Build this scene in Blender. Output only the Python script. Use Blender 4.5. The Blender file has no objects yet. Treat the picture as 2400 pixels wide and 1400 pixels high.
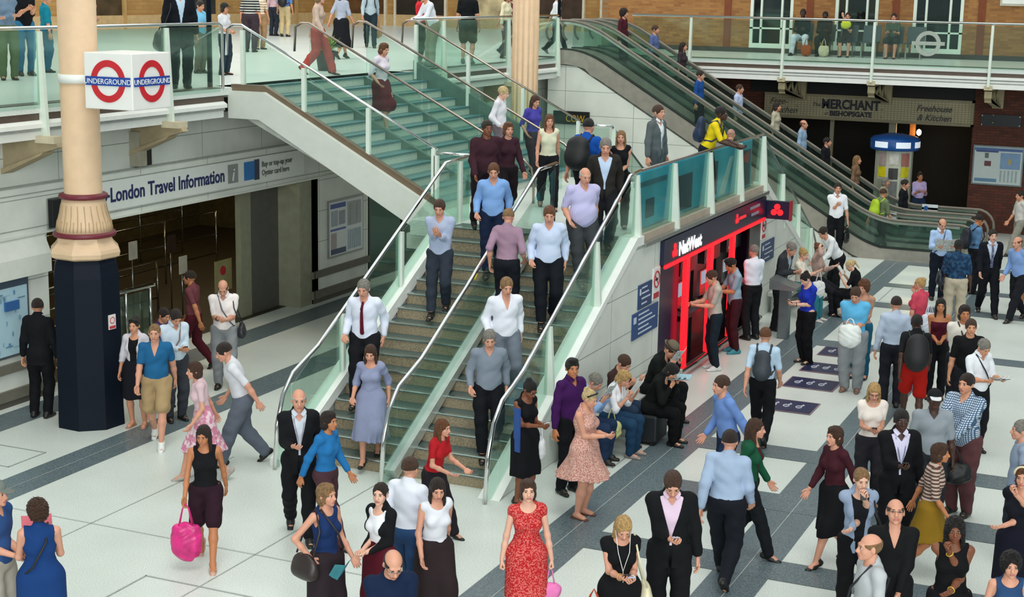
import bpy, math, random
import numpy as np
from mathutils import Vector, Matrix
random.seed(7); RNG = np.random.default_rng(7)
SC = bpy.context.scene
COL = SC.collection
PI = math.pi
# ---------------------------------------------------------------- camera
CF, CH = 3627.0, 6.35
TH, YAW, ROLL = math.radians(11.39), math.radians(23.80), math.radians(1.064)
_c, _s = math.cos(YAW), math.sin(YAW); _cr, _sr = math.cos(ROLL), math.sin(ROLL); _ct, _st = math.cos(TH), math.sin(TH)
CM = np.array([[_cr, _sr, 0], [-_sr, _cr, 0], [0, 0, 1]]) @ np.array([[1, 0, 0], [0, _st, _ct], [0, _ct, -_st]]) @ np.array([[_c, _s, 0], [-_s, _c, 0], [0, 0, 1]])
CP = np.array([0, 0, CH])
cam_d = bpy.data.cameras.new('camera'); cam = bpy.data.objects.new('camera', cam_d); COL.objects.link(cam)
cam_d.sensor_width = 36.0; cam_d.sensor_fit = 'HORIZONTAL'; cam_d.lens = CF / 2400 * 36.0; cam_d.clip_end = 300
cam.matrix_world = Matrix([[CM[0][0], CM[1][0], -CM[2][0], 0], [CM[0][1], CM[1][1], -CM[2][1], 0], [CM[0][2], CM[1][2], -CM[2][2], CH], [0, 0, 0, 1]])
SC.camera = cam
def ray(u, v):
    return CM.T @ np.array([(u - 1200) / CF, (700 - v) / CF, 1.0])
def at(u, v, z):
    d = ray(u, v); return CP + d * (z - CH) / d[2]
def dist_of(p):
    return float(CM[2] @ (np.array(p) - CP))
# ---------------------------------------------------------------- world, light, exposure
SC.view_settings.view_transform = 'Standard'; SC.view_settings.look = 'None'
SC.view_settings.gamma = 1; SC.view_settings.use_curve_mapping = False
SC.view_settings.exposure = 0.0
W = bpy.data.worlds.new('world'); SC.world = W; W.use_nodes = True
_bg = W.node_tree.nodes['Background']; _bg.inputs[0].default_value = (0.80, 0.95, 0.97, 1); _bg.inputs[1].default_value = 0.40
def area(name, loc, size, energy, col, rot=(0, 0, 0)):
    d = bpy.data.lights.new(name, 'AREA'); d.shape = 'RECTANGLE'; d.size, d.size_y = size; d.energy = energy; d.color = col
    o = bpy.data.objects.new(name, d); COL.objects.link(o); o.location = loc; o.rotation_euler = rot; return o
# daylight through the glazed roof high over the concourse
area('roof_daylight', (-7, 24, 17), (14, 34), 2000, (1.0, 0.985, 0.93), (0, 0, 0))
area('roof_daylight.001', (-24, 30, 15), (12, 30), 2400, (1.0, 0.97, 0.90), (0, 0, 0))
# added fill light behind the viewpoint, brightens the upright walls
_v = Vector((-14, 26, 2.0)) - Vector((4, -7, 8.5))
area('viewpoint_fill', (4, -7, 8.5), (22, 9), 4600, (0.97, 1.0, 1.0), _v.to_track_quat('-Z', 'Y').to_euler())
_sd = bpy.data.lights.new('sun', 'SUN'); _sd.energy = 0.8; _sd.angle = math.radians(25); _sd.color = (1, 0.97, 0.9)
_so = bpy.data.objects.new('sun', _sd); COL.objects.link(_so); _so.rotation_euler = (math.radians(22), math.radians(18), 0)
SC.cycles.max_bounces = 8; SC.cycles.transparent_max_bounces = 24; SC.cycles.glossy_bounces = 3; SC.cycles.diffuse_bounces = 3
SC.cycles.use_denoising = True; SC.cycles.sample_clamp_indirect = 4.0
# ---------------------------------------------------------------- materials
def hexc(h):
    h = h.lstrip('#'); r = [int(h[i:i + 2], 16) / 255 for i in (0, 2, 4)]
    return tuple((c / 12.92 if c <= 0.04045 else ((c + 0.055) / 1.055) ** 2.4) for c in r) + (1,)
MATS = {}
def nmat(key):
    m = bpy.data.materials.new(key); m.use_nodes = True; MATS[key] = m
    return m, m.node_tree.nodes, m.node_tree.links, m.node_tree.nodes['Principled BSDF']
def mat(col, rough=0.6, metal=0.0, var=0.12, scale=6.0, bump=0.0, name=None, spec=0.5):
    key = name or 'surface_%s_%d_%d_%d_%d' % (col.strip('#'), rough * 100, metal * 100, var * 100, bump * 100)
    if key in MATS: return MATS[key]
    m, N, L, B = nmat(key); c = hexc(col)
    B.inputs['Roughness'].default_value = rough; B.inputs['Metallic'].default_value = metal
    B.inputs['Specular IOR Level'].default_value = spec
    tc = N.new('ShaderNodeTexCoord'); nz = N.new('ShaderNodeTexNoise'); nz.inputs['Scale'].default_value = scale; nz.inputs['Detail'].default_value = 5
    L.new(tc.outputs['Object'], nz.inputs['Vector'])
    mr = N.new('ShaderNodeMapRange'); mr.inputs[1].default_value = 0.3; mr.inputs[2].default_value = 0.7; mr.inputs[3].default_value = 1 - var; mr.inputs[4].default_value = 1 + var * 0.6
    L.new(nz.outputs[0], mr.inputs[0])
    mx = N.new('ShaderNodeVectorMath'); mx.operation = 'SCALE'; mx.inputs[0].default_value = c[:3]; L.new(mr.outputs[0], mx.inputs['Scale'])
    L.new(mx.outputs[0], B.inputs['Base Color'])
    if bump:
        n2 = N.new('ShaderNodeTexNoise'); n2.inputs['Scale'].default_value = scale * 12; L.new(tc.outputs['Object'], n2.inputs['Vector'])
        b = N.new('ShaderNodeBump'); b.inputs['Strength'].default_value = bump; b.inputs['Distance'].default_value = 0.01
        L.new(n2.outputs[0], b.inputs['Height']); L.new(b.outputs[0], B.inputs['Normal'])
    return m
def speckle(key, a, b, rough, scale=90, var=0.1):
    if key in MATS: return MATS[key]
    m, N, L, B = nmat(key); B.inputs['Roughness'].default_value = rough
    tc = N.new('ShaderNodeTexCoord'); nz = N.new('ShaderNodeTexNoise'); nz.inputs['Scale'].default_value = scale; nz.inputs['Detail'].default_value = 3
    n2 = N.new('ShaderNodeTexNoise'); n2.inputs['Scale'].default_value = 0.8; n2.inputs['Detail'].default_value = 6
    L.new(tc.outputs['Object'], nz.inputs[0]); L.new(tc.outputs['Object'], n2.inputs[0])
    mx = N.new('ShaderNodeMix'); mx.data_type = 'RGBA'; mx.inputs[6].default_value = hexc(a); mx.inputs[7].default_value = hexc(b)
    mr = N.new('ShaderNodeMapRange'); mr.inputs[1].default_value = 0.35; mr.inputs[2].default_value = 0.65; L.new(nz.outputs[0], mr.inputs[0]); L.new(mr.outputs[0], mx.inputs[0])
    m2 = N.new('ShaderNodeMapRange'); m2.inputs[1].default_value = 0.3; m2.inputs[2].default_value = 0.7; m2.inputs[3].default_value = 1 - var; m2.inputs[4].default_value = 1.03; L.new(n2.outputs[0], m2.inputs[0])
    sc = N.new('ShaderNodeVectorMath'); sc.operation = 'SCALE'; L.new(mx.outputs[2], sc.inputs[0]); L.new(m2.outputs[0], sc.inputs['Scale'])
    L.new(sc.outputs[0], B.inputs['Base Color']); return m
def grid_mat(key, a, mortar, bw, bh, ms, rough=0.5, axes='YZ', a2=None, off=0.0, bump=0.0):
    """brick / panel grid in object space; axes picks which two coordinates carry it"""
    if key in MATS: return MATS[key]
    m, N, L, B = nmat(key); B.inputs['Roughness'].default_value = rough
    tc = N.new('ShaderNodeTexCoord'); sp = N.new('ShaderNodeSeparateXYZ'); cb = N.new('ShaderNodeCombineXYZ')
    L.new(tc.outputs['Object'], sp.inputs[0]); L.new(sp.outputs['XYZ'.index(axes[0])], cb.inputs[0]); L.new(sp.outputs['XYZ'.index(axes[1])], cb.inputs[1])
    br = N.new('ShaderNodeTexBrick'); br.offset = off; br.inputs['Scale'].default_value = 1; br.inputs['Brick Width'].default_value = bw; br.inputs['Row Height'].default_value = bh
    br.inputs['Mortar Size'].default_value = ms; br.inputs['Mortar Smooth'].default_value = 0.2
    br.inputs['Color1'].default_value = hexc(a); br.inputs['Color2'].default_value = hexc(a2 or a); br.inputs['Mortar'].default_value = hexc(mortar)
    L.new(cb.outputs[0], br.inputs['Vector'])
    nz = N.new('ShaderNodeTexNoise'); nz.inputs['Scale'].default_value = 1.7; nz.inputs['Detail'].default_value = 6; L.new(tc.outputs['Object'], nz.inputs[0])
    mr = N.new('ShaderNodeMapRange'); mr.inputs[1].default_value = 0.3; mr.inputs[2].default_value = 0.7; mr.inputs[3].default_value = 0.88; mr.inputs[4].default_value = 1.05; L.new(nz.outputs[0], mr.inputs[0])
    sc = N.new('ShaderNodeVectorMath'); sc.operation = 'SCALE'; L.new(br.outputs[0], sc.inputs[0]); L.new(mr.outputs[0], sc.inputs['Scale'])
    L.new(sc.outputs[0], B.inputs['Base Color'])
    return m
def glass_mat(key, tint, gloss=0.10):
    if key in MATS: return MATS[key]
    m, N, L, B = nmat(key); N.remove(B); out = [n for n in N if n.type == 'OUTPUT_MATERIAL'][0]
    t = N.new('ShaderNodeBsdfTransparent'); t.inputs[0].default_value = hexc(tint)
    g = N.new('ShaderNodeBsdfGlossy'); g.inputs['Roughness'].default_value = 0.06; g.inputs[0].default_value = (0.8, 0.95, 0.92, 1)
    d = N.new('ShaderNodeBsdfDiffuse'); d.inputs[0].default_value = (0.45, 0.62, 0.58, 1)
    lw = N.new('ShaderNodeLayerWeight'); lw.inputs[0].default_value = 0.25
    ml = N.new('ShaderNodeMath'); ml.operation = 'MULTIPLY_ADD'; ml.inputs[1].default_value = 0.22; ml.inputs[2].default_value = gloss * 0.25; L.new(lw.outputs['Fresnel'], ml.inputs[0])
    m1 = N.new('ShaderNodeMixShader'); m1.inputs[0].default_value = 0.018; L.new(t.outputs[0], m1.inputs[1]); L.new(d.outputs[0], m1.inputs[2])
    m2 = N.new('ShaderNodeMixShader'); L.new(ml.outputs[0], m2.inputs[0]); L.new(m1.outputs[0], m2.inputs[1]); L.new(g.outputs[0], m2.inputs[2])
    L.new(m2.outputs[0], out.inputs[0]); return m
def emit(col, s, key=None):
    key = key or 'glow_%s_%d' % (col.strip('#'), s * 10)
    if key in MATS: return MATS[key]
    m, N, L, B = nmat(key); B.inputs['Base Color'].default_value = hexc(col); B.inputs['Emission Color'].default_value = hexc(col); B.inputs['Emission Strength'].default_value = s
    return m
TERR = speckle('floor_pale_terrazzo', '#e6ede6', '#c3ccc6', 0.32, 70)
GRAN = speckle('floor_grey_granite', '#75858a', '#49565b', 0.35, 60)
PANEL = grid_mat('wall_cream_panels', '#dfe3da', '#8d948e', 1.9, 0.62, 0.007, 0.45, 'YZ')
PANELX = grid_mat('wall_cream_panels_end', '#dfe3da', '#8d948e', 1.9, 0.62, 0.007, 0.45, 'XZ')
CREAM = mat('#dcdfd6', 0.45, var=0.05, name='cream_painted_panel')
WHITE = mat('#eceee9', 0.4, var=0.04, name='white_painted_steel')
GREENW = mat('#dde8dc', 0.4, var=0.04, name='pale_green_painted_steel')
STEEL = mat('#b9bdba', 0.22, 1.0, 0.08, name='brushed_steel')
CHROME = mat('#dfe2e0', 0.12, 1.0, 0.03, name='polished_steel')
BRONZE = mat('#8a8172', 0.35, 0.7, 0.1, name='brown_bronze_steel')
COLCREAM = mat('#dabb98', 0.55, var=0.06, name='column_cream_paint')
MAROON = mat('#6d1f2e', 0.45, var=0.06, name='maroon_paint')
NAVY = mat('#051120', 0.6, var=0.08, name='dark_navy_paint', spec=.2)
BRICK = grid_mat('orange_brown_brick', '#a8763f', '#8b6d4a', 0.23, 0.075, 0.008, 0.8, 'XZ', '#8e5a2c', 0.5)
BRICKY = grid_mat('orange_brown_brick_side', '#a8763f', '#8b6d4a', 0.23, 0.075, 0.008, 0.8, 'YZ', '#8e5a2c', 0.5)
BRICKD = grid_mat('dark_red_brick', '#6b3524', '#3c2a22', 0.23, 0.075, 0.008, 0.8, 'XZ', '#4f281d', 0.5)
BLACKM = mat('#101215', 0.5, var=0.1, name='black_paint')
DARK = mat('#1c1b19', 0.7, var=0.2, name='dark_interior')
GLASS = glass_mat('pale_green_glass', '#eaf6f0')
GLASST = glass_mat('stair_green_glass', '#edf8f3')
GLASSE = glass_mat('escalator_glass', '#e4f1ec', 0.12)
# ---------------------------------------------------------------- mesh builder
class MB:
    def __init__(s): s.v = []; s.f = []; s.m = []; s.mats = []; s.cur = 0; s.sm = []; s.smooth = False
    def use(s, m):
        if m not in s.mats: s.mats.append(m)
        s.cur = s.mats.index(m); return s
    def add(s, vs, fs, smooth=None):
        o = len(s.v); s.v += [tuple(map(float, p)) for p in vs]
        for f in fs: s.f.append([i + o for i in f]); s.m.append(s.cur); s.sm.append(s.smooth if smooth is None else smooth)
        return s
    def box(s, x0, y0, z0, x1, y1, z1):
        x0, x1 = sorted((x0, x1)); y0, y1 = sorted((y0, y1)); z0, z1 = sorted((z0, z1))
        return s.add([(x0, y0, z0), (x1, y0, z0), (x1, y1, z0), (x0, y1, z0), (x0, y0, z1), (x1, y0, z1), (x1, y1, z1), (x0, y1, z1)],
                     [(0, 3, 2, 1), (4, 5, 6, 7), (0, 1, 5, 4), (1, 2, 6, 5), (2, 3, 7, 6), (3, 0, 4, 7)])
    def prism(s, poly, axis, a, b):
        """poly of 2D points extruded along axis from a to b; the two other axes in xyz order"""
        def P(p, t):
            q = list(p); q.insert('xyz'.index(axis), t); return q
        n = len(poly); vs = [P(p, a) for p in poly] + [P(p, b) for p in poly]
        ar = sum(poly[i][0] * poly[(i + 1) % n][1] - poly[(i + 1) % n][0] * poly[i][1] for i in range(n))
        flip = (ar > 0) ^ (axis == 'y') ^ (b < a)
        fs = [list(range(n)), list(range(2 * n - 1, n - 1, -1))] + [[i, i + n, (i + 1) % n + n, (i + 1) % n] for i in range(n)]
        if flip: fs = [list(range(n))[::-1], list(range(n, 2 * n))] + [[i, (i + 1) % n, (i + 1) % n + n, i + n] for i in range(n)]
        return s.add(vs, fs)
    def tube(s, pts, r, n=10, cap=True, closed=False):
        pts = [Vector(p) for p in pts]; m = len(pts); rr = r if hasattr(r, '__len__') else [r] * m
        T = []
        for i in range(m):
            a = pts[i - 1] if (i > 0 or closed) else pts[i]; b = pts[(i + 1) % m] if (i < m - 1 or closed) else pts[i]
            T.append((b - a).normalized())
        up = Vector((0, 0, 1)) if abs(T[0].z) < 0.9 else Vector((1, 0, 0))
        vs = []; u = (up - T[0] * up.dot(T[0])).normalized()
        for i in range(m):
            u = (u - T[i] * u.dot(T[i])).normalized(); w = T[i].cross(u)
            for k in range(n):
                a = 2 * PI * k / n; vs.append(pts[i] + (u * math.cos(a) + w * math.sin(a)) * rr[i])
        fs = []
        for i in range(m if closed else m - 1):
            for k in range(n):
                j = (i + 1) % m; fs.append((i * n + k, i * n + (k + 1) % n, j * n + (k + 1) % n, j * n + k))
        s.add(vs, fs, True)
        if cap and not closed: s.f.append([len(s.v) - m * n + k for k in range(n)][::-1]); s.m.append(s.cur); s.sm.append(False); s.f.append([len(s.v) - n + k for k in range(n)]); s.m.append(s.cur); s.sm.append(False)
        return s
    def lathe(s, prof, c=(0, 0, 0), n=32, smooth=True, ph=0.0):
        vs = []; fs = []
        for r, z in prof:
            for k in range(n):
                a = 2 * PI * k / n + ph; vs.append((c[0] + r * math.cos(a), c[1] + r * math.sin(a), c[2] + z))
        for i in range(len(prof) - 1):
            for k in range(n): fs.append((i * n + k, i * n + (k + 1) % n, (i + 1) * n + (k + 1) % n, (i + 1) * n + k))
        fs.append(list(range(n))[::-1]); fs.append([(len(prof) - 1) * n + k for k in range(n)])
        return s.add(vs, fs, smooth)
    def quad(s, a, b, c, d): return s.add([a, b, c, d], [(0, 1, 2, 3)])
    def build(s, name, parent=None, loc=(0, 0, 0), bevel=0, **props):
        me = bpy.data.meshes.new(name); me.from_pydata(s.v, [], s.f)
        for m in s.mats: me.materials.append(m)
        me.polygons.foreach_set('material_index', s.m); me.polygons.foreach_set('use_smooth', s.sm); me.update()
        o = bpy.data.objects.new(name, me); COL.objects.link(o); o.location = loc
        if parent: o.parent = parent
        if bevel:
            b = o.modifiers.new('bevel', 'BEVEL'); b.width = bevel; b.segments = 2; b.limit_method = 'ANGLE'
        for k, v in props.items(): o[k] = v
        return o
def B(m): return MB().use(m)
def empty(name, loc, label, cat, group=None, rz=0):
    o = bpy.data.objects.new(name, None); COL.objects.link(o); o.location = loc; o.rotation_euler = (0, 0, rz); o.empty_display_size = 0.2
    o['label'] = label; o['category'] = cat
    if group: o['group'] = group
    return o
def sub(mb, name, parent, **k):
    """build world-space geometry as a child of parent"""
    o = mb.build(name, None, **k); o.parent = parent; o.matrix_parent_inverse = Matrix.Translation(-Vector(parent.location)) if not parent.rotation_euler.z else (Matrix.Translation(parent.location) @ parent.rotation_euler.to_matrix().to_4x4()).inverted()
    return o
def text(body, name, size, origin, xdir, ydir, m, parent=None, depth=0.004, shear=0.0, stretch=1.0, align='LEFT', bold=0.0, spacing=1.0, width=None):
    cu = bpy.data.curves.new(name, 'FONT'); cu.body = body; cu.size = size; cu.extrude = depth; cu.shear = shear; cu.align_x = align; cu.offset = bold; cu.resolution_u = 3; cu.space_character = spacing
    o = bpy.data.objects.new(name, cu); COL.objects.link(o)
    bpy.context.view_layer.update()
    me = bpy.data.meshes.new_from_object(o.evaluated_get(bpy.context.evaluated_depsgraph_get()))
    bpy.data.objects.remove(o)
    if width: xs_ = [v.co.x for v in me.vertices]; stretch = width / (max(xs_) - min(xs_))
    x = Vector(xdir).normalized() * stretch; y = Vector(ydir).normalized(); z = Vector(xdir).normalized().cross(y)
    T = Matrix(((x.x, y.x, z.x, origin[0]), (x.y, y.y, z.y, origin[1]), (x.z, y.z, z.z, origin[2]), (0, 0, 0, 1)))
    me.transform(T); me.materials.clear(); me.materials.append(m)
    r = bpy.data.objects.new(name, me); COL.objects.link(r)
    if parent: r.parent = parent; r.matrix_parent_inverse = Matrix.Translation(-Vector(parent.location))
    return r
def structure(o): o['kind'] = 'structure'; return o
# ================================================================ floors and walls
UZ = 4.55; LZ = 2.60; XW = -15.4
def build_floor():
    f = B(TERR); f.quad((-30, -2, 0), (14, -2, 0), (14, 50, 0), (-30, 50, 0))
    f.use(GRAN)
    def st(x0, y0, x1, y1, z=0.004): f.quad((x0, y0, z), (x1, y0, z), (x1, y1, z), (x0, y1, z))
    st(-6.70, 2, -6.05, 37.6); st(-4.50, 2, -3.87, 34.5); st(-15.80, 2, -15.20, 34); st(-13.65, 2, -13.03, 24)
    for y0, y1 in ((18.20, 18.85), (20.36, 20.95), (31.7, 32.25), (34.1, 34.55), (37.15, 37.6), (27.6, 28.1), (15.9, 16.5)):
        x0 = -6.05; st(x0, y0, 12, y1, 0.006)
    jl = f.use(mat('#a5ada8', 0.6, name='floor_joint_line'))
    for x in (-6.38, -4.19, -13.34, -2.0, -9.3, -11.6): f.quad((x, 2, .008), (x + .012, 2, .008), (x + .012, 17.0, .008), (x, 17.0, .008))
    for x in (-6.38, -4.19): f.quad((x, 17, .008), (x + .012, 17, .008), (x + .012, 37.5, .008), (x, 37.5, .008))
    for y in (6, 8, 10, 12, 14): f.quad((-15, y, .008), (-7, y, .008), (-7, y + .012, .008), (-15, y + .012, .008))
    def frame(x0, y0, x1, y1, w=.018):
        for a in ((x0, y0, x1, y0 + w), (x0, y1 - w, x1, y1), (x0, y0, x0 + w, y1), (x1 - w, y0, x1, y1)): f.quad((a[0], a[1], .009), (a[2], a[1], .009), (a[2], a[3], .009), (a[0], a[3], .009))
    frame(-15.0, 15.25, -13.95, 15.99); frame(-10.0, 11.8, -8.4, 12.95); frame(-5.85, 32.35, -4.2, 33.95); frame(-7.4, 18.9, -6.8, 20.4)
    return structure(f.build('floor'))
build_floor()
# upper level slab (west gallery and north gallery) with its moulded steel edge
g = B(speckle('upper_floor_terrazzo', '#e9efe9', '#cdd6d1', 0.3, 60, 0.06)); g.box(-60, 4, UZ - .12, XW, 75, UZ); g.box(XW, 41.0, UZ - .12, 14, 75, UZ)
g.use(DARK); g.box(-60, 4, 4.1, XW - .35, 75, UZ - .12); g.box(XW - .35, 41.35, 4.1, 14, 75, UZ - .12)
structure(g.build('floor'))
def edge_y(mb, x, y0, y1):
    """slab edge running along y at plane x, facing +x"""
    mb.use(mat('#5b4c42', 0.4, name='brown_slab_kick')); mb.box(x - .30, y0, UZ - .22, x - .02, y1, UZ + .01)
    mb.use(WHITE); mb.prism([(x - .2, UZ - .33), (x + .05, UZ - .33), (x + .05, UZ - .27), (x - .06, UZ - .2), (x - .2, UZ - .2)], 'y', y0, y1)
    mb.use(mat('#a5a9a6', 0.4, name='grey_channel')); mb.box(x - .2, y0, UZ - .38, x, y1, UZ - .33)
    mb.use(WHITE); mb.box(x - .25, y0, UZ - .50, x - .03, y1, UZ - .38)
def edge_x(mb, y, x0, x1):
    mb.use(mat('#5b4c42', 0.4, name='brown_slab_kick')); mb.box(x0, y + .02, UZ - .22, x1, y + .3, UZ + .01)
    mb.use(WHITE); mb.box(x0, y - .05, UZ - .29, x1, y + .2, UZ - .22); mb.box(x0, y - .02, UZ - .37, x1, y + .2, UZ - .32)
    mb.use(mat('#a5a9a6', 0.4, name='grey_channel')); mb.box(x0, y, UZ - .42, x1, y + .2, UZ - .29)
    mb.use(WHITE); mb.box(x0, y - .03, UZ - .52, x1, y + .25, UZ - .40)
t = MB(); edge_y(t, XW, 4, 22.5); edge_y(t, XW, 29.5, 37.6); edge_x(t, 41.0, -14.9, 14)
structure(t.build('trim_1'))
# west wall under the gallery
w = B(PANEL); XL = -16.0
w.box(XL - .3, 4, 2.56, XL, 33, 3.30)                        # sign fascia band
w.box(XL - .4, 4, 3.30, XL - .1, 33, 4.1)                    # recessed panels above
w.box(XL - .3, 26.35, 0, XL, 28.6, 2.56)                     # pier right of the entrance
w.box(XL - 1.4, 26.35, 0, XL, 26.55, 2.56)
w.use(mat('#9aa098', 0.5, name='panel_shadow_gap')); w.box(XL - .02, 4, 3.28, XL + .02, 33, 3.31); w.box(XL - .02, 4, 3.16, XL + .008, 33, 3.175); w.box(XL - .02, 4, 2.64, XL + .008, 33, 2.652)
w.use(CREAM); w.box(XL - .3, 4, 2.53, XL + .03, 28.6, 2.565)
w.use(PANEL); w.box(XL - .3, 4, 0, XL, 18.55, 2.56)
w.use(CREAM); w.prism([(XL, 2.30), (XL + .12, 2.24), (XL + .12, 1.95), (XL, 1.95)], 'y', 4, 18.5); w.prism([(XL, 2.52), (XL + .12, 2.24), (XL, 2.24)], 'y', 4, 18.5)
w.use(mat('#6d6a5e', 0.6, name='grey_brown_bumper_rail'))
for z0, z1 in ((.52, .66), (.10, .26)): w.box(XL, 26.33, z0, XL + .05, 28.62, z1); w.box(XL - .2, 26.28, z0, XL + .05, 26.35, z1); w.box(XL, 4, z0, XL + .05, 18.56, z1)
w.use(mat('#4d4a42', 0.6, name='dark_plinth')); w.box(XL, 4, 0, XL + .02, 18.55, .1); w.box(XL, 26.35, 0, XL + .02, 28.6, .1)
w.use(mat('#8d8f78', 0.5, name='olive_door_frame')); w.box(XL - .6, 25.9, 0, XL - .02, 26.34, 2.56); w.box(XL - .62, 24.55, 0, XL - .5, 24.9, 2.56)
w.use(mat('#5d5d58', 0.45, 0.2, name='grey_shutter_door')); w.box(XL - .58, 24.9, 0, XL - .52, 25.9, 2.56)
structure(w.build('wall_left'))
# booking-hall interior behind the entrance
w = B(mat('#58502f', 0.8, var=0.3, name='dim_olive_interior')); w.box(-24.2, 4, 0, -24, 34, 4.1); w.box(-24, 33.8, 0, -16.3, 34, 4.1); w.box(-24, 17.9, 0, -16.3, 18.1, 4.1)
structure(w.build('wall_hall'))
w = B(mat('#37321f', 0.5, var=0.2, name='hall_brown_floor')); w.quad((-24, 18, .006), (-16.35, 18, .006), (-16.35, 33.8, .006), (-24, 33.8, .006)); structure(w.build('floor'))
def cl(name, loc, label):
    l = B(mat('#3a3a36', 0.5)).box(loc[0] - .25, loc[1] - .25, loc[2], loc[0] + .25, loc[1] + .25, loc[2] + .05).build(name); l['label'] = label; l['category'] = 'ceiling light'; l['group'] = 'square ceiling lights in the booking hall'
    sub_ = B(emit('#ffd79a', 7)).box(loc[0] - .2, loc[1] - .2, loc[2] - .01, loc[0] + .2, loc[1] + .2, loc[2]).build('diffuser', l)
for i, (x, y) in enumerate(((-18.5, 21.5), (-18.5, 24.8), (-21.5, 23), (-21.5, 27), (-18.8, 29), (-21.5, 30.5))):
    cl('ceiling_light', (x, y, 3.95), 'square warm ceiling light inside the dark booking hall beyond the entrance')
    _l = bpy.data.lights.new('ceiling_lamp', 'AREA'); _l.size = .4; _l.energy = 14; _l.color = (1, .75, .42); _lo = bpy.data.objects.new('ceiling_lamp', _l); COL.objects.link(_lo); _lo.location = (x, y, 3.9)
# queue rails and gates inside the hall
def rail_frame(x, y0, y1, z, label, n=4):
    e = empty('queue_barrier', (x, (y0 + y1) / 2, 0), label, 'barrier')
    for k in range(n):
        y = y0 + (y1 - y0) * k / (n - 1); sub(B(STEEL).tube([(x, y, 0), (x, y, z)], .022, 8), 'post', e)
    for zz in (z, z * .62, z * .3): sub(B(STEEL).tube([(x, y0, zz), (x, y1, zz)], .018, 8), 'rail', e)
rail_frame(-18.2, 20.5, 24.2, 1.0, 'steel queue rail in the dark hall, nearest the entrance')
rail_frame(-19.8, 21.0, 28.5, 1.35, 'taller steel rail with posts across the dark hall', 5)
rail_frame(-21.8, 22.0, 30.0, 1.7, 'steel lattice rail farthest back in the dark hall', 6)
e = empty('glass_barrier', (-16.6, 21.2, 0), 'stand-alone glass screen with curved steel top rail behind the dark blue column base', 'barrier')
sub(B(CHROME).tube([(-16.9, 20.1, 1.05), (-16.75, 20.3, 1.08), (-16.55, 21.9, 1.08), (-16.9, 22.4, 1.08)], .03), 'handrail', e)
for x, y in ((-16.62, 21.2), (-16.56, 21.8)): sub(B(STEEL).tube([(x, y, 0), (x, y, 1.06)], .03), 'post', e)
sub(B(GLASS).box(-16.66, 20.4, .1, -16.64, 21.9, 1.0), 'pane', e)
for i, (x, y, z, c) in enumerate(((-18.15, 23.4, 1.35, '#d9d6c4'), (-18.15, 24.6, 1.3, '#3b2b20'), (-17.6, 24.2, 1.0, '#d0cdbb'))):
    e = empty('notice_stand', (x, y, 0), ['pale notice on a thin pole inside the hall', 'brown notice on a pole right of the pale one in the hall', 'pale notice board on pole nearest the hall doorway'][i], 'sign')
    sub(B(mat(c, 0.6)).box(x, y - .12, z - .17, x + .02, y + .12, z + .17), 'notice', e); sub(B(STEEL).tube([(x - .02, y, 0), (x - .02, y, z)], .015, 6), 'pole', e)
e = empty('round_sign', (-16.75, 24.35, 0), 'small round red no-entry notice on a pale board in the hall doorway', 'sign')
sub(B(mat('#8d875c', .6)).box(-16.77, 24.05, .55, -16.75, 24.6, 1.15), 'board', e)
sub(B(mat('#a3202c', .5)).prism([(24.3 + .09 * math.cos(a * PI / 12), .95 + .09 * math.sin(a * PI / 12)) for a in range(24)], 'x', -16.75, -16.74), 'disc', e)
# shop glazing to the right of the pier, under the stair
w = B(mat('#17503f', 0.3, var=0.2, name='deep_green_shop')); w.box(-18, 28.7, 0, -17.8, 41, 4.1); structure(w.build('wall_shop'))
for i, (y0, y1) in enumerate(((28.65, 30.1), (30.15, 31.6), (31.65, 33.1), (33.15, 34.6))):
    f = B(mat('#152420', 0.4, name='dark_green_mullion')); f.box(XL - .05, y0, 0.12, XL, y0 + .06, 2.56); f.box(XL - .05, y0, 2.5, XL, y1, 2.56); f.box(XL - .05, y0, .1, XL, y1, .16)
    o = structure(f.build('window_%d' % (i + 1))); p = B(glass_mat('deep_green_glass', '#4f9a84', .2)).box(XL - .03, y0 + .06, .16, XL - .02, y1, 2.5).build('pane', o)
w = B(PANEL).box(XL - .3, 28.65, 2.56, XL, 41, 4.1); w.use(CREAM).box(XL - .1, 28.6, 0, XL + .01, 34.6, .12); structure(w.build('wall_left'))
# black cabinet on the fascia behind the column
e = empty('wall_cabinet', (-15.98, 18.78, 2.8), 'small black speaker box on the fascia left of the cream column', 'cabinet')
sub(B(BLACKM).box(-15.995, 18.6, 2.6, -15.9, 19.0, 3.03), 'body', e, bevel=.01); sub(B(STEEL).box(-15.99, 18.57, 2.58, -15.97, 19.03, 3.05), 'bracket', e)
# ---------------------------------------------------------------- travel information sign
NB = mat('#232c5c', .5, name='ink_navy_letters')
e = empty('travel_information_sign', (-15.99, 22.5, 2.9), 'long cream fascia sign reading London Travel Information over the dark entrance', 'sign')
sub(B(mat('#e3e8e2', .4, var=.03, name='sign_face_white')).box(-15.995, 19.6, 2.68, -15.97, 26.0, 3.16), 'panel', e)
text('London Travel Information', 'lettering', .33, (-15.965, 20.05, 2.82), (0, 1, 0), (0, 0, 1), NB, e, bold=.006, width=3.2)
ic = B(NB); ic.prism([(19.88 + .1 * math.cos(a * PI / 10), 2.92 + .1 * math.sin(a * PI / 10)) for a in range(20)], 'x', -15.969, -15.962); ic.box(-15.97, 19.72, 2.9, -15.96, 20.04, 2.94); sub(ic, 'roundel_mark', e)
sub(B(mat('#8c9490', .5)).box(-15.97, 23.38, 2.76, -15.962, 23.7, 3.1), 'information_plate', e); text('i', 'lettering', .34, (-15.96, 23.49, 2.80), (0, 1, 0), (0, 0, 1), WHITE, e, shear=.25)
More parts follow.
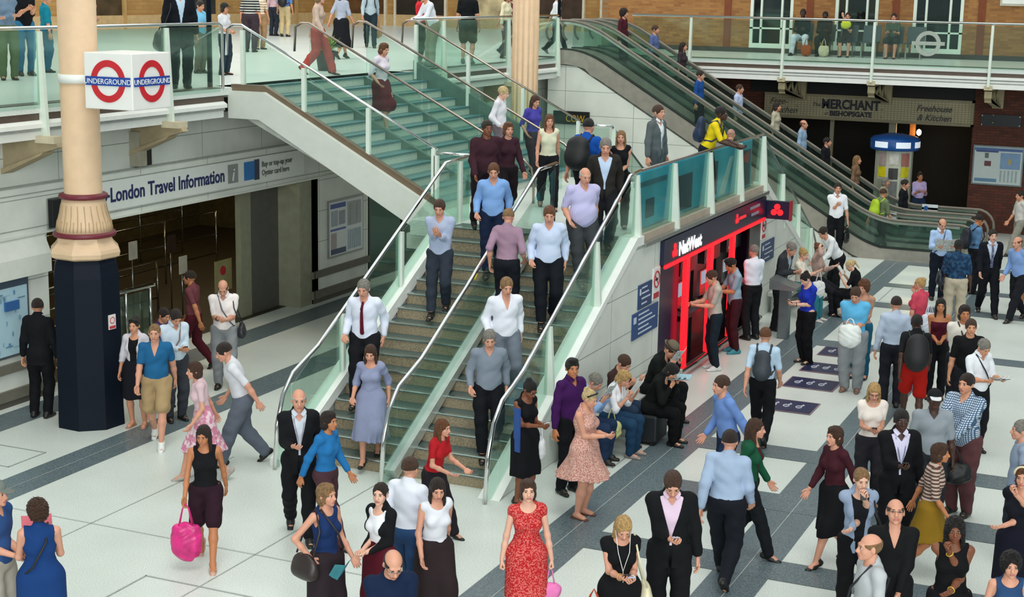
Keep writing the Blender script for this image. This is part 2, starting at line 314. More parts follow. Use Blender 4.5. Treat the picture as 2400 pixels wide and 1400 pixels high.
sub(B(mat('#2474b8', .4)).box(-15.97, 23.9, 2.76, -15.962, 24.24, 3.1), 'card_symbol', e); sub(B(mat('#33384d', .4)).box(-15.968, 24.24, 2.74, -15.96, 24.4, 3.12), 'card_symbol', e)
G2 = mat('#5c625c', .6)
text('Buy or top-up your', 'lettering', .15, (-15.96, 24.48, 2.96), (0, 1, 0), (0, 0, 1), G2, e, width=1.06); text('Oyster card here', 'lettering', .15, (-15.96, 24.48, 2.80), (0, 1, 0), (0, 0, 1), G2, e, width=.95)
# ---------------------------------------------------------------- posters
def poster(name, label, axis, pos, a0, a1, z0, z1, blocks, frame='#8b8f8e', face='#d9dee0', rng=3, sgn=1):
    """flat framed poster; axis 'x' : lies in plane x=pos spanning y, else plane y=pos spanning x (facing -y)"""
    ctr = (pos, (a0 + a1) / 2, z0) if axis == 'x' else ((a0 + a1) / 2, pos, z0)
    e = empty(name, ctr, label, 'poster')
    def bx(m, b0, b1, c0, c1, d):
        mb = B(m)
        if axis == 'x': mb.box(pos + .002, b0, c0, pos + d, b1, c1)
        else: mb.box(b0, pos - .002, c0, b1, pos - d, c1)
        return mb
    sub(bx(mat(frame, .35, .5), a0 - .04, a1 + .04, z0 - .04, z1 + .04, .03), 'frame', e)
    sub(bx(mat(face, .3, var=.03), a0, a1, z0, z1, .035), 'sheet', e)
    pm = {}
    for k, (u0, u1, v0, v1, c) in enumerate(blocks):
        L_ = a1 - a0; H_ = z1 - z0
        if c not in pm: pm[c] = B(mat(c, .5, var=.1))
        b0, b1, c0, c1 = a0 + u0 * L_, a0 + u1 * L_, z0 + v0 * H_, z0 + v1 * H_; d = .037 + .0006 * k
        if axis == 'x': pm[c].box(pos + .03, b0, c0, pos + d, b1, c1)
        else: pm[c].box(b0, pos - .03, c0, b1, pos - d, c1)
    for c in pm: sub(pm[c], 'printed_area', e)
    return e
rr = random.Random(5)
mapb = [(0, 1, .9, 1, '#3c4a5a')] + [(u := rr.random() * .9, u + .004 + .08 * (k % 2), v := rr.random() * .85, v + .006 + .05 * ((k + 1) % 2), ['#4f7f9c', '#8fb0be', '#6f93a6', '#39607a'][k % 4]) for k in range(60)] + [(.72, .88, .6, .72, '#2c5f9a')]
poster('wall_map', 'large blue local area map on the left wall beside the man in black', 'x', -15.98, 16.2, 18.0, .80, 1.94, mapb, '#5a6068', '#a9c9d6')
tb = [(.02, .48, .88, .97, '#4659a0'), (.02, .48, .46, .5, '#5a6cb0'), (.04, .24, .55, .84, '#a8b0bc'), (.27, .46, .56, .82, '#98a4ae'), (.03, .2, .12, .42, '#b7a9a8'), (.03, .48, .02, .12, '#43506e'), (.53, .95, .5, .95, '#a9aeae'), (.6, .62, .5, .9, '#8a9290'), (.8, .82, .55, .9, '#8a9290')] + [(.54 + .06 * k, .57 + .06 * k, .05, .42, '#9fb0bb') for k in range(7)]
poster('information_poster', 'information poster with blue headings and street maps on the cream pier', 'x', -16.0 + .002, 26.95, 28.3, .88, 1.98, tb)
# ---------------------------------------------------------------- far walls of the upper level
w = B(BRICK)
def wall_x(mb, x0, x1, y, z0, z1, openings, th=.3):
    xs = sorted(openings); cur = x0
    for a, b, c, d in xs:
        mb.box(cur, y, z0, a, y + th, z1)
        if c > z0: mb.box(a, y, z0, b, y + th, c)
        if d < z1: mb.box(a, y, d, b, y + th, z1)
        cur = b
    mb.box(cur, y, z0, x1, y + th, z1)
WIN = [(-12.65, -11.35, UZ, 9.2), (-10.1, -8.85, UZ, 9.2), (-7.85, -6.45, UZ, 9.2)]
wall_x(w, -17.2, 14, 46.0, UZ, 10.5, WIN)
w.use(mat('#7b3f22', .8, name='red_brick_quoin'))
for x in (-13.35, -10.85, -8.35, -5.95): w.box(x - .1, 45.97, UZ, x + .1, 46.0, 10.5)
w.use(mat('#3d3a36', .7)); w.box(-17.2, 45.96, UZ, 14, 46.0, UZ + .14)
w.use(BRICKY); w.box(-17.4, 46, UZ, -17.2, 62, 10.5)
structure(w.build('wall_back'))
for i, (a, b, c, d) in enumerate(WIN):
    f = B(GREENW); f.box(a, 45.98, c, a + .09, 46.1, d); f.box(b - .09, 45.98, c, b, 46.1, d)
    for u in (.26, .74): f.box(a + (b - a) * u - .03, 45.98, c, a + (b - a) * u + .03, 46.1, d)
    f.box(a, 45.97, c, b, 46.1, c + .28); f.box(a, 45.98, c + .70, b, 46.1, c + .75)
    o = structure(f.build('window_%d' % (i + 5)))
    B(glass_mat('office_window_glass', '#8fa09a', .25)).box(a + .09, 46.04, c + .28, b - .09, 46.05, d).build('pane', o)
    B(mat('#24323f', .6)).box(a, 46.9, UZ, b, 47.0, UZ + .7).build('lower_panel', o)
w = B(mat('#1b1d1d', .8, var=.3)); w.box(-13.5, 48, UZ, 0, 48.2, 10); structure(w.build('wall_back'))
w = B(grid_mat('tan_brick_shopfront', '#c79a5c', '#a98752', .46, .15, .01, .75, 'YZ', '#b98a4e', .5)); w.box(-37.3, 4, UZ, -37, 75, 10)
w.use(grid_mat('tan_brick_shopfront_end', '#c79a5c', '#a98752', .46, .15, .01, .75, 'XZ', '#b98a4e', .5)); w.box(-37, 62, UZ, -17.2, 62.3, 10)
w.use(mat('#d8b684', .6)); w.box(-37, 61.9, UZ, -17.2, 62, UZ + .5); w.box(-37, 4, UZ, -36.9, 62, UZ + .5)
structure(w.build('wall_far'))
for k, (x, z0, z1, c) in enumerate(((-35, 0, 3, '#6b4a2c'), (-32, 0, 3.2, '#2f2b27'), (-28.8, 0, 3, '#e8d5a8'), (-25.5, 0, 3.2, '#4b3a30'), (-22.2, 0, 3, '#e9d9b8'), (-19.5, 0, 3, '#3a4440'))):
    f = B(mat('#efe6d0', .5)); f.box(x - 1.3, 61.85, UZ, x - 1.2, 62, UZ + z1); f.box(x + 1.2, 61.85, UZ, x + 1.3, 62, UZ + z1); f.box(x - 1.3, 61.85, UZ + z1 - .1, x + 1.3, 62, UZ + z1 + .4)
    o = structure(f.build('window_%d' % (k + 8))); B(mat(c, .3, var=.5, scale=2)).box(x - 1.2, 61.93, UZ, x + 1.2, 61.96, UZ + z1).build('pane', o)
for k, y in enumerate((22, 28, 34, 40, 46, 52, 58)):
    f = B(mat('#caa36a', .5)); f.box(-37, y - 1.6, UZ, -36.85, y - 1.45, UZ + 3); f.box(-37, y + 1.45, UZ, -36.85, y + 1.6, UZ + 3)
    o = structure(f.build('window_%d' % (k + 14))); B(mat(['#54422c', '#2b3436', '#8d6a3c', '#6e6a5c'][k % 4], .3, var=.5, scale=2)).box(-36.98, y - 1.45, UZ, -36.95, y + 1.45, UZ + 3).build('pane', o)
# ================================================================ stairs
RISE = LZ / 16; GO = .305; Y0 = 17.3
STONE = speckle('stair_riser_stone', '#a99b80', '#83765e', 0.6, 50); TREAD = speckle('stair_tread_slate', '#5f726f', '#3c4a49', 0.4, 60); NOSE = mat('#c9d6d4', .2, .9, .05, name='metal_nosing')
STONEU = speckle('upper_riser_stone', '#e6e7db', '#c6cbbf', 0.6, 50); TREADU = speckle('upper_tread_slate', '#5f8b8e', '#426a70', 0.4, 60)
st = empty('staircase', (-9.2, 19.6, 0), 'lower flight of the grey stone stairs with bright metal nosings, from landing to concourse', 'stairs')
a = B(STONE); b = B(TREAD); c = B(NOSE)
for k in range(16):
    y = Y0 + GO * k; z = RISE * (k + 1); y1 = y + GO if k < 15 else y + .4
    a.box(-10.72, y, z - RISE - (.0 if k else 0), -7.8, y1 + .02, z - .025); b.box(-10.72, y - .015, z - .025, -7.8, y1, z); c.box(-10.70, y - .018, z - .012, -7.82, y + .05, z + .004)
sub(a, 'risers', st); sub(b, 'treads', st); sub(c, 'nosings', st)
ns = lambda y: RISE + (y - Y0) * RISE / GO
fl = empty('staircase', (-9.2, 31.8, 0), 'far flight of stairs going down behind the landing', 'stairs')
a = B(STONE); b = B(TREAD); c = B(NOSE); YF = 29.4
for k in range(16):
    z = RISE * (16 - k); y = YF - .4 + GO * k; a.box(-10.72, y - .1, 0 if k == 15 else z - RISE * 1.2, -7.8, y + GO, z - .025); b.box(-10.72, y - .1, z - .025, -7.8, y + GO + .015, z); c.box(-10.7, y + GO - .05, z - .012, -7.82, y + GO + .018, z + .004)
sub(a, 'risers', fl); sub(b, 'treads', fl); sub(c, 'nosings', fl)
# landing + white side walls
w = B(TERR); w.box(-11.62, Y0 + 15 * GO + .3, LZ - .25, -7.8, YF - .4, LZ - .002)
structure(w.build('floor'))
def zt(y): return LZ - .1 + min(0, (y - 21.9)) * RISE / GO
w = B(PANEL)
prof = [(17.02, 0), (34.6, 0), (29.55, LZ - .1), (21.9, LZ - .1)]
w.use(PANEL)
# east wall with the recess for the cash machines left open
w.prism([(17.02, 0), (23.1, 0), (23.1, LZ - .1), (21.9, LZ - .1)], 'x', -7.62, -7.9)
w.prism([(29.2, 0), (34.6, 0), (29.55, LZ - .1), (29.2, LZ - .1)], 'x', -7.62, -7.9)
w.box(-7.9, 23.1, 2.3, -7.62, 29.2, LZ - .1)
w.use(WHITE); w.prism([(17.02, .02), (21.9, LZ - .08), (21.9, LZ + .06), (16.95, .0)], 'x', -7.6, -7.9)
w.prism([(21.9, LZ - .08), (22.2, LZ - .08), (22.2, LZ + .06), (21.9, LZ + .06)], 'x', -7.6, -7.9)
w.prism([(29.5, LZ - .08), (34.6, .0), (34.75, .0), (29.5, LZ + .1)], 'x', -7.6, -7.9)
w.use(mat('#a9aca8', .3, .8, name='grey_metal_coping')); w.box(-7.92, 22.2, LZ - .12, -7.56, 29.5, LZ - .06)
w.use(mat('#b3a493', .5, name='brown_stone_coping')); w.box(-7.95, 22.2, LZ - .06, -7.66, 29.5, LZ + .05)
structure(w.build('wall_right'))
w = B(PANEL); w.prism([(17.02, 0), (34.6, 0), (29.55, LZ - .1), (21.9, LZ - .1)], 'x', -10.75, -10.95)
w.use(WHITE); w.prism([(17.02, .02), (21.9, LZ - .08), (21.9, LZ + .14), (16.9, .1), (16.9, 0)], 'x', -10.7, -10.95); w.prism([(29.5, LZ - .08), (34.6, .0), (34.75, .0), (29.5, LZ + .1)], 'x', -10.7, -10.95)
structure(w.build('wall_stair'))
# centre skirting plate of lower flight
# upper flight, down along +x from the gallery to the landing
us = empty('staircase', (-13.4, 26, LZ), 'upper flight of green-grey stone stairs from the gallery down to the landing', 'stairs')
a = B(STONEU); b = B(TREADU); UR = (UZ - LZ) / 12; UG = .33; XT = -15.25
for k in range(12):
    z = UZ - UR * k; x = XT + UG * k; a.box(x - UG - .02 if k else x - .6, 22.85, z - UR - .02, x, 29.25, z - .03); b.box(x - UG - .02 if k else x - .6, 22.85, z - .03, x + .02, 29.25, z)
    b.box(x - .06, 22.85, z, x + .022, 29.25, z + .003)
sub(a, 'risers', us); sub(b, 'treads', us)
SK = mat('#5f7a70', .35, .2, name='green_grey_skirting')
def zu(x): return UZ - max(0, (x - XT)) * UR / UG
for y in (25.0, 27.15):
    sk = B(SK); sk.prism([(XT, UZ + .02), (XT + 11 * UG + .1, zu(XT + 11 * UG + .1) + .02), (XT + 11 * UG + .1, zu(XT + 11 * UG + .1) - .3), (XT, UZ - .3)][::-1], 'y', y - .05, y + .05); sub(sk, 'skirting', us)
sk = B(SK); sk.prism([(XT, UZ + .25), (XT + 11 * UG + .1, zu(XT + 11 * UG + .1) + .25), (XT + 11 * UG + .1, zu(XT + 11 * UG + .1) - .3), (XT, UZ - .3)][::-1], 'y', 29.2, 29.3)
sub(sk, 'skirting', us)
sg = B(mat('#d3d8cf', .4, var=.04, name='cream_stair_stringer'))
sg.prism([(-15.42, UZ - .05), (XT + .55, UZ - .05), (-11.35, LZ + .12), (-10.95, LZ - .08), (-10.95, LZ - .5), (-11.35, LZ - .45), (XT + .45, UZ - .52), (-15.42, UZ - .52)][::-1], 'y', 22.62, 22.86)
sg.prism([(-15.42, UZ - .05), (XT + .55, UZ - .05), (-11.35, LZ + .12), (-10.95, LZ - .08), (-10.95, LZ - .5), (-11.35, LZ - .45), (XT + .45, UZ - .52), (-15.42, UZ - .52)][::-1], 'y', 29.25, 29.45)
sg.use(mat('#cfd3ca', .5)); sg.prism([(-15.4, UZ - .2), (-11.3, LZ - .2), (-11.3, LZ - .4), (-15.4, UZ - .45)][::-1], 'y', 22.86, 29.25)
sg.box(-11.75, 22.3, LZ - .5, -10.9, 29.4, LZ - .25)
sub(sg, 'stringer', us)
cp = B(mat('#7c6a58', .35, .4, name='brown_metal_coping')); cp.prism([(-15.42, UZ - .05), (XT + .55, UZ - .05), (-11.35, LZ + .12), (-11.35, LZ + .24), (XT + .5, UZ + .06), (-15.42, UZ + .06)][::-1], 'y', 22.72, 22.84); sub(cp, 'coping', us)
# ================================================================ glass balustrades
def fin(mb, x, y, z0, z1, w0, w1, t, axis):
    """tapered post: wide at the foot (w0) narrow at the top (w1); its width runs across the glass plane"""
    if axis == 'x': mb.prism([(x - w0 * .3, z0), (x + w0 * .7, z0), (x + w1 * .7, z1), (x - w1 * .3, z1)], 'y', y - t / 2, y + t / 2)
    else: mb.prism([(y - w0 * .7, z0), (y + w0 * .3, z0), (y + w1 * .3, z1), (y - w1 * .7, z1)], 'x', x - t / 2, x + t / 2)
def balustrade(label, plane, pos, rail, posts, panes, glass=None, group=None, rr=.026, rm=None, pw=(.16, .06), name='glass_balustrade', sgn=1):
    P3 = (lambda a, z: (pos, a, z)) if plane == 'x' else (lambda a, z: (a, pos, z))
    a0, z0 = rail[len(rail) // 2]
    e = empty(name, P3(a0, min(q[1] for q in rail) - 1.0), label, 'railing', group)
    sub(B(rm or CHROME).tube([P3(*q) for q in rail], rr, 10), 'handrail', e)
    for a, zf, zt_ in posts:
        mb = B(GREENW); x, y, _ = P3(a, 0); fin(mb, x, y, zf, zt_, pw[0], pw[1], .065, plane); sub(mb, 'post', e)
    for poly in panes: sub(B(glass or GLASS).prism(poly, plane, pos - .008, pos + .008), 'pane', e)
    return e
# west gallery, left part
balustrade('level glass railing on the gallery at far left, behind the cream column', 'x', XW, [(4, 5.65), (22.35, 5.65), (22.45, 5.6), (22.45, UZ)],
           [(14.85, 4.1, 5.6), (17.86, 4.1, 5.6), (20.87, 4.1, 5.6)], [[(y0 + .04, UZ - .05), (y1 - .04, UZ - .05), (y1 - .04, 5.6), (y0 + .04, 5.6)] for y0, y1 in ((4, 11.85), (11.85, 14.85), (14.85, 17.86), (17.86, 20.87), (20.87, 22.4))])
balustrade('level glass railing on the gallery between the top of the stairs and the escalators', 'x', XW, [(29.5, 5.65), (37.55, 5.65)],
           [(30.9, 4.1, 5.6), (34.4, 4.1, 5.6), (37.5, 4.1, 5.6)], [[(y0 + .04, UZ - .05), (y1 - .04, UZ - .05), (y1 - .04, 5.6), (y0 + .04, 5.6)] for y0, y1 in ((29.5, 30.9), (30.9, 34.4), (34.4, 37.5))], GLASST)
balustrade('long level glass railing along the far gallery above the pub sign', 'y', 40.98, [(-14.6, 5.66), (13, 5.66)],
           [(x, 4.08, 5.62) for x in (-12.9, -10.33, -7.95, -5.0, -2.0, 1.0)], [[(x0 + .04, UZ - .02), (x1 - .04, UZ - .02), (x1 - .04, 5.6), (x0 + .04, 5.6)] for x0, x1 in ((-14.6, -12.9), (-12.9, -10.33), (-10.33, -7.95), (-7.95, -5.0), (-5, -2), (-2, 1), (1, 12))], rr=.032)
# upper flight rails
UPs = UR / UG
def rz(x): return zu(x) + 1.04
for i, (y, lab) in enumerate(((22.79, 'sloping glass railing on the near edge of the upper flight of stairs'), (25.0, 'second glass railing dividing the upper flight'), (27.15, 'third glass railing dividing the upper flight, behind the second'), (29.25, 'glass railing on the far edge of the upper flight'))):
    xb = -11.45 if i in (0, 3) else -10.95
    rail = [(XT - .3, 5.1), (XT - .27, 5.55), (XT - .15, 5.62), (XT + .02, 5.62)] + [(xb, rz(xb) - .02)]
    if i in (1, 2): rail += [(xb + .25, rz(xb) - .25), (xb + .3, rz(xb) - .5), (xb + .3, LZ)]
    posts = []
    if i in (0, 3): posts = [(x, zu(x) - .12, rz(x) - .03) for x in (XT + .05, -13.98, -12.73, -11.5)]
    panes = []
    xs = [XT, -13.98, -12.73, xb]
    for x0, x1 in zip(xs, xs[1:]): panes.append([(x0 + .03, zu(x0) + .05), (x1 - .03, zu(x1) + .05), (x1 - .03, rz(x1) - .03), (x0 + .03, rz(x0) - .03)])
    balustrade(lab, 'y', y, rail, posts, panes, GLASST, rr=.024, rm=CHROME if i == 0 else mat('#a3968a', .25, .9, name='warm_steel_rail'), pw=(.075, .075))
# lower flight rails
def lr(y): return min(LZ, ns(y) - RISE * .2) + 1.04
def low(label, x, top, posts, glass, foot=True, pw=(.15, .055)):
    ft = [(17.25, 1.22), (17.0, .98), (16.85, .6), (16.78, 0.0)]
    rail = [(top, LZ + 1.04), (21.8, LZ + 1.04 - .03)] + [(17.9, lr(17.9) - .03)] + ft
    ys = [top] + [p for p in posts] + [17.2]
    panes = [[(y1 + .03, max(0.02, min(LZ, ns(y1)) - .02)), (y0 - .03, max(.02, min(LZ, ns(y0)) - .02)), (y0 - .03, lr(y0) - .06), (y1 + .03, lr(y1) - .06)] for y0, y1 in zip(ys, ys[1:])]
    panes.append([(17.2, .02), (17.2, 1.15), (17.0, .95), (16.88, .6), (16.83, .02)])
    return balustrade(label, 'x', x, rail, [(y, min(LZ - .05, ns(y) - .12), lr(y) - .05) for y in posts], panes, glass, rr=.03, pw=pw)
low('sloping glass railing on the right side of the lower flight beside the cash machine wall', -7.72, 22.25, [22.1, 20.45, 18.75], GLASS, pw=(.16, .06))
cr_ = low('glass railing down the middle of the lower flight', -9.2, 22.5, [], GLASST)
c2 = B(mat('#c7cdc8', .3, .6, name='pale_metal_skirting')); c2.prism([(17.1, 0.03), (21.9, LZ + .02), (21.9, LZ + .1), (17.0, .16)], 'x', -9.28, -9.12); sub(c2, 'skirting', cr_)
c3 = B(BLACKM); c3.tube([(-9.2, 22.45, LZ), (-9.2, 22.45, LZ + 1.0)], .02, 6); sub(c3, 'post', cr_)
y_ = [19.55, 20.6]; c3 = B(mat('#d8c53a', .4)); c3.tube([(-9.2, 19.5, lr(19.5) - .06), (-9.2, 19.56, lr(19.56) - .02)], .033, 8); sub(c3, 'tape_band', cr_)
low('sloping glass railing on the left side of the lower flight, nearest the information hall', -10.8, 22.7, [22.3, 20.3, 18.55], GLASS, pw=(.07, .07))
balustrade('short level railing joining the upper and lower flights at the left of the landing', 'y', 22.79, [(-11.5, LZ + 1.04), (-10.8, LZ + 1.04)], [(-11.45, LZ - .1, LZ + 1.0)], [[(-11.4, LZ), (-10.85, LZ), (-10.85, LZ + 1), (-11.4, LZ + 1)]], GLASST, pw=(.075, .075))
balustrade('short level railing at the far left corner of the landing', 'y', 29.3, [(-11.5, LZ + 1.04), (-10.8, LZ + 1.04)], [], [[(-11.4, LZ), (-10.85, LZ), (-10.85, LZ + 1), (-11.4, LZ + 1)]], GLASST)
# landing and far flight, right side
zz = lambda y: LZ + 1.04 - max(0, y - 29.4) * RISE / GO
balustrade('level glass railing on the landing above the cash machines, turquoise hoarding behind', 'x', -7.72, [(22.3, LZ + 1.04), (29.35, LZ + 1.04)], [(y, LZ - .12, LZ + 1.0) for y in (23.91, 25.88, 27.77, 29.45)],
           [[(y0 + .05, LZ), (y1 - .05, LZ), (y1 - .05, LZ + .99), (y0 + .05, LZ + .99)] for y0, y1 in ((22.3, 23.91), (23.91, 25.88), (25.88, 27.77), (27.77, 29.4))], GLASS, rm=mat('#9a928c', .25, .9), pw=(.2, .07))
balustrade('sloping glass railing on the far flight, going down behind the landing', 'x', -7.72, [(29.4, LZ + 1.04), (34.2, zz(34.2)), (34.5, .8), (34.6, 0)], [(y, zz(y) - 1.15, zz(y) - .04) for y in (31.1, 32.6, 33.9)],
           [[(y0, zz(y0) - 1), (y1, zz(y1) - 1), (y1, zz(y1) - .05), (y0, zz(y0) - .05)] for y0, y1 in ((29.45, 31.05), (31.15, 32.55), (32.65, 33.85))], GLASST, rr=.022, rm=mat('#7f8480', .3, .9), pw=(.16, .08))
balustrade('sloping glass railing on the left side of the far flight', 'x', -10.8, [(29.3, LZ + 1.04), (34.2, zz(34.2)), (34.6, 0)], [(29.4, LZ, LZ + 1)], [[(29.45, LZ), (34.2, .15), (34.2, 1.05), (29.45, LZ + 1)]], GLASST, rr=.022, rm=mat('#7f8480', .3, .9))
# bright blue hoarding standing on the landing behind the glass
e = empty('blue_hoarding', (-8.6, 25.8, LZ), 'bright turquoise printed hoarding standing on the landing behind the glass', 'hoarding')
TQ = mat('#22b4d8', .35, var=.25, scale=1.2, name='turquoise_print')
h = B(TQ); h.box(-7.92, 22.6, LZ + .06, -7.87, 29.2, LZ + .96); sub(h, 'board', e)
h = B(mat('#0f6f8c', .35)); h.box(-7.94, 22.6, LZ + .72, -7.86, 24.0, LZ + .80); sub(h, 'header', e)
h = B(mat('#0a3d5c', .4, var=.3)); 
for y0, y1, z0, z1 in ((24.6, 25.4, .1, .7), (26.4, 26.9, .15, .75), (23.0, 23.4, .2, .5), (28.6, 29.1, .1, .78)): h.box(-7.869, y0, LZ + z0, -7.862, y1, LZ + z1)
sub(h, 'printed_area', e)
h = B(mat('#b8303a', .4)); h.prism([(28.1, LZ + .62), (29.0, LZ + .52), (29.0, LZ + .76)], 'x', -7.868, -7.86); h.use(mat('#bcd6dc', .4)); h.prism([(27.0, LZ + .1), (27.4, LZ + .1), (27.9, LZ + .75), (27.7, LZ + .75)], 'x', -7.868, -7.86); sub(h, 'printed_area', e)
# far gallery end wall under the escalators
w = B(PANELX); w.prism([(-15.7, 0), (-7.5, 0), (-14.9, 4.36), (-15.7, 4.40)], 'y', 37.66, 37.9); structure(w.build('wall_escalator'))
e = empty('shop_sign', (-15.0, 37.6, 2.9), 'small black shop sign with gold letters low on the white wall behind the landing', 'sign')
sub(B(BLACKM).box(-15.5, 37.6, 2.86, -14.5, 37.66, 3.2), 'board', e); text('COW', 'lettering', .26, (-15.15, 37.595, 2.93), (1, 0, 0), (0, 0, 1), mat('#c9a227', .4), e, stretch=.8)
# ================================================================ escalators
SL = .589
def hz(x):   # handrail height
    return min(5.52, max(.97, 4.29 - SL * (x + 12.61)))
def smooth_profile(f, xs, r=.5): return [(x, sum(f(x + d) for d in np.linspace(-r, r, 9)) / 9) for x in xs]
EM = mat('#a5a196', .4, .4, name='escalator_skirt_metal'); RUB = mat('#756f64', .3, name='sheen_brown_handrail'); ALU = mat('#aeb5ac', .25, .9, .06, name='escalator_aluminium')  # handrail colour lightened to brown to carry the rubber's reflections
def escalator(ya, yb, label):
    e = empty('escalator', (-10, (ya + yb) / 2, 0), label, 'escalator')
    xs = list(np.linspace(-15.5, -5.0, 64)); H = smooth_profile(hz, xs)
    for y in (ya, yb):
        pts = [(x, y, z) for x, z in H]
        end = [(-5.0 + .42 * math.sin(t) , y, .97 - .42 + .42 * math.cos(t) - (0 if t < PI / 2 else (t - PI / 2) * .1)) for t in np.linspace(.2, PI * .85, 8)]
        top = [(-15.5 - .3 * math.sin(t), y, 5.52 - .3 + .3 * math.cos(t)) for t in np.linspace(PI * .8, .2, 6)]
        sub(B(RUB).tube(top + pts + end, .035, 8), 'handrail', e)
        a = B(ALU)
        for (x0, z0), (x1, z1) in zip(H, H[1:]): a.prism([(x0, z0 - .09), (x1, z1 - .09), (x1, z1 - .03), (x0, z0 - .03)], 'y', y - .05, y + .05)
        sub(a, 'handrail_channel', e)
        a = B(GLASSE)
        for k in range(0, 63, 7):
            seg = H[k:k + 8]; a.prism([(x, z - .74 if z > 1.2 else .29) for x, z in seg] + [(x, z - .09) for x, z in seg[::-1]], 'y', y - .008, y + .008)
        sub(a, 'glass_panel', e)
        a = B(EM)
        for (x0, z0), (x1, z1) in zip(H, H[1:]):
            b0, b1 = max(.28, z0 - .74), max(.28, z1 - .74)
            l0 = max(0, b0 - (.48 if z0 < 5.4 else .38)) if b0 > .3 else 0; l1 = max(0, b1 - (.48 if z1 < 5.4 else .38)) if b1 > .3 else 0
            a.prism([(x0, l0), (x1, l1), (x1, b1), (x0, b0)], 'y', y - .09, y + .09)
        a.use(mat('#232624', .4)); [a.prism([(x0, max(.28, z0 - .74)), (x1, max(.28, z1 - .74)), (x1, max(.28, z1 - .74) + .03), (x0, max(.28, z0 - .74) + .03)], 'y', y - .1, y + .1) for (x0, z0), (x1, z1) in zip(H, H[1:])]
        sub(a, 'skirt', e)
    s = B(mat('#8d918c', .4, .5, name='escalator_step_metal')); f = B(mat('#c9b23a', .5, name='yellow_step_line'))
    x = -15.6
    z = UZ
    s.box(-16.4, ya + .1, UZ - .1, -14.9, yb - .1, UZ)
    k = 0
    while z > .21:
        x0 = -14.9 + .36 * k; z -= .212; s.box(x0, ya + .1, z - .35, x0 + .38, yb - .1, z); f.box(x0 + .35, ya + .12, z - .001, x0 + .375, yb - .12, z + .003); k += 1
    s.box(x0 + .3, ya + .1, 0, -4.6, yb - .1, .012)
    sub(s, 'steps', e); sub(f, 'step_edges', e)
    return x0
escalator(37.72, 38.85, 'nearer escalator with glass sides coming down from the gallery')
escalator(39.7, 40.82, 'farther escalator beside the far gallery railing')
def estep(x, farther=False):  # floor height on an escalator at x
    k = (x + 14.9) / .36
    return UZ if k < 0 else max(0, UZ - .212 * (int(k) + 1))
for i, (x, y, lab) in enumerate(((-6.9, 38.95, 'small white notice with a blue disc on the escalator panel, nearer one'), (-6.2, 40.9, 'small white notice with a blue disc on the far escalator panel'))):
    e = empty('notice', (x, y - .12, .85), lab, 'sign'); sub(B(mat('#dfe6ea', .4)).box(x - .2, y - .13, .82, x + .2, y - .11, 1.02), 'plate', e)
    sub(B(mat('#2b5f9e', .4)).prism([(x - .1 + .06 * math.cos(t * PI / 8), .92 + .06 * math.sin(t * PI / 8)) for t in range(16)], 'y', y - .135, y - .128), 'disc', e)
# ================================================================ cash machine front
e = empty('cash_machine_unit', (-7.62, 26.1, 0), 'black bank cash machine front with glowing red bars set in the white wall', 'cash machine')
NV = mat('#121736', .3, var=.1, name='fascia_navy'); BK = mat('#0b0a10', .25, name='gloss_black'); PU = mat('#2a1232', .3, name='dark_purple_panel')
RED = emit('#ff1420', 1.6, 'red_light_bar')
sub(B(BK).box(-8.35, 23.1, 0, -8.3, 29.2, 2.35), 'back_panel', e)
k = B(PU); k.box(-8.3, 23.1, .1, -7.66, 23.14, 2.05); k.box(-8.3, 29.16, .1, -7.66, 29.2, 2.05); k.use(BK); k.box(-8.3, 23.1, 0, -7.62, 29.2, .1); k.box(-8.3, 23.1, 2.02, -7.66, 29.2, 2.1); k.use(NV); k.box(-7.66, 23.1, .1, -7.62, 23.75, 2.02); k.use(PU); k.box(-7.72, 23.75, .1, -7.66, 24.2, 2.02); k.use(BK); k.box(-7.66, 28.4, .1, -7.62, 29.2, 2.02); sub(k, 'side_panels', e)
fa = sub(B(NV).box(-7.66, 23.05, 2.06, -7.55, 29.25, 2.46), 'fascia', e)
sub(B(RED).box(-7.56, 23.08, 2.0, -7.53, 29.2, 2.055), 'light_bar', e)
for y in (24.36, 25.73, 27.1): sub(B(RED).box(-7.62, y - .09, .12, -7.55, y + .09, 2.0), 'light_bar', e)
for y0, y1 in ((24.45, 25.64), (25.82, 27.01), (27.19, 28.4)):
    m = B(mat('#22262b', .3, .3, name='machine_face')); m.box(-7.95, y0, .1, -7.9, y1, 2.0); m.prism([(-7.9, .98), (-7.66, .92), (-7.66, .86), (-7.9, .82)], 'y', y0 + .1, y1 - .1); m.box(-7.9, y0 + .12, 1.62, -7.75, y1 - .12, 1.95); m.use(STEEL); m.box(-7.9, y0 + .3, 1.0, -7.87, y1 - .3, 1.45)
    o = sub(m, 'machine', e)
    for nm_, mm_, bxs in (('screen', emit('#9fb6c8', .5), [(-7.87, y0 + .38, 1.2, -7.862, y1 - .45, 1.43)]), ('label_strip', mat('#d9dcdf', .4), [(-7.745, y0 + .2, 1.68, -7.742, y1 - .6, 1.72)]),
                          ('keypad', mat('#8f9498', .3, .8), [(-7.75 - .05 * a, y0 + .45 + .06 * b, .955 + .013 * a, -7.71 - .05 * a, y0 + .49 + .06 * b, .965 + .013 * a) for a in range(4) for b in range(3)]), ('card_slot', WHITE, [(-7.868, y1 - .38, 1.05, -7.86, y1 - .32, 1.4)])):
        s = B(mm_)
        for bb_ in bxs: s.box(*bb_)
        r_ = s.build(nm_); r_.parent = o; r_.matrix_parent_inverse = o.matrix_parent_inverse.copy()
        r_.matrix_parent_inverse = Matrix.Translation(-Vector(e.location)) @ Matrix.Translation(Vector(e.location))
tx = text('NatWest', 'lettering', .30, (-7.54, 23.78, 2.12), (0, 1, 0), (0, 0, 1), emit('#ffffff', .5), e, bold=.012, width=1.24)
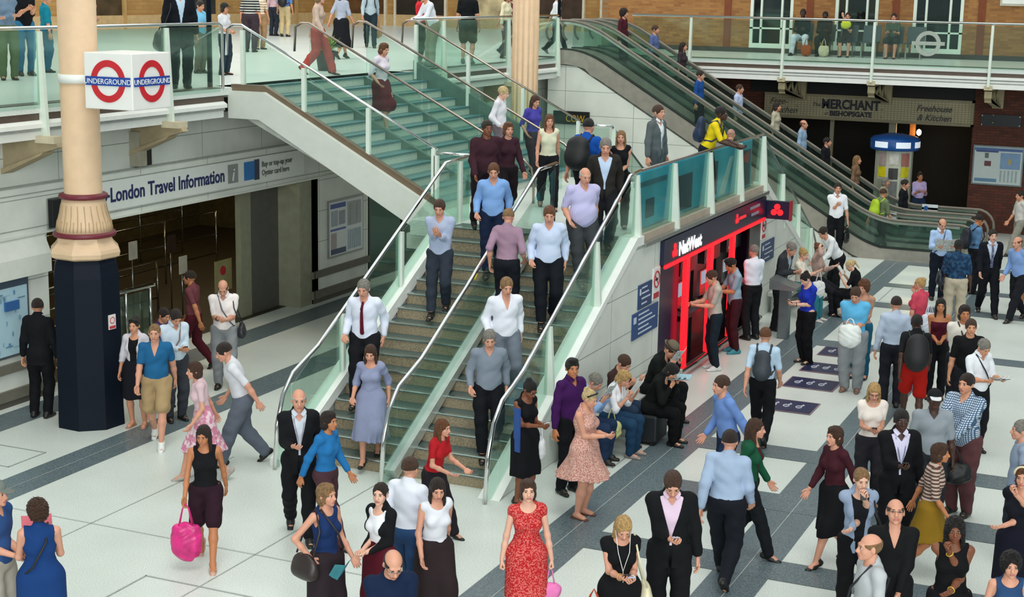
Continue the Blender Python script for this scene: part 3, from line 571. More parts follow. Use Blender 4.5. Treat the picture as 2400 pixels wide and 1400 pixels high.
def tri_mark(mb, c, r, y_axis):
    for k in range(3):
        a = PI / 2 + k * 2 * PI / 3; u0, v0 = c[0] + .55 * r * math.cos(a), c[1] + .55 * r * math.sin(a)
        poly = [(u0 + .48 * r * math.cos(t + a), v0 + .48 * r * math.sin(t + a)) for t in np.linspace(0, 2 * PI, 9)[:-1]]
        mb.prism(poly, *y_axis)
RD2 = emit('#e0202c', .9)
m = B(RD2); tri_mark(m, (23.58, 2.22), .13, ('x', -7.55, -7.535)); sub(m, 'red_mark', e)
m = B(RD2); tri_mark(m, (27.2, 2.27), .10, ('x', -7.55, -7.535)); m.box(-7.55, 27.36, 2.24, -7.54, 27.8, 2.29); sub(m, 'red_mark', e)
sub(B(mat('#8f94a4', .5)).box(-7.55, 28.1, 2.33, -7.54, 28.75, 2.38), 'small_print_line', e); sub(B(mat('#8f94a4', .5)).box(-7.55, 28.2, 2.2, -7.54, 28.7, 2.25), 'small_print_line', e)
for y in (24.55, 25.95, 27.35): text('Cash out', 'lettering', .085, (-7.74, y + .1, 1.84), (0, 1, 0), (0, 0, 1), WHITE, e)
sub(B(STEEL).tube([(-7.75, 23.3, .14), (-7.5, 23.4, .14), (-7.46, 23.6, .14), (-7.46, 28.9, .14), (-7.7, 29.2, .14)], .04), 'kick_rail', e)
p = empty('projecting_sign', (-7.3, 29.35, 2.0), 'square dark sign with a red mark sticking out beyond the cash machines', 'sign')
sub(B(NV).box(-7.62, 29.3, 2.02, -7.10, 29.42, 2.37), 'box', p); sub(B(mat('#a3232e', .4)).box(-7.10, 29.28, 2.0, -7.07, 29.44, 2.39), 'red_edge', p)
m = B(emit('#ff1a22', 1.5)); tri_mark(m, (-7.34, 2.19), .13, ('y', 29.30, 29.285)); sub(m, 'red_mark', p)
def wall_notice(name, label, y0, y1, z0, z1, col, rows, circle=None):
    e = empty(name, (-7.6, (y0 + y1) / 2, z0), label, 'sign'); sub(B(mat(col, .45, var=.06)).box(-7.62, y0, z0, -7.60, y1, z1), 'plate', e)
    if rows:
        r = B(mat('#c9d2e0', .5)); n = rows
        for k in range(n): z = z1 - (z1 - z0) * (k + .7) / (n + .6); L_ = (y1 - y0); r.box(-7.6, y0 + L_ * .22, z - .012, -7.597, y0 + L_ * (.62 + .25 * ((k * 7) % 3) / 2), z + .012)
        r.box(-7.6, y0 + .04, z1 - .16, -7.597, y0 + .04 + .1 * (y1 - y0), z1 - .06); sub(r, 'lettering', e)
    if circle:
        q = B(mat('#b5323c', .5)); yc, zc = (y0 + y1) / 2, z1 - (z1 - z0) * .36; ro = (y1 - y0) * .42
        q.tube([(-7.598, yc + ro * math.cos(t), zc + ro * math.sin(t)) for t in np.linspace(0, 2 * PI, 25)[:-1]], .014, 6, closed=True); q.box(-7.6, y0 + .02, z0 + .02, -7.595, y1 - .02, z0 + (z1 - z0) * .22)
        q.add([(-7.597, yc - ro * .75, zc + ro * .6), (-7.597, yc - ro * .6, zc + ro * .75), (-7.597, yc + ro * .75, zc - ro * .6), (-7.597, yc + ro * .6, zc - ro * .75)], [(0, 1, 2, 3)]); sub(q, 'no_smoking_mark', e)
        q = B(BLACKM); q.box(-7.599, yc - ro * .5, zc - .02, -7.596, yc + ro * .5, zc + .02); sub(q, 'cigarette_mark', e)
    return e
wall_notice('no_smoking_sign', 'white no-smoking sign left of the cash machines', 22.72, 23.02, 1.55, 2.05, '#e6e4e0', 0, True)
wall_notice('no_smoking_sign', 'white no-smoking sign right of the cash machines', 29.22, 29.5, 1.6, 2.02, '#e6e4e0', 0, True)
wall_notice('blue_notice', 'smaller dark blue notice beside the left no-smoking sign', 22.04, 22.66, 1.52, 1.9, '#25406b', 4)
wall_notice('blue_notice', 'larger dark blue notice below the smaller one on the white wall', 21.8, 23.0, 1.08, 1.49, '#2a4a7c', 5)
wall_notice('blue_notice', 'dark blue notice on the white wall right of the cash machines', 29.3, 30.25, 1.1, 1.52, '#25406b', 4)
e = empty('low_bench', (-7.2, 20.6, 0), 'low pale ledge bench along the white wall where people sit reading', 'bench')
sub(B(mat('#b9bdb8', .5)).box(-7.6, 18.6, .36, -7.15, 23.0, .44), 'seat', e, bevel=.01)
for y in (18.9, 20.8, 22.7): sub(B(STEEL).box(-7.55, y - .05, 0, -7.22, y + .05, .36), 'leg', e)
e = empty('low_bench', (-7.2, 31.6, 0), 'low pale ledge bench by the wall beyond the cash machines', 'bench')
sub(B(mat('#b9bdb8', .5)).box(-7.6, 29.9, .36, -7.15, 34.2, .44), 'seat', e, bevel=.01)
for y in (30.1, 32.0, 33.9): sub(B(STEEL).box(-7.55, y - .05, 0, -7.22, y + .05, .36), 'leg', e)
e = empty('phone_post', (-6.75, 27.9, 0), 'grey metal post with tilted shelf beside the man in the white shirt', 'post')
sub(B(mat('#6f7a7c', .35, .6)).box(-6.85, 27.8, 0, -6.65, 28.0, .95), 'pillar', e, bevel=.02)
sub(B(mat('#8f999a', .3, .7)).prism([(-7.0, .95), (-6.5, .95), (-6.5, 1.0), (-7.0, 1.15)], 'y', 27.65, 28.15), 'shelf', e)
# ================================================================ columns
def column(cx, cy, label, base=True):
    e = empty('column', (cx, cy, 0), label, 'column')
    r = .265
    if base:
        sub(B(COLCREAM).lathe([(r + .02, 3.33), (r, 3.36), (r, 9)], (cx, cy, 0), 40), 'shaft', e)
        bell = B(COLCREAM); bell.lathe([(.30, 3.3), (.31, 3.24), (.33, 3.1), (.375, 2.95), (.40, 2.82)], (cx, cy, 0), 40)
        bl = sub(bell, 'bell', e)
        f = B(mat('#b59c74', .6, name='bell_relief_tan'))
        for k in range(22):
            a = 2 * PI * k / 22
            f.tube([(cx + q * math.cos(a + d), cy + q * math.sin(a + d), z) for q, z, d in ((.395, 2.86, 0), (.376, 2.96, .02), (.338, 3.1, 0), (.316, 3.22, -.02))], .006, 5)
            a += PI / 22; f.tube([(cx + q * math.cos(a), cy + q * math.sin(a), z) for q, z in ((.395, 2.86), (.37, 3.0))], .006, 5)
        sub(f, 'relief_leaves', e)
        m = B(MAROON); m.lathe([(.29, 3.30), (.335, 3.315), (.345, 3.34), (.335, 3.365), (.29, 3.38)], (cx, cy, 0), 40); sub(m, 'ring', e)
        m = B(MAROON); m.lathe([(.38, 2.76), (.43, 2.77), (.445, 2.80), (.43, 2.83), (.38, 2.84)], (cx, cy, 0), 40); sub(m, 'ring', e)
        sub(B(COLCREAM).lathe([(.40, 2.76), (.41, 2.70), (.44, 2.66), (.50, 2.60), (.515, 2.55), (.50, 2.49), (.44, 2.46)], (cx, cy, 0), 8, False, .32), 'collar', e)
        c = B(NAVY); c.lathe([(.50, 0), (.50, .02), (.49, .3), (.485, 2.2), (.46, 2.38), (.42, 2.47)], (cx, cy, 0), 8, False, .32); sub(c, 'plinth', e)
    else:
        m = B(COLCREAM); n = 28; vs = []
        m.lathe([(r + .04, 0), (r + .04, .5), (r, .6), (r, 9)], (cx, cy, 0), 40)
        for k in range(14):
            a = 2 * PI * k / 14; m.tube([(cx + (r) * math.cos(a), cy + r * math.sin(a), .6), (cx + r * math.cos(a), cy + r * math.sin(a), 9)], .02, 6)
        sub(m, 'shaft', e)
    return e
col1 = column(-14.38, 17.47, 'tall cream cast-iron column with maroon rings on a dark navy eight-sided base')
column(-13.25, 30.5, 'second cream column with fluted shaft rising behind the stairs', False)
n_ = B(mat('#e4dfdc', .5)); a = -PI / 2 + .45
e = empty('small_notice', (-14.0, 17.1, 1.55), 'tiny white and red safety sticker on the navy column base', 'sign')
_p = (-14.38 + .452 * math.cos(-.072), 17.47 + .452 * math.sin(-.072))
mm = B(mat('#e4dfdc', .5)); mm.box(-.005, -.07, 1.45, .012, .07, 1.66); o = mm.build('plate', None, (0, 0, 0)); o.parent = e; o.location = (_p[0] - e.location.x, _p[1] - e.location.y, -1.55); o.rotation_euler = (0, 0, -.072)
mm = B(mat('#c03b42', .5)); mm.box(.0, -.06, 1.46, .015, .06, 1.5); mm.tube([(.013, .045 * math.cos(t), 1.58 + .045 * math.sin(t)) for t in np.linspace(0, 2 * PI, 17)[:-1]], .006, 5, closed=True); o2 = mm.build('red_mark', o)
# ================================================================ underground cube sign
ux0, ux1, uy0, uy1, uz0, uz1 = -13.92, -13.12, 17.02, 17.86, 4.62, 5.38
e = empty('underground_sign', ((ux0 + ux1) / 2, (uy0 + uy1) / 2, uz0), 'white box sign with red ring and blue bar reading UNDERGROUND, clamped to the cream column', 'sign')
sub(B(mat('#ecebe6', .35, var=.02, name='sign_box_white')).box(ux0, uy0, uz0, ux1, uy1, uz1), 'box', e, bevel=.012)
UR_ = mat('#c8202c', .4, name='ring_red'); UB = mat('#20439c', .4, name='bar_blue')
def ring(mb, c, ro, ri, place, n=40):
    vs = []; fs = []
    for r_, d in ((ro, 0), (ri, 0), (ro, .008), (ri, .008)):
        for k in range(n): a = 2 * PI * k / n; vs.append(place(c[0] + r_ * math.cos(a), c[1] + r_ * math.sin(a), d))
    for k in range(n):
        j = (k + 1) % n; fs += [(2 * n + k, 3 * n + k, 3 * n + j, 2 * n + j), (k, 2 * n + k, 2 * n + j, j), (n + k, n + j, 3 * n + j, 3 * n + k)]
    mb.add(vs, fs)
cz = (uz0 + uz1) / 2
m = B(UR_); ring(m, ((ux0 + ux1) / 2, cz), .285, .195, lambda a, z, d: (a, uy0 - .002 - d, z)); sub(m, 'ring', e)
sub(B(UB).box(ux0 + .03, uy0 - .016, cz - .06, ux1 - .03, uy0 - .002, cz + .06), 'bar', e)
text('UNDERGROUND', 'lettering', .1, ((ux0 + ux1) / 2, uy0 - .018, cz - .036), (1, 0, 0), (0, 0, 1), WHITE, e, align='CENTER', stretch=1.02, depth=.002)
m = B(UR_); ring(m, ((uy0 + uy1) / 2, cz), .285, .195, lambda a, z, d: (ux1 + .002 + d, a, z)); sub(m, 'ring', e)
sub(B(UB).box(ux1 + .002, uy0 + .03, cz - .06, ux1 + .016, uy1 - .03, cz + .06), 'bar', e)
text('UNDERGROUND', 'lettering', .1, (ux1 + .018, (uy0 + uy1) / 2, cz - .036), (0, 1, 0), (0, 0, 1), WHITE, e, align='CENTER', stretch=1.04, depth=.002)
cl_ = B(WHITE); cl_.lathe([(.272, 4.93), (.285, 4.93), (.285, 5.05), (.272, 5.05)], (-14.38, 17.47, 0), 32); cl_.box(-14.15, 17.3, 4.94, -13.9, 17.6, 5.04); sub(cl_, 'clamp', e)
# brackets under the galleries
def bracket_w(y, label):
    e = empty('bracket', (-15.7, y, 3.4), label, 'bracket')
    m = B(mat('#a89878', .55, name='tan_iron')); m.prism([(-16.1, 3.55), (-16.1, 4.07), (-15.15, 4.07), (-15.05, 3.95), (-15.35, 3.86)], 'y', y - .07, y + .07); m.prism([(-16.1, 3.5), (-15.35, 3.82), (-15.3, 3.87), (-16.1, 3.58)], 'y', y - .13, y + .13); sub(m, 'arm', e)
    m = B(mat('#cfc3a6', .5)); m.box(-15.45, y - .12, 4.0, -15.1, y + .12, 4.1); sub(m, 'shoe', e)
for i, y in enumerate((14.85, 17.86, 20.87)): bracket_w(y, ['tan iron bracket under the gallery at the far left corner', 'tan iron bracket under the gallery just left of the cream column', 'tan iron bracket under the gallery just right of the box sign'][i])
for i, y in enumerate((30.9, 34.4)): bracket_w(y, ['tan iron bracket under the gallery edge at the top of the stairs', 'tan iron bracket under the gallery behind the second column'][i])
sub_e = empty('pipe_bracket', (-15.98, 20.9, 3.6), 'tan steel hanger plate with bolts on the wall right of the cream column', 'bracket')
sub(B(mat('#a39f8c', .5)).box(-16.1, 20.75, 3.33, -15.9, 20.95, 3.9), 'plate', sub_e); sub(B(DARK).box(-16.1, 20.97, 3.33, -15.93, 21.12, 3.85), 'slot', sub_e)
IR = mat('#a59a78', .6, var=.1, name='khaki_iron')
for i, x in enumerate((-10.33, -7.95, -5.0, -2.0)):
    e = empty('truss_bracket', (x, 42.2, 2.9), ['khaki iron truss bracket under the far gallery, left one by the escalator', 'khaki iron truss bracket above the letters of the pub sign', 'khaki iron truss bracket right of the pub sign', 'khaki iron truss bracket at the far right'][i], 'bracket')
    m = B(IR); T = x
    m.prism([(41.0, 4.03), (41.0, 3.80), (41.1, 3.72), (43.3, 3.40), (43.3, 3.48), (41.2, 3.78), (41.1, 3.68), (41.1, 4.03)], 'x', T - .09, T + .09)
    m.box(T - .09, 41.0, 3.97, T + .09, 43.5, 4.05)
    for y0, z0, y1, z1 in ((41.3, 3.97, 41.7, 3.66), (41.7, 3.66, 42.1, 3.97), (42.1, 3.97, 42.4, 3.56), (42.4, 3.56, 42.8, 3.97), (42.8, 3.97, 43.2, 3.46)): m.tube([(T, y0, z0), (T, y1, z1)], .035, 6)
    m.box(T - .14, 43.2, 3.40, T + .14, 43.34, 4.05)
    sub(m, 'truss', e)
    m = B(IR)
    for k in range(5): m.lathe([(.02, 0), (.02, .03)], (T - .1, 43.28, 3.0 + .2 * k), 8)
    sub(m, 'rivets', e)
    sub(B(mat('#c9bd9b', .5)).box(x - .1, 40.9, 4.0, x + .1, 41.05, 4.12), 'shoe', e)
# ================================================================ pub front beneath the far gallery
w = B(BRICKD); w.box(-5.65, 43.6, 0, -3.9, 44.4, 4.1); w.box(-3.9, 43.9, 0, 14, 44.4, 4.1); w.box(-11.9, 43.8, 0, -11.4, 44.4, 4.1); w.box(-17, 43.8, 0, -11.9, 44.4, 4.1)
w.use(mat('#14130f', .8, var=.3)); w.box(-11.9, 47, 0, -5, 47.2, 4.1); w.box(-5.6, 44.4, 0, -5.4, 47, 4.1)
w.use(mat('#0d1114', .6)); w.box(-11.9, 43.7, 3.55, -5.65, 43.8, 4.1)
w.use(mat('#8c8a76', .5)); w.box(-9.6, 43.9, 0, -9.5, 44.0, 2.9); w.box(-7.95, 43.9, 0, -7.75, 44.0, 2.9)
structure(w.build('wall_back'))
w = B(BRICKD); w.box(-5.64, 43.58, 0, -3.9, 43.6, .02); 
e = empty('pub_sign', (-8.5, 43.5, 2.88), 'long cream sign board reading The Merchant of Bishopsgate, Freehouse & Kitchen', 'sign')
sub(B(grid_mat('sign_cream_mesh', '#b3a988', '#857c60', .09, .06, .008, .6, 'XZ')).box(-11.4, 43.4, 2.9, -5.65, 43.55, 3.53), 'panel', e)
fr = B(mat('#8d8467', .5)); fr.box(-11.4, 43.36, 3.5, -5.62, 43.56, 3.56); fr.box(-11.4, 43.36, 2.86, -5.62, 43.56, 2.92); fr.box(-5.68, 43.36, 2.86, -5.62, 43.56, 3.56); sub(fr, 'frame', e)
INK = mat('#141824', .5, name='sign_ink'); IK2 = mat('#3a3a34', .5)
text('MERCHANT', 'lettering', .36, (-9.76, 43.38, 3.18), (1, 0, 0), (0, 0, 1), INK, e, bold=.014, width=1.62); text('BISHOPSGATE', 'lettering', .19, (-9.52, 43.38, 2.98), (1, 0, 0), (0, 0, 1), INK, e, bold=.008, width=1.17)
text('The', 'lettering', .15, (-10.03, 43.38, 3.22), (1, 0, 0), (0, 0, 1), IK2, e, shear=.3); text('of', 'lettering', .12, (-9.68, 43.38, 2.99), (1, 0, 0), (0, 0, 1), IK2, e, shear=.3)
text('Freehouse', 'lettering', .24, (-7.15, 43.38, 3.22), (1, 0, 0), (0, 0, 1), IK2, e, shear=.35, bold=.004, width=.95); text('& Kitchen', 'lettering', .24, (-7.12, 43.38, 2.97), (1, 0, 0), (0, 0, 1), IK2, e, shear=.35, bold=.004, width=.92)
text('Free-', 'lettering', .24, (-11.25, 43.38, 3.24), (1, 0, 0), (0, 0, 1), IK2, e, shear=.35); text('Kitchen', 'lettering', .24, (-11.2, 43.38, 3.0), (1, 0, 0), (0, 0, 1), IK2, e, shear=.35)
e = empty('wall_lantern', (-7.2, 45.0, 2.3), 'small bright warm lamp above the blue-roofed kiosk', 'lamp')
lb = MB().use(emit('#ffd89a', 30)); lb.lathe([(.005, 0), (.05, .03), (.07, .09), (.05, .15), (.005, .18)], (-7.28, 44.9, 2.42), 12); sub(lb, 'bulb', e)
sub(B(mat('#7a4a1e', .4)).box(-7.55, 44.95, 2.25, -7.4, 45.05, 2.9), 'bracket', e)
pl = bpy.data.lights.new('lantern_light', 'POINT'); pl.energy = 25; pl.color = (1, .7, .35); pl.shadow_soft_size = .1; po = bpy.data.objects.new('lantern_light', pl); COL.objects.link(po); po.location = (-7.2, 44.6, 2.5)
# kiosk
kx, ky, kr = -7.52, 42.6, .5
e = empty('kiosk', (kx, ky, 0), 'round kiosk with blue and white roof band and yellow panels behind the escalators', 'kiosk')
m = B(mat('#cfd2bd', .4)); m.lathe([(kr, 0), (kr, 2.25)], (kx, ky, 0), 12, False, PI / 12); sub(m, 'body', e)
m = B(mat('#1f5aa8', .4)); m.lathe([(kr + .14, 2.22), (kr + .16, 2.27), (kr + .16, 2.50), (kr + .1, 2.56), (.25, 2.64), (.02, 2.66)], (kx, ky, 0), 28); sub(m, 'roof', e)
for a0 in (-2.3, -1.35, -.5):
    m = B(emit('#dfe9f2', .5)); m.add([(kx + (kr + .165) * math.cos(a), ky + (kr + .165) * math.sin(a), z) for z in (2.30, 2.46) for a in np.linspace(a0, a0 + .62, 6)], [(k, k + 1, k + 7, k + 6) for k in range(5)]); sub(m, 'roof_band', e)
for a0, c, z0, z1 in ((-2.3, '#e0d51c', 1.5, 1.78), (-2.3, '#b9a6a0', 1.8, 2.15), (-1.65, '#3b3a38', 1.45, 1.75), (-1.65, '#ddd9cf', 1.85, 2.15), (-1.0, '#e0d51c', 1.5, 1.78), (-1.0, '#b5756a', 1.8, 2.15), (-2.3, '#9aa08f', .4, 1.45), (-1.0, '#9aa08f', .4, 1.45), (-1.65, '#787a78', .4, 1.4)):
    m = B(mat(c, .4, var=.2, scale=9)); r_ = kr + .01; m.add([(kx + r_ * math.cos(a), ky + r_ * math.sin(a), z) for z in (z0, z1) for a in (a0, a0 + .25, a0 + .5)], [(0, 1, 4, 3), (1, 2, 5, 4)]); sub(m, 'panel', e)
poster('timetable_poster', 'framed white and blue timetable poster on the dark brick pier at far right', 'y', 43.6, -5.54, -4.3, 1.34, 2.33, [(0, 1, .9, .98, '#4d6aa0'), (.03, .5, .86, .9, '#3c4a7c'), (.55, .97, .42, .86, '#7c9cc0'), (.72, .78, .55, .7, '#b3a45c'), (.22, .36, .48, .62, '#6a3a40'), (.22, .3, .7, .84, '#5f6c66'), (.03, .5, .05, .14, '#5f8aa8')] + [(.56 + .08 * k, .6 + .08 * k, .06, .38, '#9fb0b4') for k in range(5)], '#7b8a8c', '#c9d4d2')
e = empty('wall_plaque', (-4.9, 43.55, 2.9), 'dark empty plaque with steel corner studs above the timetable poster', 'sign')
sub(B(mat('#0c151c', .3)).box(-5.45, 43.55, 2.9, -4.4, 43.6, 3.21), 'plate', e); sub(B(STEEL).box(-5.43, 43.54, 2.92, -5.40, 43.55, 2.95).box(-4.45, 43.54, 2.92, -4.42, 43.55, 2.95).box(-5.43, 43.54, 3.16, -5.40, 43.55, 3.19).box(-4.45, 43.54, 3.16, -4.42, 43.55, 3.19), 'studs', e)
# frosted roundel on the far glass, white notice, poles, seats
m = B(mat('#a9b3a8', .6, name='frosted_vinyl')); ring(m, (-6.57, 5.12), .32, .22, lambda a, z, d: (a, 40.96 - d, z)); m.box(-6.98, 40.95, 5.08, -6.15, 40.958, 5.17)
o = m.build('frosted_roundel'); o['label'] = 'frosted ring-and-bar mark on the far gallery glass'; o['category'] = 'sign'
e = empty('wall_notice', (-5.2, 45.98, 6.2), 'blank white framed notice on the upper brick wall at top right', 'sign')
sub(B(mat('#bcb8a6', .5)).box(-5.47, 45.93, 6.08, -4.73, 46.0, 6.9), 'frame', e); sub(B(WHITE).box(-5.41, 45.92, 6.14, -4.79, 45.93, 6.84), 'sheet', e)
for x, y, lab in ((-15.72, 22.53, 'thin navy post on the gallery left of the stair top'), (-16.1, 39.3, 'thin navy post on the gallery near the escalator top')):
    o = B(NAVY).tube([(x, y, UZ), (x, y, 9)], .045, 10).build('navy_post'); o['label'] = lab; o['category'] = 'post'
for k, (x, y) in enumerate(((-16.6, 29.3), (-16.9, 29.3), (-16.6, 27.3), (-17.0, 24.2))):
    pass
def seat(x, y, label):
    e = empty('waiting_seat', (x, y, UZ), label, 'seat', 'metal waiting seats on the far gallery')
    s_ = B(mat('#4b5356', .35, .6, name='perforated_steel')); s_.box(x - .25, y - .22, UZ + .42, x + .25, y + .25, UZ + .45); sub(s_, 'seat', e)
    s_ = B(mat('#4b5356', .35, .6, name='perforated_steel')); s_.prism([(y + .22, UZ + .45), (y + .25, UZ + .45), (y + .35, UZ + .9), (y + .32, UZ + .9)], 'x', x - .25, x + .25); sub(s_, 'backrest', e)
    for d in (-.2, .2): sub(B(STEEL).box(x + d - .02, y - .15, UZ, x + d + .02, y + .2, UZ + .42), 'leg', e)
for x in (-10.8, -10.15, -9.5, -8.85, -8.2, -7.6): seat(x, 45.0, 'perforated steel waiting seat in the row against the far upper brick wall')
def counter():
    e = empty('flower_planter', (-16.9, 28.4, UZ), 'bright green plant in a dark tub at the top of the stairs', 'plant')
    sub(B(mat('#2b2f2a', .5)).lathe([(.16, 0), (.22, .42), (.2, .42)], (-16.9, 28.4, UZ), 16), 'tub', e)
    m = B(mat('#93b52a', .6, var=.4, scale=20)); r = random.Random(2)
    for k in range(120):
        a = r.random() * 6.28; el = r.random() * 1.3; L = .25 + .2 * r.random(); d = Vector((math.cos(a) * math.cos(el), math.sin(a) * math.cos(el), math.sin(el))); p = Vector((-16.9, 28.4, UZ + .42)); s = d.cross(Vector((0, 0, 1))).normalized() * .03
        m.add([p, p + d * L * .5 + s, p + d * L, p + d * L * .5 - s], [(0, 1, 2, 3)])
    sub(m, 'leaves', e)
counter()
def fmat(cx, cy, label, i):
    e = empty('floor_mat', (cx, cy, 0), label, 'floor mat')
    sub(B(mat('#8d6f7c', .5, name='mat_pink_border')).box(cx - .42, cy - .36, .009, cx + .42, cy + .36, .012), 'border', e)
    sub(B(mat('#20274a', .4, var=.15, name='mat_navy')).box(cx - .40, cy - .33, .012, cx + .40, cy + .33, .015), 'mat', e)
    for k in range(3): x_ = cx - .24 + .2 * k; q = B(mat('#d5d8e4', .5)); q.tube([(x_ + .045 * math.cos(t), cy - .02 + .06 * math.sin(t), .017) for t in np.linspace(0, 2 * PI, 13)[:-1]], .008, 5, closed=True); q.tube([(x_ + .02, cy + .05, .017), (x_ + .06, cy + .1, .017), (x_ + .03, cy + .14, .017)], .01, 5); sub(q, 'white_mark', e)
for i, (y, l) in enumerate(((23.15, 'dark floor decal nearest the camera in the line of four'), (24.7, 'dark floor decal under the woman in the blue top, second of four'), (25.88, 'dark floor decal third from the camera, half hidden by trousers'), (27.2, 'dark floor decal farthest from the camera in the line of four'))): fmat(-5.45, y, l, i)
# ================================================================ implicit surfaces (smooth blended volumes -> mesh)
def V3(*a): return np.array(a, float)
def unit(v): v = np.asarray(v, float); return v / (np.linalg.norm(v) + 1e-9)
class Cone:       # rounded cone between two joints; sq squashes the section along axis ax
    def __init__(s, a, b, r1, r2, tag='', sq=1.0, ax=None):
        s.a, s.b, s.r1, s.r2, s.tag, s.sq, s.ax = V3(*a), V3(*b), r1, r2, tag, sq, (unit(ax) if ax is not None else None)
    def box(s, g):
        r = max(s.r1, s.r2) * max(1, s.sq) + g; return np.minimum(s.a, s.b) - r, np.maximum(s.a, s.b) + r
    def d(s, X, Y, Z, g):
        ba = s.b - s.a; L2 = ba @ ba + 1e-12
        px, py, pz = X - s.a[0], Y - s.a[1], Z - s.a[2]
        t = np.clip((px * ba[0] + py * ba[1] + pz * ba[2]) / L2, 0, 1)
        qx, qy, qz = px - t * ba[0], py - t * ba[1], pz - t * ba[2]
        q2 = qx * qx + qy * qy + qz * qz
        if s.ax is not None:
            w = qx * s.ax[0] + qy * s.ax[1] + qz * s.ax[2]; q2 = q2 + w * w * (1 / s.sq ** 2 - 1)
        return np.sqrt(q2) - (s.r1 + (s.r2 - s.r1) * t) - g
class Ell:        # ellipsoid with rotation matrix (columns = local axes)
    def __init__(s, c, r, R=None, tag=''): s.c, s.r, s.R, s.tag = V3(*c), V3(*r), (np.eye(3) if R is None else np.asarray(R, float)), tag
    def box(s, g):
        e = np.abs(s.R) @ (s.r + g); return s.c - e, s.c + e
    def d(s, X, Y, Z, g):
        x, y, z = X - s.c[0], Y - s.c[1], Z - s.c[2]; r = s.r + g
        l = [(x * s.R[0, i] + y * s.R[1, i] + z * s.R[2, i]) / r[i] for i in range(3)]
        k0 = np.sqrt(l[0] ** 2 + l[1] ** 2 + l[2] ** 2); k1 = np.sqrt((l[0] / r[0]) ** 2 + (l[1] / r[1]) ** 2 + (l[2] / r[2]) ** 2) + 1e-9
        return k0 * (k0 - 1) / k1
def smin(a, b, k):
    h = np.maximum(k - np.abs(a - b), 0) / k; return np.minimum(a, b) - h * h * k * .25
def volume(prims, h, k=.03, infl=lambda p: 0.0, pad=.03, post=None):
    lo = np.min([p.box(max(infl(p), 0))[0] for p in prims], 0) - pad; hi = np.max([p.box(max(infl(p), 0))[1] for p in prims], 0) + pad
    n = np.ceil((hi - lo) / h).astype(int) + 1
    ax = [lo[i] + h * np.arange(n[i]) for i in range(3)]
    F = np.full(n, .5, np.float32)
    for p in prims:
        g = infl(p); a, b = p.box(g + k + 2 * h)
        i0 = np.clip(((a - lo) / h).astype(int), 0, n); i1 = np.clip(((b - lo) / h).astype(int) + 2, 0, n)
        if (i1 <= i0).any(): continue
        X, Y, Z = ax[0][i0[0]:i1[0], None, None], ax[1][None, i0[1]:i1[1], None], ax[2][None, None, i0[2]:i1[2]]
        sl = tuple(slice(i0[i], i1[i]) for i in range(3))
        F[sl] = smin(F[sl], p.d(X, Y, Z, g).astype(np.float32), k)
    if post is not None: F = post(F, ax[0][:, None, None], ax[1][None, :, None], ax[2][None, None, :])
    return surfnet(F, lo, h)
def surfnet(F, lo, h):
    S = F < 0; n = np.array(F.shape) - 1
    if not S.any(): return np.zeros((0, 3)), np.zeros((0, 4), int)
    c = [(i, j, k) for i in (0, 1) for j in (0, 1) for k in (0, 1)]
    cs = sum(S[i:i + n[0], j:j + n[1], k:k + n[2]].astype(np.int8) for i, j, k in c)
    idx = np.argwhere((cs > 0) & (cs < 8)); m = len(idx)
    ID = np.full(n, -1, np.int64); ID[tuple(idx.T)] = np.arange(m)
    corner = np.stack([F[idx[:, 0] + i, idx[:, 1] + j, idx[:, 2] + k] for i, j, k in c], 1)
    P = np.zeros((m, 3)); cnt = np.zeros(m)
    for a in range(8):
        for b in range(a + 1, 8):
            d = [c[b][t] - c[a][t] for t in range(3)]
            if sum(abs(x) for x in d) != 1: continue
            fa, fb = corner[:, a], corner[:, b]; w = (fa < 0) != (fb < 0)
            t = np.where(w, fa / np.where(w, fa - fb, 1), 0)
            P += w[:, None] * (np.array(c[a]) + t[:, None] * np.array(d)); cnt += w
    Vx = lo + h * (idx + P / cnt[:, None])
    Q = []
    for axn in range(3):
        o = [t for t in range(3) if t != axn]
        sa = [slice(None)] * 3; sb = [slice(None)] * 3; sa[axn] = slice(0, -1); sb[axn] = slice(1, None)
        A, Bv = S[tuple(sa)], S[tuple(sb)]; e = np.argwhere(A != Bv)
        e = e[(e[:, o[0]] > 0) & (e[:, o[1]] > 0) & (e[:, o[0]] < n[o[0]]) & (e[:, o[1]] < n[o[1]])]
        if not len(e): continue
        def gid(da, db):
            q = e.copy(); q[:, o[0]] -= da; q[:, o[1]] -= db; return ID[tuple(q.T)]
        q = np.stack([gid(1, 1), gid(0, 1), gid(0, 0), gid(1, 0)], 1)
        flip = A[tuple(e.T)]
        if axn == 1: flip = ~flip
        q[~flip] = q[~flip][:, ::-1]; Q.append(q)
    Q = np.concatenate(Q); Q = Q[(Q >= 0).all(1)]
    return Vx, Q
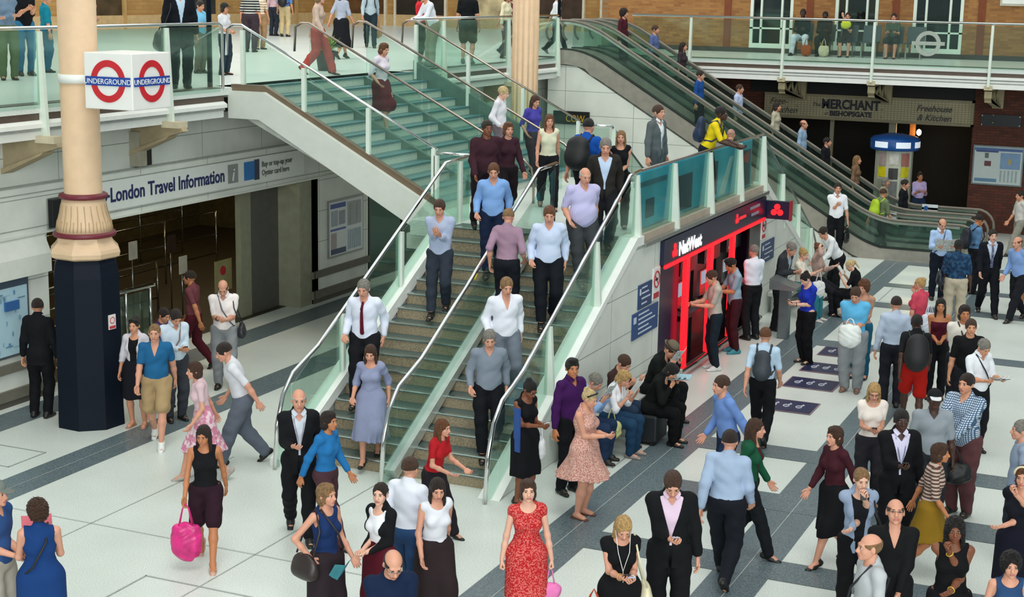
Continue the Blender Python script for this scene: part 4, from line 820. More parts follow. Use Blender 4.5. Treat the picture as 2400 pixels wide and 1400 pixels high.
def meshobj(name, parts, mats, parent=None, loc=(0, 0, 0), rz=0, smooth=True):
    """parts: list of (verts, quads, material index or array)"""
    vs = []; qs = []; ms = []; o = 0
    for v, q, m in parts:
        if not len(v): continue
        vs.append(v); qs.append(np.asarray(q) + o); ms.append(np.full(len(q), m) if np.isscalar(m) else m); o += len(v)
    if not vs: return None
    vs = np.concatenate(vs); qs = np.concatenate(qs); ms = np.concatenate(ms)
    me = bpy.data.meshes.new(name); me.vertices.add(len(vs)); me.vertices.foreach_set('co', vs.astype(np.float32).ravel())
    me.loops.add(len(qs) * 4); me.loops.foreach_set('vertex_index', qs.astype(np.int32).ravel())
    me.polygons.add(len(qs)); me.polygons.foreach_set('loop_start', np.arange(0, len(qs) * 4, 4, dtype=np.int32))
    for m in mats: me.materials.append(m)
    me.polygons.foreach_set('material_index', ms.astype(np.int32)); me.polygons.foreach_set('use_smooth', np.full(len(qs), smooth))
    me.update(calc_edges=True); me.validate()
    ob = bpy.data.objects.new(name, me); COL.objects.link(ob); ob.location = loc; ob.rotation_euler = (0, 0, rz)
    if parent: ob.parent = parent
    return ob
def rotm(pitch=0, roll=0, yaw=0):   # degrees; pitch forward (towards +y), roll to +x, yaw left
    p, r, y = (math.radians(a) for a in (pitch, roll, yaw))
    Rx = np.array([[1, 0, 0], [0, math.cos(p), math.sin(p)], [0, -math.sin(p), math.cos(p)]])
    Ry = np.array([[math.cos(r), 0, math.sin(r)], [0, 1, 0], [-math.sin(r), 0, math.cos(r)]])
    Rz = np.array([[math.cos(y), -math.sin(y), 0], [math.sin(y), math.cos(y), 0], [0, 0, 1]])
    return Rz @ Rx @ Ry
# ---------------------------------------------------------------- head (chin -.115, crown +.12, faces +y)
def head_prims(f=False, fat=1.0):
    P = [Ell((0, -.018, .028), (.074, .094, .088)), Ell((0, .012, -.02), (.064 * fat, .076, .085)), Ell((0, .03, -.065), (.050 * fat, .052, .042)),
         Ell((0, .066, -.092), (.024, .02, .02)), Ell((-.03, .048, -.03), (.028, .026, .026)), Ell((.03, .048, -.03), (.028, .026, .026)),
         Cone((0, .083, .012), (0, .104, -.026), .009, .0125), Ell((0, .097, -.031), (.017, .012, .009)),
         Cone((-.034, .073, .026), (.034, .073, .026), .012, .012), Ell((0, .082, -.056), (.023, .012, .0075)), Ell((0, .079, -.068), (.019, .012, .008))]
    for s in (-1, 1): P.append(Ell((s * .077, -.012, -.005), (.008, .017, .031), rotm(8, 0, s * 20)))
    return P
_T = {}
def head_mesh(f, h, fat=1.0):
    k = ('head', f, h, fat)
    if k not in _T:
        def post(F, X, Y, Z):
            for s in (-1, 1):
                e = Ell((s * .031, .089, .006), (.017, .014, .011)).d(X, Y, Z, 0); F = np.maximum(F, -smin(e, np.full_like(e, .5), .01) - 0.0)
            return F
        v, q = volume(head_prims(f, fat), h, .016, post=post)
        c = v[q].mean(1); m = np.zeros(len(q), int)
        lip = (np.abs(c[:, 0]) < .024) & (c[:, 1] > .075) & (c[:, 2] < -.052) & (c[:, 2] > -.074); m[lip] = 1
        parts = [(v, q, m)]
        for s in (-1, 1):
            a, b = volume([Ell((s * .031, .0765, .006), (.0135, .0125, .0095))], .003 if h < .007 else .005, .004, pad=.01)
            cc = a[b].mean(1); mm = np.full(len(b), 2); mm[(cc[:, 1] > .082) & (np.abs(cc[:, 0] - s * .031) < .0075)] = 3; parts.append((a, b, mm))
            a, b = volume([Cone((s * .017, .0905, .024), (s * .045, .079, .026), .0038, .003)], .003 if h < .007 else .005, .004, pad=.01); parts.append((a, b, 4))
        _T[k] = parts
    return _T[k]
# ---------------------------------------------------------------- hands: wrist at origin, fingers to +y, palm faces -z, thumb on +x side
def hand_mesh(pose, h):
    k = ('hand', pose, h)
    if k not in _T:
        curl = {'relax': (22, 28, 22), 'hold': (48, 55, 35), 'fist': (75, 85, 60), 'flat': (4, 6, 4), 'phone': (38, 45, 40)}[pose]
        P = [Cone((0, -.015, 0), (0, .02, 0), .025, .027, sq=.72, ax=(0, 0, 1)), Cone((-.021, .03, 0), (-.026, .078, -.003), .019, .0165, sq=.75, ax=(0, 0, 1)), Cone((.004, .03, 0), (.006, .082, 0), .021, .019, sq=.7, ax=(0, 0, 1)), Cone((.022, .03, 0), (.03, .078, 0), .019, .017, sq=.75, ax=(0, 0, 1))]
        for x, L, y0, sp in ((-.034, .058, .080, -6), (-.0115, .074, .088, -2), (.011, .080, .090, 1), (.033, .072, .084, 5)):
            p = V3(x, y0, 0); a = 0.0; r = .0092 if abs(x) < .034 else .0085
            for s_, (c_, l) in enumerate(zip(curl, (.46, .31, .26))):
                a += math.radians(c_); d = V3(math.sin(math.radians(sp)) * math.cos(a), math.cos(a), -math.sin(a)); e = p + d * L * l
                P.append(Cone(p, e, r, r * .9, 'f')); p = e; r *= .92
        t = {'relax': ((.045, .045, -.012), (.058, .075, -.02)), 'flat': ((.058, .045, -.006), (.075, .075, -.008))}.get(pose, ((.045, .045, -.028), (.038, .078, -.042)))
        P += [Cone((.022, .015, -.006), t[0], .015, .0125), Cone(t[0], t[1], .0115, .0092)]
        _T[k] = volume(P, h, .007, pad=.012)
    return _T[k]
def shoe_mesh(kind, h):
    k = ('shoe', kind, h)
    if k not in _T:
        if kind == 'sandal': P = [Cone((0, -.065, .012), (0, .13, .012), .034, .042, sq=.3, ax=(0, 0, 1))]
        else: P = [Cone((0, -.055, .035), (0, .06, .03), .038, .042, sq=.85, ax=(0, 0, 1)), Cone((0, .05, .026), (.004, .145, .02), .042, .034, sq=.72, ax=(0, 0, 1)), Cone((0, -.045, .04), (0, -.02, .085), .04, .042)]
        if kind == 'shoe': P.append(Cone((0, -.02, .075), (0, .075, .042), .044, .042))
        if kind == 'boot': P.append(Cone((0, -.03, .06), (0, -.03, .2), .05, .055))
        def post(F, X, Y, Z):
            F = np.maximum(F, -(Z - .001))
            if kind in ('pump',): F = np.maximum(F, (Z - .062) + (Y > .02) * 0)
            return F
        _T[k] = volume(P, h, .02, pad=.015, post=post)
    return _T[k]
# ---------------------------------------------------------------- cloth materials
def cloth(spec):
    """spec: '#hex' or 'pattern:#hex:#hex'"""
    key = 'cloth_' + spec.replace('#', '').replace(':', '_')
    if key in MATS: return MATS[key]
    s = spec.split(':')
    if len(s) == 1: return mat(spec, .85, var=.10, scale=5, bump=.15, name=key, spec=.2)
    pt, c1, c2 = s; m, N, L, Bn = nmat(key); Bn.inputs['Roughness'].default_value = .85; Bn.inputs['Specular IOR Level'].default_value = .2
    tc = N.new('ShaderNodeTexCoord'); mx = N.new('ShaderNodeMix'); mx.data_type = 'RGBA'; mx.inputs[6].default_value = hexc(c1); mx.inputs[7].default_value = hexc(c2)
    def wave(ax, sc, th=.5):
        sp = N.new('ShaderNodeSeparateXYZ'); L.new(tc.outputs['Object'], sp.inputs[0]); a = N.new('ShaderNodeMath'); a.operation = 'MULTIPLY'; a.inputs[1].default_value = sc; L.new(sp.outputs[ax], a.inputs[0])
        b = N.new('ShaderNodeMath'); b.operation = 'SINE'; L.new(a.outputs[0], b.inputs[0]); c = N.new('ShaderNodeMath'); c.operation = 'GREATER_THAN'; c.inputs[1].default_value = th; L.new(b.outputs[0], c.inputs[0]); return c
    if pt == 'hstripe': L.new(wave(2, 160, .0).outputs[0], mx.inputs[0])
    elif pt == 'wide': L.new(wave(2, 95, .1).outputs[0], mx.inputs[0])
    elif pt == 'vstripe': L.new(wave(0, 330, .4).outputs[0], mx.inputs[0])
    elif pt == 'check':
        a, b = wave(0, 260, .3), wave(2, 260, .3); q = N.new('ShaderNodeMath'); q.operation = 'MAXIMUM'; L.new(a.outputs[0], q.inputs[0]); L.new(b.outputs[0], q.inputs[1]); L.new(q.outputs[0], mx.inputs[0])
    else:
        nz = N.new('ShaderNodeTexNoise'); nz.inputs['Scale'].default_value = {'floral': 75, 'lace': 70, 'marl': 120, 'tartan': 16}.get(pt, 40); nz.inputs['Detail'].default_value = 2; L.new(tc.outputs['Object'], nz.inputs[0])
        mr = N.new('ShaderNodeMapRange'); mr.inputs[1].default_value = .48; mr.inputs[2].default_value = .56; L.new(nz.outputs[0], mr.inputs[0]); L.new(mr.outputs[0], mx.inputs[0])
    L.new(mx.outputs[2], Bn.inputs['Base Color']); return m
def skin(c):
    key = 'skin_' + c.strip('#')
    if key in MATS: return MATS[key]
    m = mat(c, .55, var=.06, scale=9, name=key); b = m.node_tree.nodes['Principled BSDF']; b.inputs['Subsurface Weight'].default_value = .08; b.inputs['Subsurface Radius'].default_value = (.02, .008, .004); return m
SKINS = dict(pale='#dcab93', mid='#cf9272', tan='#b9784f', brown='#7d4a30', dark='#43281c', red='#cf957b')
HAIRS = dict(black='#15110f', dark='#2a1c14', brown='#4a3020', auburn='#6e4426', blond='#c6a066', pale='#d9bf8a', grey='#8b867d', white='#c9c5bc', sandy='#94714a')
def hairm(c):
    key = 'hair_' + c
    return MATS[key] if key in MATS else mat(HAIRS.get(c, c), .5, var=.45, scale=45, bump=.8, name=key)
def ik(a, t, l1, l2, pole):
    """joint between a and target t"""
    d = t - a; L = np.linalg.norm(d); mxl = (l1 + l2) * .998
    if L > mxl: t = a + d * mxl / L; d = t - a; L = mxl
    L = max(L, abs(l1 - l2) + .02); u = unit(d); x = (l1 * l1 - l2 * l2 + L * L) / (2 * L); y = math.sqrt(max(l1 * l1 - x * x, 0))
    p = np.asarray(pole, float); p = unit(p - u * (p @ u)); return a + u * x + p * y, t
POSE = {}
def pose(name, **k): POSE[name] = k
# hands given as (x outwards, y forward, z up) for each side: 'R' (+x) and 'L' (-x), body 1.75 m tall
D0 = dict(R=(.27, .02, .80), L=(.27, .02, .80), hp=('relax', 'relax'), feet=((.10, .0, 8), (.10, .0, 8)), lean=0, roll=0, twist=0, head=(0, 0), pz=0, py=0, heel=(0, 0))
pose('stand')
pose('phone2', R=(.055, .30, 1.14), L=(.055, .30, 1.12), hp=('phone', 'phone'), head=(34, 0))
pose('phone1', R=(.06, .31, 1.15), hp=('phone', 'relax'), head=(32, 0))
pose('phone1l', L=(.06, .31, 1.15), hp=('relax', 'phone'), head=(32, 0))
pose('read', R=(.15, .33, 1.15), L=(.15, .33, 1.15), hp=('hold', 'hold'), head=(30, 0))
pose('clasp', R=(.035, .21, 1.03), L=(.035, .23, 1.03), hp=('hold', 'hold'))
pose('hip', R=(.02, .2, .98), L=(.20, .05, 1.0), hp=('relax', 'hold'), pole_l=(1, -.8, 0))
pose('hipr', L=(.27, .02, .80), R=(.20, .04, 1.0), hp=('hold', 'relax'), pole_r=(1, -.8, 0))
pose('cross', R=(-.10, .22, 1.16), L=(-.10, .24, 1.12), hp=('relax', 'relax'))
pose('mouth', R=(.03, .19, 1.45), L=(-.12, .20, 1.10), hp=('hold', 'relax'))
pose('ear', R=(.10, .06, 1.56), hp=('hold', 'relax'))
pose('walk', R=(.225, .20, .87), L=(.225, -.20, .85), feet=((.08, -.28, 4), (.08, .33, 4)), heel=(38, -12), pz=-.03, lean=4)
pose('walk2', R=(.225, -.20, .85), L=(.225, .20, .87), feet=((.08, .33, 4), (.08, -.28, 4)), heel=(-12, 38), pz=-.03, lean=4)
pose('stairs', R=(.235, .13, .86), L=(.235, -.06, .82), feet=((.08, .26, 4), (.08, -.06, 4)), fz=(-.14, 0), heel=(-6, 14), pz=-.10, lean=3, head=(14, 0))
pose('bags', R=(.27, .02, .78), L=(.27, .02, .78), hp=('fist', 'fist'))
pose('sit', R=(.12, .36, .22), L=(.12, .36, .22), feet=((.11, .44, 6), (.11, .44, 6)), sit=1, hp=('relax', 'relax'))
pose('sitread', R=(.15, .36, .36), L=(.15, .36, .36), feet=((.11, .44, 6), (.11, .42, 6)), sit=1, lean=16, head=(30, 0), hp=('hold', 'hold'))
pose('rail', R=(.14, .40, 1.02), L=(.14, .40, 1.02), lean=24, head=(-6, 0), hp=('relax', 'relax'), py=-.12)
pose('reach', R=(.10, .42, 1.12), L=(.06, .34, 1.12), hp=('flat', 'hold'), head=(26, 0), lean=4)
pose('bend', R=(.12, .40, .85), L=(.12, .40, .85), lean=38, head=(20, 0), py=-.1)
NP = [0]
BASE = {}
def person(label, foot=None, z=0.0, face=0, h=1.75, head=None, pos='stand', sex='m', build=1.0, skin_='pale', hair=('short', 'brown'), top='#8899aa', sleeve=1.0, bottom='#20242c', legs='trousers', shoes='#14120f', shoek='shoe',
           jacket=None, neck='crew', hem=None, skirt=None, tie=None, strap=None, belly=0.0, spec=(), seat_h=.45, mods=None, vox=None, open_=.06, extra=None, stairs=None, shirt_v=None, topm=None, ko=0):
    """head: (u, v) pixel of the crown in the photograph, foot: world x, y. face: 0 = towards camera, 90 = to the right of the picture, 180 = away"""
    p = dict(D0); p.update(POSE[pos]); p.update(mods or {})
    k = h / 1.75
    sit = p.get('sit', 0)
    if foot is None:
        _l, _p = math.radians(p['lean']), math.radians(p['lean'] * .55 + p['head'][0])
        zh = k * (1.71 + p['pz'] - .745 * (1 - math.cos(_l)) - .19 * (1 - math.cos(_p))) if not sit else seat_h + k * (.835 - .745 * (1 - math.cos(_l)) - .19 * (1 - math.cos(_p)))
        if stairs is not None:
            d_ = ray(*head); fn, (xa, xb_, ya, yb) = stairs; best = None
            for t_ in np.arange(14, 46, .01):
                w = CP + d_ * t_
                if not (xa < w[0] < xb_ and ya < w[1] < yb): continue
                g_ = abs(w[2] - zh - fn(w[0], w[1], False))
                if best is None or g_ < best[0]: best = (g_, w)
            if best is None or best[0] > .15: print('STAIR MISS', label, best)
            w = best[1]; z = fn(w[0], w[1], True)
        if stairs is None: w = at(head[0], head[1], z + zh)
        foot = (w[0], w[1])
    Fh = np.array([-_s, _c]); Rh = np.array([_c, _s]); a = math.radians(face)
    dv = -math.cos(a) * Fh + math.sin(a) * Rh; rz = math.atan2(dv[1], dv[0]) - PI / 2
    if head is not None:   # move the body so that the head (not the hips) sits under the given pixel
        off = (math.sin(math.radians(p['lean'])) * .62 + math.sin(math.radians(p['head'][0])) * .13 + .01) * k + (0 if sit else p['py'] * k)
        foot = (foot[0] - dv[0] * off, foot[1] - dv[1] * off)
    D = dist_of((foot[0], foot[1], z + 1))
    hv = vox or (.0095 if D < 19 else .0115 if D < 26 else .015 if D < 34 else .02); hf = .0055 if D < 21 else .007 if D < 30 else .010; hh = .005 if D < 21 else .0065 if D < 30 else .009
    fem = sex == 'f'
    bw = build; pel = V3(0, p['py'], (.965 + p['pz']) if not sit else seat_h / k + .09)
    if sit: pel = V3(0, 0, seat_h / k + .09)
    R = rotm(p['lean'], p['roll'], p['twist'])
    Tt = lambda x, y, zc: pel + R @ V3(x, y, zc)
    sw = (.152 if fem else .168) * (1 + (bw - 1) * .5); hipw = .092
    prims = []
    wr, cr, hr = (.116, .130, .152) if fem else (.134, .150, .148)
    T = 'torso'
    prims += [Ell(Tt(0, .0, -.02), (hr * bw, .108 * bw, .12), R, T), Ell(Tt(0, .005 + belly * .4, .13), (wr * bw + belly * .3, .088 * bw + belly * .6, .15), R, T), Ell(Tt(0, .0, .30), (cr * bw, .102 * bw, .17), R, T), Ell(Tt(0, -.03, .38), (cr * .95, .075, .10), R, T)]
    prims += [Cone(Tt(-sw + .03, -.01, .435), Tt(sw - .03, -.01, .420), .050, .050, T), Cone(Tt(0, -.015, .42), Tt(0, -.01, .50), .085, .055, T)]
    if belly: prims.append(Ell(Tt(0, .04 + belly * .5, .10), (.12 * bw + belly * .4, .08 + belly * .5, .12), R, T))
    if fem: prims += [Ell(Tt(s * .068 * bw, .075 * bw, .285), (.055 * bw, .042 * bw, .052), R, T) for s in (-1, 1)]
    # legs
    feet = []; lth = .43; lsh = .425
    for i, s in enumerate((1, -1)):
        fx, fy, fa = p['feet'][i]; heel = p['heel'][i]; fz = p.get('fz', (0, 0))[i]
        ank = V3(s * fx, fy - .03, .085 + fz) if heel <= 0 else V3(s * fx, fy - .03 + .05 * math.sin(math.radians(heel)), .085 + fz + .10 * math.sin(math.radians(heel)))
        hip = pel + (rotm(p['lean'] * .3, 0, p['twist']) @ V3(s * hipw * bw, 0, -.035))
        kn, ank = ik(hip, ank, lth, lsh, (s * .12, 1, .25))
        th = (.088 if fem else .084) * bw
        prims += [Cone(hip, hip + (kn - hip) * .5, th, th * .86, 'leg'), Cone(hip + (kn - hip) * .5, kn, th * .86, .056 * (1 + (bw - 1) * .6), 'leg'), Cone(kn, kn + (ank - kn) * .35, .052, .052 * bw, 'shin'), Cone(kn + (ank - kn) * .35, ank, .052 * bw, .034, 'shin')]
        yaw = rotm(-heel if heel < 0 else heel, 0, -s * fa); feet.append((ank, yaw, s, heel, kn))
        fd = yaw @ V3(0, 1, 0)
        prims += [Cone(ank + V3(0, 0, -.02), ank + fd * .10 + yaw @ V3(0, 0, -.055), .032, .028, 'foot', .8, (0, 0, 1)), Cone(ank + yaw @ V3(0, -.035, -.04), ank + fd * .10 + yaw @ V3(0, 0, -.06), .028, .03, 'foot')]
    # arms
    hands = []
    for i, (s, key) in enumerate(((1, 'R'), (-1, 'L'))):
        sh = Tt(s * sw, -.01, .425); hx, hy, hz_ = p[key]
        tgt = V3(s * hx, hy, hz_)
        if sit: tgt = V3(s * hx, hy, hz_ + pel[2] - .02)
        elif p['lean'] > 10 or 'abs' in p: pass
        pole = p.get('pole_r' if s > 0 else 'pole_l', (.22, -.85, -.45)); pole = (s * pole[0], pole[1], pole[2])
        el, wr_ = ik(sh, tgt, .285, .255, pole)
        ar = (.036 if fem else .043) * (1 + (bw - 1) * .8)
        prims += [Cone(sh, el, ar * 1.12, ar * .86, 'uarm'), Cone(el, el + (wr_ - el) * .4, ar * .86, ar * .84, 'farm'), Cone(el + (wr_ - el) * .4, wr_, ar * .84, .025, 'farm')]
        fwd = unit(wr_ - el); hd = p.get('hd' + key)
        if hd is not None: fwd = unit(np.array([s * hd[0], hd[1], hd[2]]) * .8 + fwd * .2)
        down = hy < .12 and hz_ < 1.0
        # palm normal: palms face the thigh when hanging, up/in when holding
        pn = p.get('pn' + key); 
        pn = V3(-s, 0, 0) if down else (V3(-s * .5, -.1, .85) if pn is None else V3(s * pn[0], pn[1], pn[2]))
        zax = -unit(pn - fwd * (pn @ fwd)); xax = np.cross(fwd, zax)
        hands.append((wr_, np.stack([xax, fwd, zax], 1), s, el))
    # neck + head
    hp_, hy_ = p['head']; nb = Tt(0, -.008, .475)
    Rn = rotm(p['lean'] * .55 + hp_ * .35, p['roll'] * .5, p['twist'] + hy_ * .4); Rd = rotm(p['lean'] * .3 + hp_, p['roll'] * .3, p['twist'] + hy_)
    nt = nb + Rn @ V3(0, .012, .075); hc = nt + Rd @ V3(0, .022, .075)
    prims += [Cone(nb - V3(0, 0, .02), nt + Rd @ V3(0, .0, .03), .054 if not fem else .045, .05 if not fem else .042, 'neck')]
    # ---- body mesh
    v, q = volume(prims, hv, .028)
    parts = [(v * k, q, 0)]
    f_ = 1.0 if not fem else .96
    for hv_, hq, m in head_mesh(fem, hf, 1.08 if bw > 1.1 else 1.0): parts.append(((hc + (hv_ * f_) @ Rd.T) * k, hq, m))
    for i, (w, HR, s, el) in enumerate(hands):
        a_, b_ = hand_mesh(p['hp'][i], hh); M_ = a_ * (.93 if fem else 1.0)
        # thumb template lies on +x; mirror so that the thumb points forward / inward
        mir = 1.0 if (HR[:, 0] @ (V3(0, 1, .4) if abs(HR[2, 1]) > .7 else V3(-s, 0, .3))) > 0 else -1.0
        M_ = M_ * np.array([mir, 1, 1]); bb = b_ if mir > 0 else b_[:, ::-1]
        parts.append(((w + M_ @ HR.T) * k, bb, 0))
    sk = skin(SKINS.get(skin_, skin_))
    lipc = {'dark': '#5a2e28', 'brown': '#7a3d35'}.get(skin_, '#b56a60')
    nm = 'person'
    body = meshobj(nm, parts, [sk, mat(lipc, .5, name='lips_' + lipc[1:]), mat('#b9aea4', .3, name='eye_white'), mat('#2a1d14', .2, name='eye_dark'), hairm(hair[1] if hair[1] not in ('white',) else 'grey')], None, (foot[0], foot[1], z), rz)
    body['label'] = label; body['category'] = 'person'
    # ---- garments
    seed = NP[0]; NP[0] += 1; fr = np.random.default_rng(seed); ph = fr.random(8) * 6.28
    def folds(F, X, Y, Z, amp=.004):
        return F + amp * (np.sin(26 * Z + 9 * X * np.sin(ph[0]) + ph[1] + 2.2 * np.sin(11 * Y + ph[2])) * np.sin(17 * X + 13 * Y + ph[3]) + .6 * np.sin(47 * Z + 31 * X + ph[4]) * np.sin(29 * Y + ph[5]))
    up = R @ V3(0, 0, 1); fwv = R @ V3(0, 1, 0)
    def plane(X, Y, Z, pt, n): return (X - pt[0]) * n[0] + (Y - pt[1]) * n[1] + (Z - pt[2]) * n[2]
    def wear(name, m, tags, infl, cuts, kk=.03, amp=.004, extra_prims=(), carve=None):
        ps = [q_ for q_ in prims if q_.tag in tags] + list(extra_prims)
        def post(F, X, Y, Z):
            F = folds(F, X, Y, Z, amp)
            for pt, n in cuts: F = np.maximum(F, plane(X, Y, Z, pt, n))
            if carve: F = carve(F, X, Y, Z)
            return F
        v_, q_ = volume(ps, hv, kk, infl, post=post)
        return meshobj(name, [(v_ * k, q_, 0)], [m], body)
    def sleeve_prims(frac, r0, r1):
        out = []
        for w, HR, s, el in hands:
            sh = Tt(s * sw, -.01, .425)
            L1 = .285; L2 = np.linalg.norm(w - el)
            ar = (.036 if fem else .043) * (1 + (bw - 1) * .8)
            d1 = min(frac / .5, 1.0)
            if frac <= 0: continue
            out.append(Cone(sh, sh + (el - sh) * d1, ar * 1.12 + r0, ar * .98 + (r0 if d1 < 1 else r1 + .002), 'sl'))
            if frac > .5:
                d2 = (frac - .5) / .5; out.append(Cone(el, el + (w - el) * d2 * .98, ar * .97 + r1 + .003, max(.028, ar * (.90 - .22 * d2)) + r1, 'sl'))
        return out
    def shirt(name, m, infl, hem_, neck_, slv, r0=.006, r1=.012, amp=.004, vopen=None):
        cuts = [(Tt(0, 0, hem_), -up)]
        nk = nb
        def carve(F, X, Y, Z):
            c0 = {'crew': .075, 'v': .07, 'scoop': .105, 'boat': .10, 'shirt': .062, 'polo': .066, 'tank': .11, 'strapless': .0}[neck_]
            ctr = nb + R @ V3(0, .035 if neck_ in ('crew', 'shirt', 'polo') else .07, .055 if neck_ != 'scoop' else .04)
            if c0: F = np.maximum(F, c0 - np.sqrt((X - ctr[0]) ** 2 + (Y - ctr[1]) ** 2 + (Z - ctr[2]) ** 2))
            if neck_ in ('v', 'shirt', 'polo') or vopen:
                dep = vopen or {'v': .16, 'shirt': .07, 'polo': .07}[neck_]; wd = open_ if vopen else .045
                b = Tt(0, .1, .47 - dep); rx = R @ V3(1, 0, 0); lx = np.abs(plane(X, Y, Z, b, rx)); lz = plane(X, Y, Z, b, up); ly = plane(X, Y, Z, Tt(0, .035, .3), fwv)
                wedge = np.maximum(lx - np.maximum(lz, 0) * wd / dep * 1.15 - (.012 if vopen else 0), -ly)
                F = np.maximum(F, -np.maximum(wedge, -lz - (.6 if vopen else 0)))
            if neck_ == 'strapless': F = np.maximum(F, plane(X, Y, Z, Tt(0, 0, .36), up))
            if neck_ == 'tank':
                for s in (-1, 1):
                    c_ = Tt(s * (sw + .045), 0, .40); F = np.maximum(F, .085 - np.sqrt((X - c_[0]) ** 2 + ((Y - c_[1]) * .8) ** 2 + ((Z - c_[2]) * .6) ** 2))
            return F
        ex = sleeve_prims(slv, r0, r1)
        if not fem and not jacket: ex += [Ell(Tt(0, .012 + belly * .4, .06), (.150 * bw + belly * .3, .112 * bw + belly * .5, .19), R, 'sl')]
        if hem_ < -.1: ex += [Ell(Tt(0, 0, -.06), (hr * bw + .005, .115 * bw, .13), R, 'sl'), Cone(Tt(-.05 * bw, 0, -.1), Tt(-.05 * bw, 0, hem_ - .05), .10 * bw, .11 * bw, 'sl'), Cone(Tt(.05 * bw, 0, -.1), Tt(.05 * bw, 0, hem_ - .05), .10 * bw, .11 * bw, 'sl')]
        tags = ('torso',)
        return wear(name, m, tags, lambda q_: infl if q_.tag == 'torso' else .0, cuts, .03, amp, ex, carve)
    hemv = hem if hem is not None else (-.10 if not fem else -.08)
    kids = []
    if top:
        tn = 'dress_top' if legs == 'dress' else ('shirt' if jacket else 'top')
        if jacket: shirt('shirt', cloth(top), .011, -.04, neck, 0)
        else: shirt(tn, cloth(top), .015, hemv if legs != 'dress' else .06, neck, sleeve, amp=.0045)
    if jacket:
        shirt('jacket', cloth(jacket[0]), .024 if jacket[1] != 'cardigan' else .020, jacket[2] if len(jacket) > 2 else -.20, 'v', .93 if jacket[1] != 'short' else .0, .013, .015, .003, vopen=.34 if jacket[1] == 'suit' else .75)
    if tie:
        a1 = Tt(0, .125 * bw + .012, .37); a2 = Tt(0, .128 * bw + .02 + belly * .5, .20); a3 = Tt(0, .115 * bw + .02 + belly, .05)
        v_, q_ = volume([Cone(Tt(0, .085, .44), a1, .016, .018), Cone(a1, a2, .018, .024, '', .5, fwv), Cone(a2, a3, .024, .03, '', .4, fwv)], .008, .01, pad=.015); meshobj('tie', [(v_ * k, q_, 0)], [cloth(tie)], body)
    legp = [q_ for q_ in prims if q_.tag in ('leg', 'shin')]
    bm = cloth(bottom) if bottom else None
    waist = Tt(0, 0, .03)
    if legs in ('trousers', 'jeans', 'shorts', 'wide'):
        fit = {'trousers': .018, 'jeans': .013, 'shorts': .024, 'wide': .030}[legs]
        pr = [Ell(Tt(0, 0, -.02), (hr * bw, .108 * bw, .12), R, 'pelv')]
        for ank, yaw, s, heel, kn in feet:
            hip = pel + (rotm(p['lean'] * .3, 0, p['twist']) @ V3(s * hipw * bw, 0, -.035)); th = .086 * bw
            if legs == 'shorts': pr.append(Cone(hip, kn + (hip - kn) * .12, th, th * .86, 'p'))
            else: pr += [Cone(hip, hip + (kn - hip) * .5, th, th * .88, 'p'), Cone(hip + (kn - hip) * .5, kn, th * .88, .062 * bw, 'p'), Cone(kn, kn + (ank - kn) * .35, .061 * bw, .058 * bw, 'p'), Cone(kn + (ank - kn) * .35, ank, .058 * bw, .048 if legs != 'jeans' else .042, 'p')]
        cuts = [(waist, up)] if not sit else []
        def cv(F, X, Y, Z):
            if legs == 'shorts':
                return F
            return np.maximum(F, -(Z - .035)) if not sit else F
        o = wear({'shorts': 'shorts'}.get(legs, 'trousers'), bm, (), lambda q_: fit, cuts, .025, .005 if legs != 'jeans' else .003, pr, cv)
    if legs in ('skirt', 'dress'):
        L_, flare, pleat = skirt or (.50, .08, 0)
        if not sit:
            top_ = Tt(0, 0, .16 if legs == 'dress' else .06); hp0 = pel + V3(0, 0, -.04); zb = pel[2] - L_
            w0, w1 = wr * bw + .02 + belly * .3, hr * bw + .03; w2 = w1 + flare
            cx_, cy_ = (feet[0][0][0] + feet[1][0][0]) / 2 * .3, (feet[0][0][1] + feet[1][0][1]) / 2 * .3
            asp = .72
            def build_skirt():
                hh_ = hv; ks = [q_[4] for q_ in feet] + [q_[4] + (q_[0] - q_[4]) * .5 for q_ in feet]; lo = V3(min(-w2, min(q_[0] for q_ in ks) - .1) - .06, min(-w2 + p['py'] + min(cy_, 0), min(q_[1] for q_ in ks) - .1) - .06, zb - .04); hi = V3(max(w2, max(q_[0] for q_ in ks) + .1) + .06, max(w2 + p['py'] + max(cy_, 0) + belly, max(q_[1] for q_ in ks) + .1) + .06, top_[2] + .04); n = np.ceil((hi - lo) / hh_).astype(int) + 1
                X = (lo[0] + hh_ * np.arange(n[0]))[:, None, None]; Y = (lo[1] + hh_ * np.arange(n[1]))[None, :, None]; Z = (lo[2] + hh_ * np.arange(n[2]))[None, None, :]
                t1 = np.clip((top_[2] - Z) / (top_[2] - hp0[2]), 0, 1); t2 = np.clip((hp0[2] - Z) / (hp0[2] - zb), 0, 1)
                r_ = w0 + (w1 - w0) * (t1 * t1 * (3 - 2 * t1)) + (w2 - w1) * t2 ** 1.2
                cx = top_[0] * (1 - t1) + cx_ * t2; cy = pel[1] * t1 + top_[1] * (1 - t1) + cy_ * t2 + belly * .4 * (1 - t1)
                asp_ = asp + .1 * t2 + (.25 if flare > .05 else .0) * t2
                dx, dy = X - cx, (Y - cy) / asp_; rr_ = np.sqrt(dx * dx + dy * dy); an = np.arctan2(dy, dx)
                r_ = r_ + (pleat * .012 + .004) * t2 * np.sin(an * (14 if pleat else 7) + 3 * np.sin(an * 3 + ph[0]) + ph[1]) + .006 * t2 * np.sin(an * 5 + ph[2])
                F = ((rr_ - r_) * asp_)
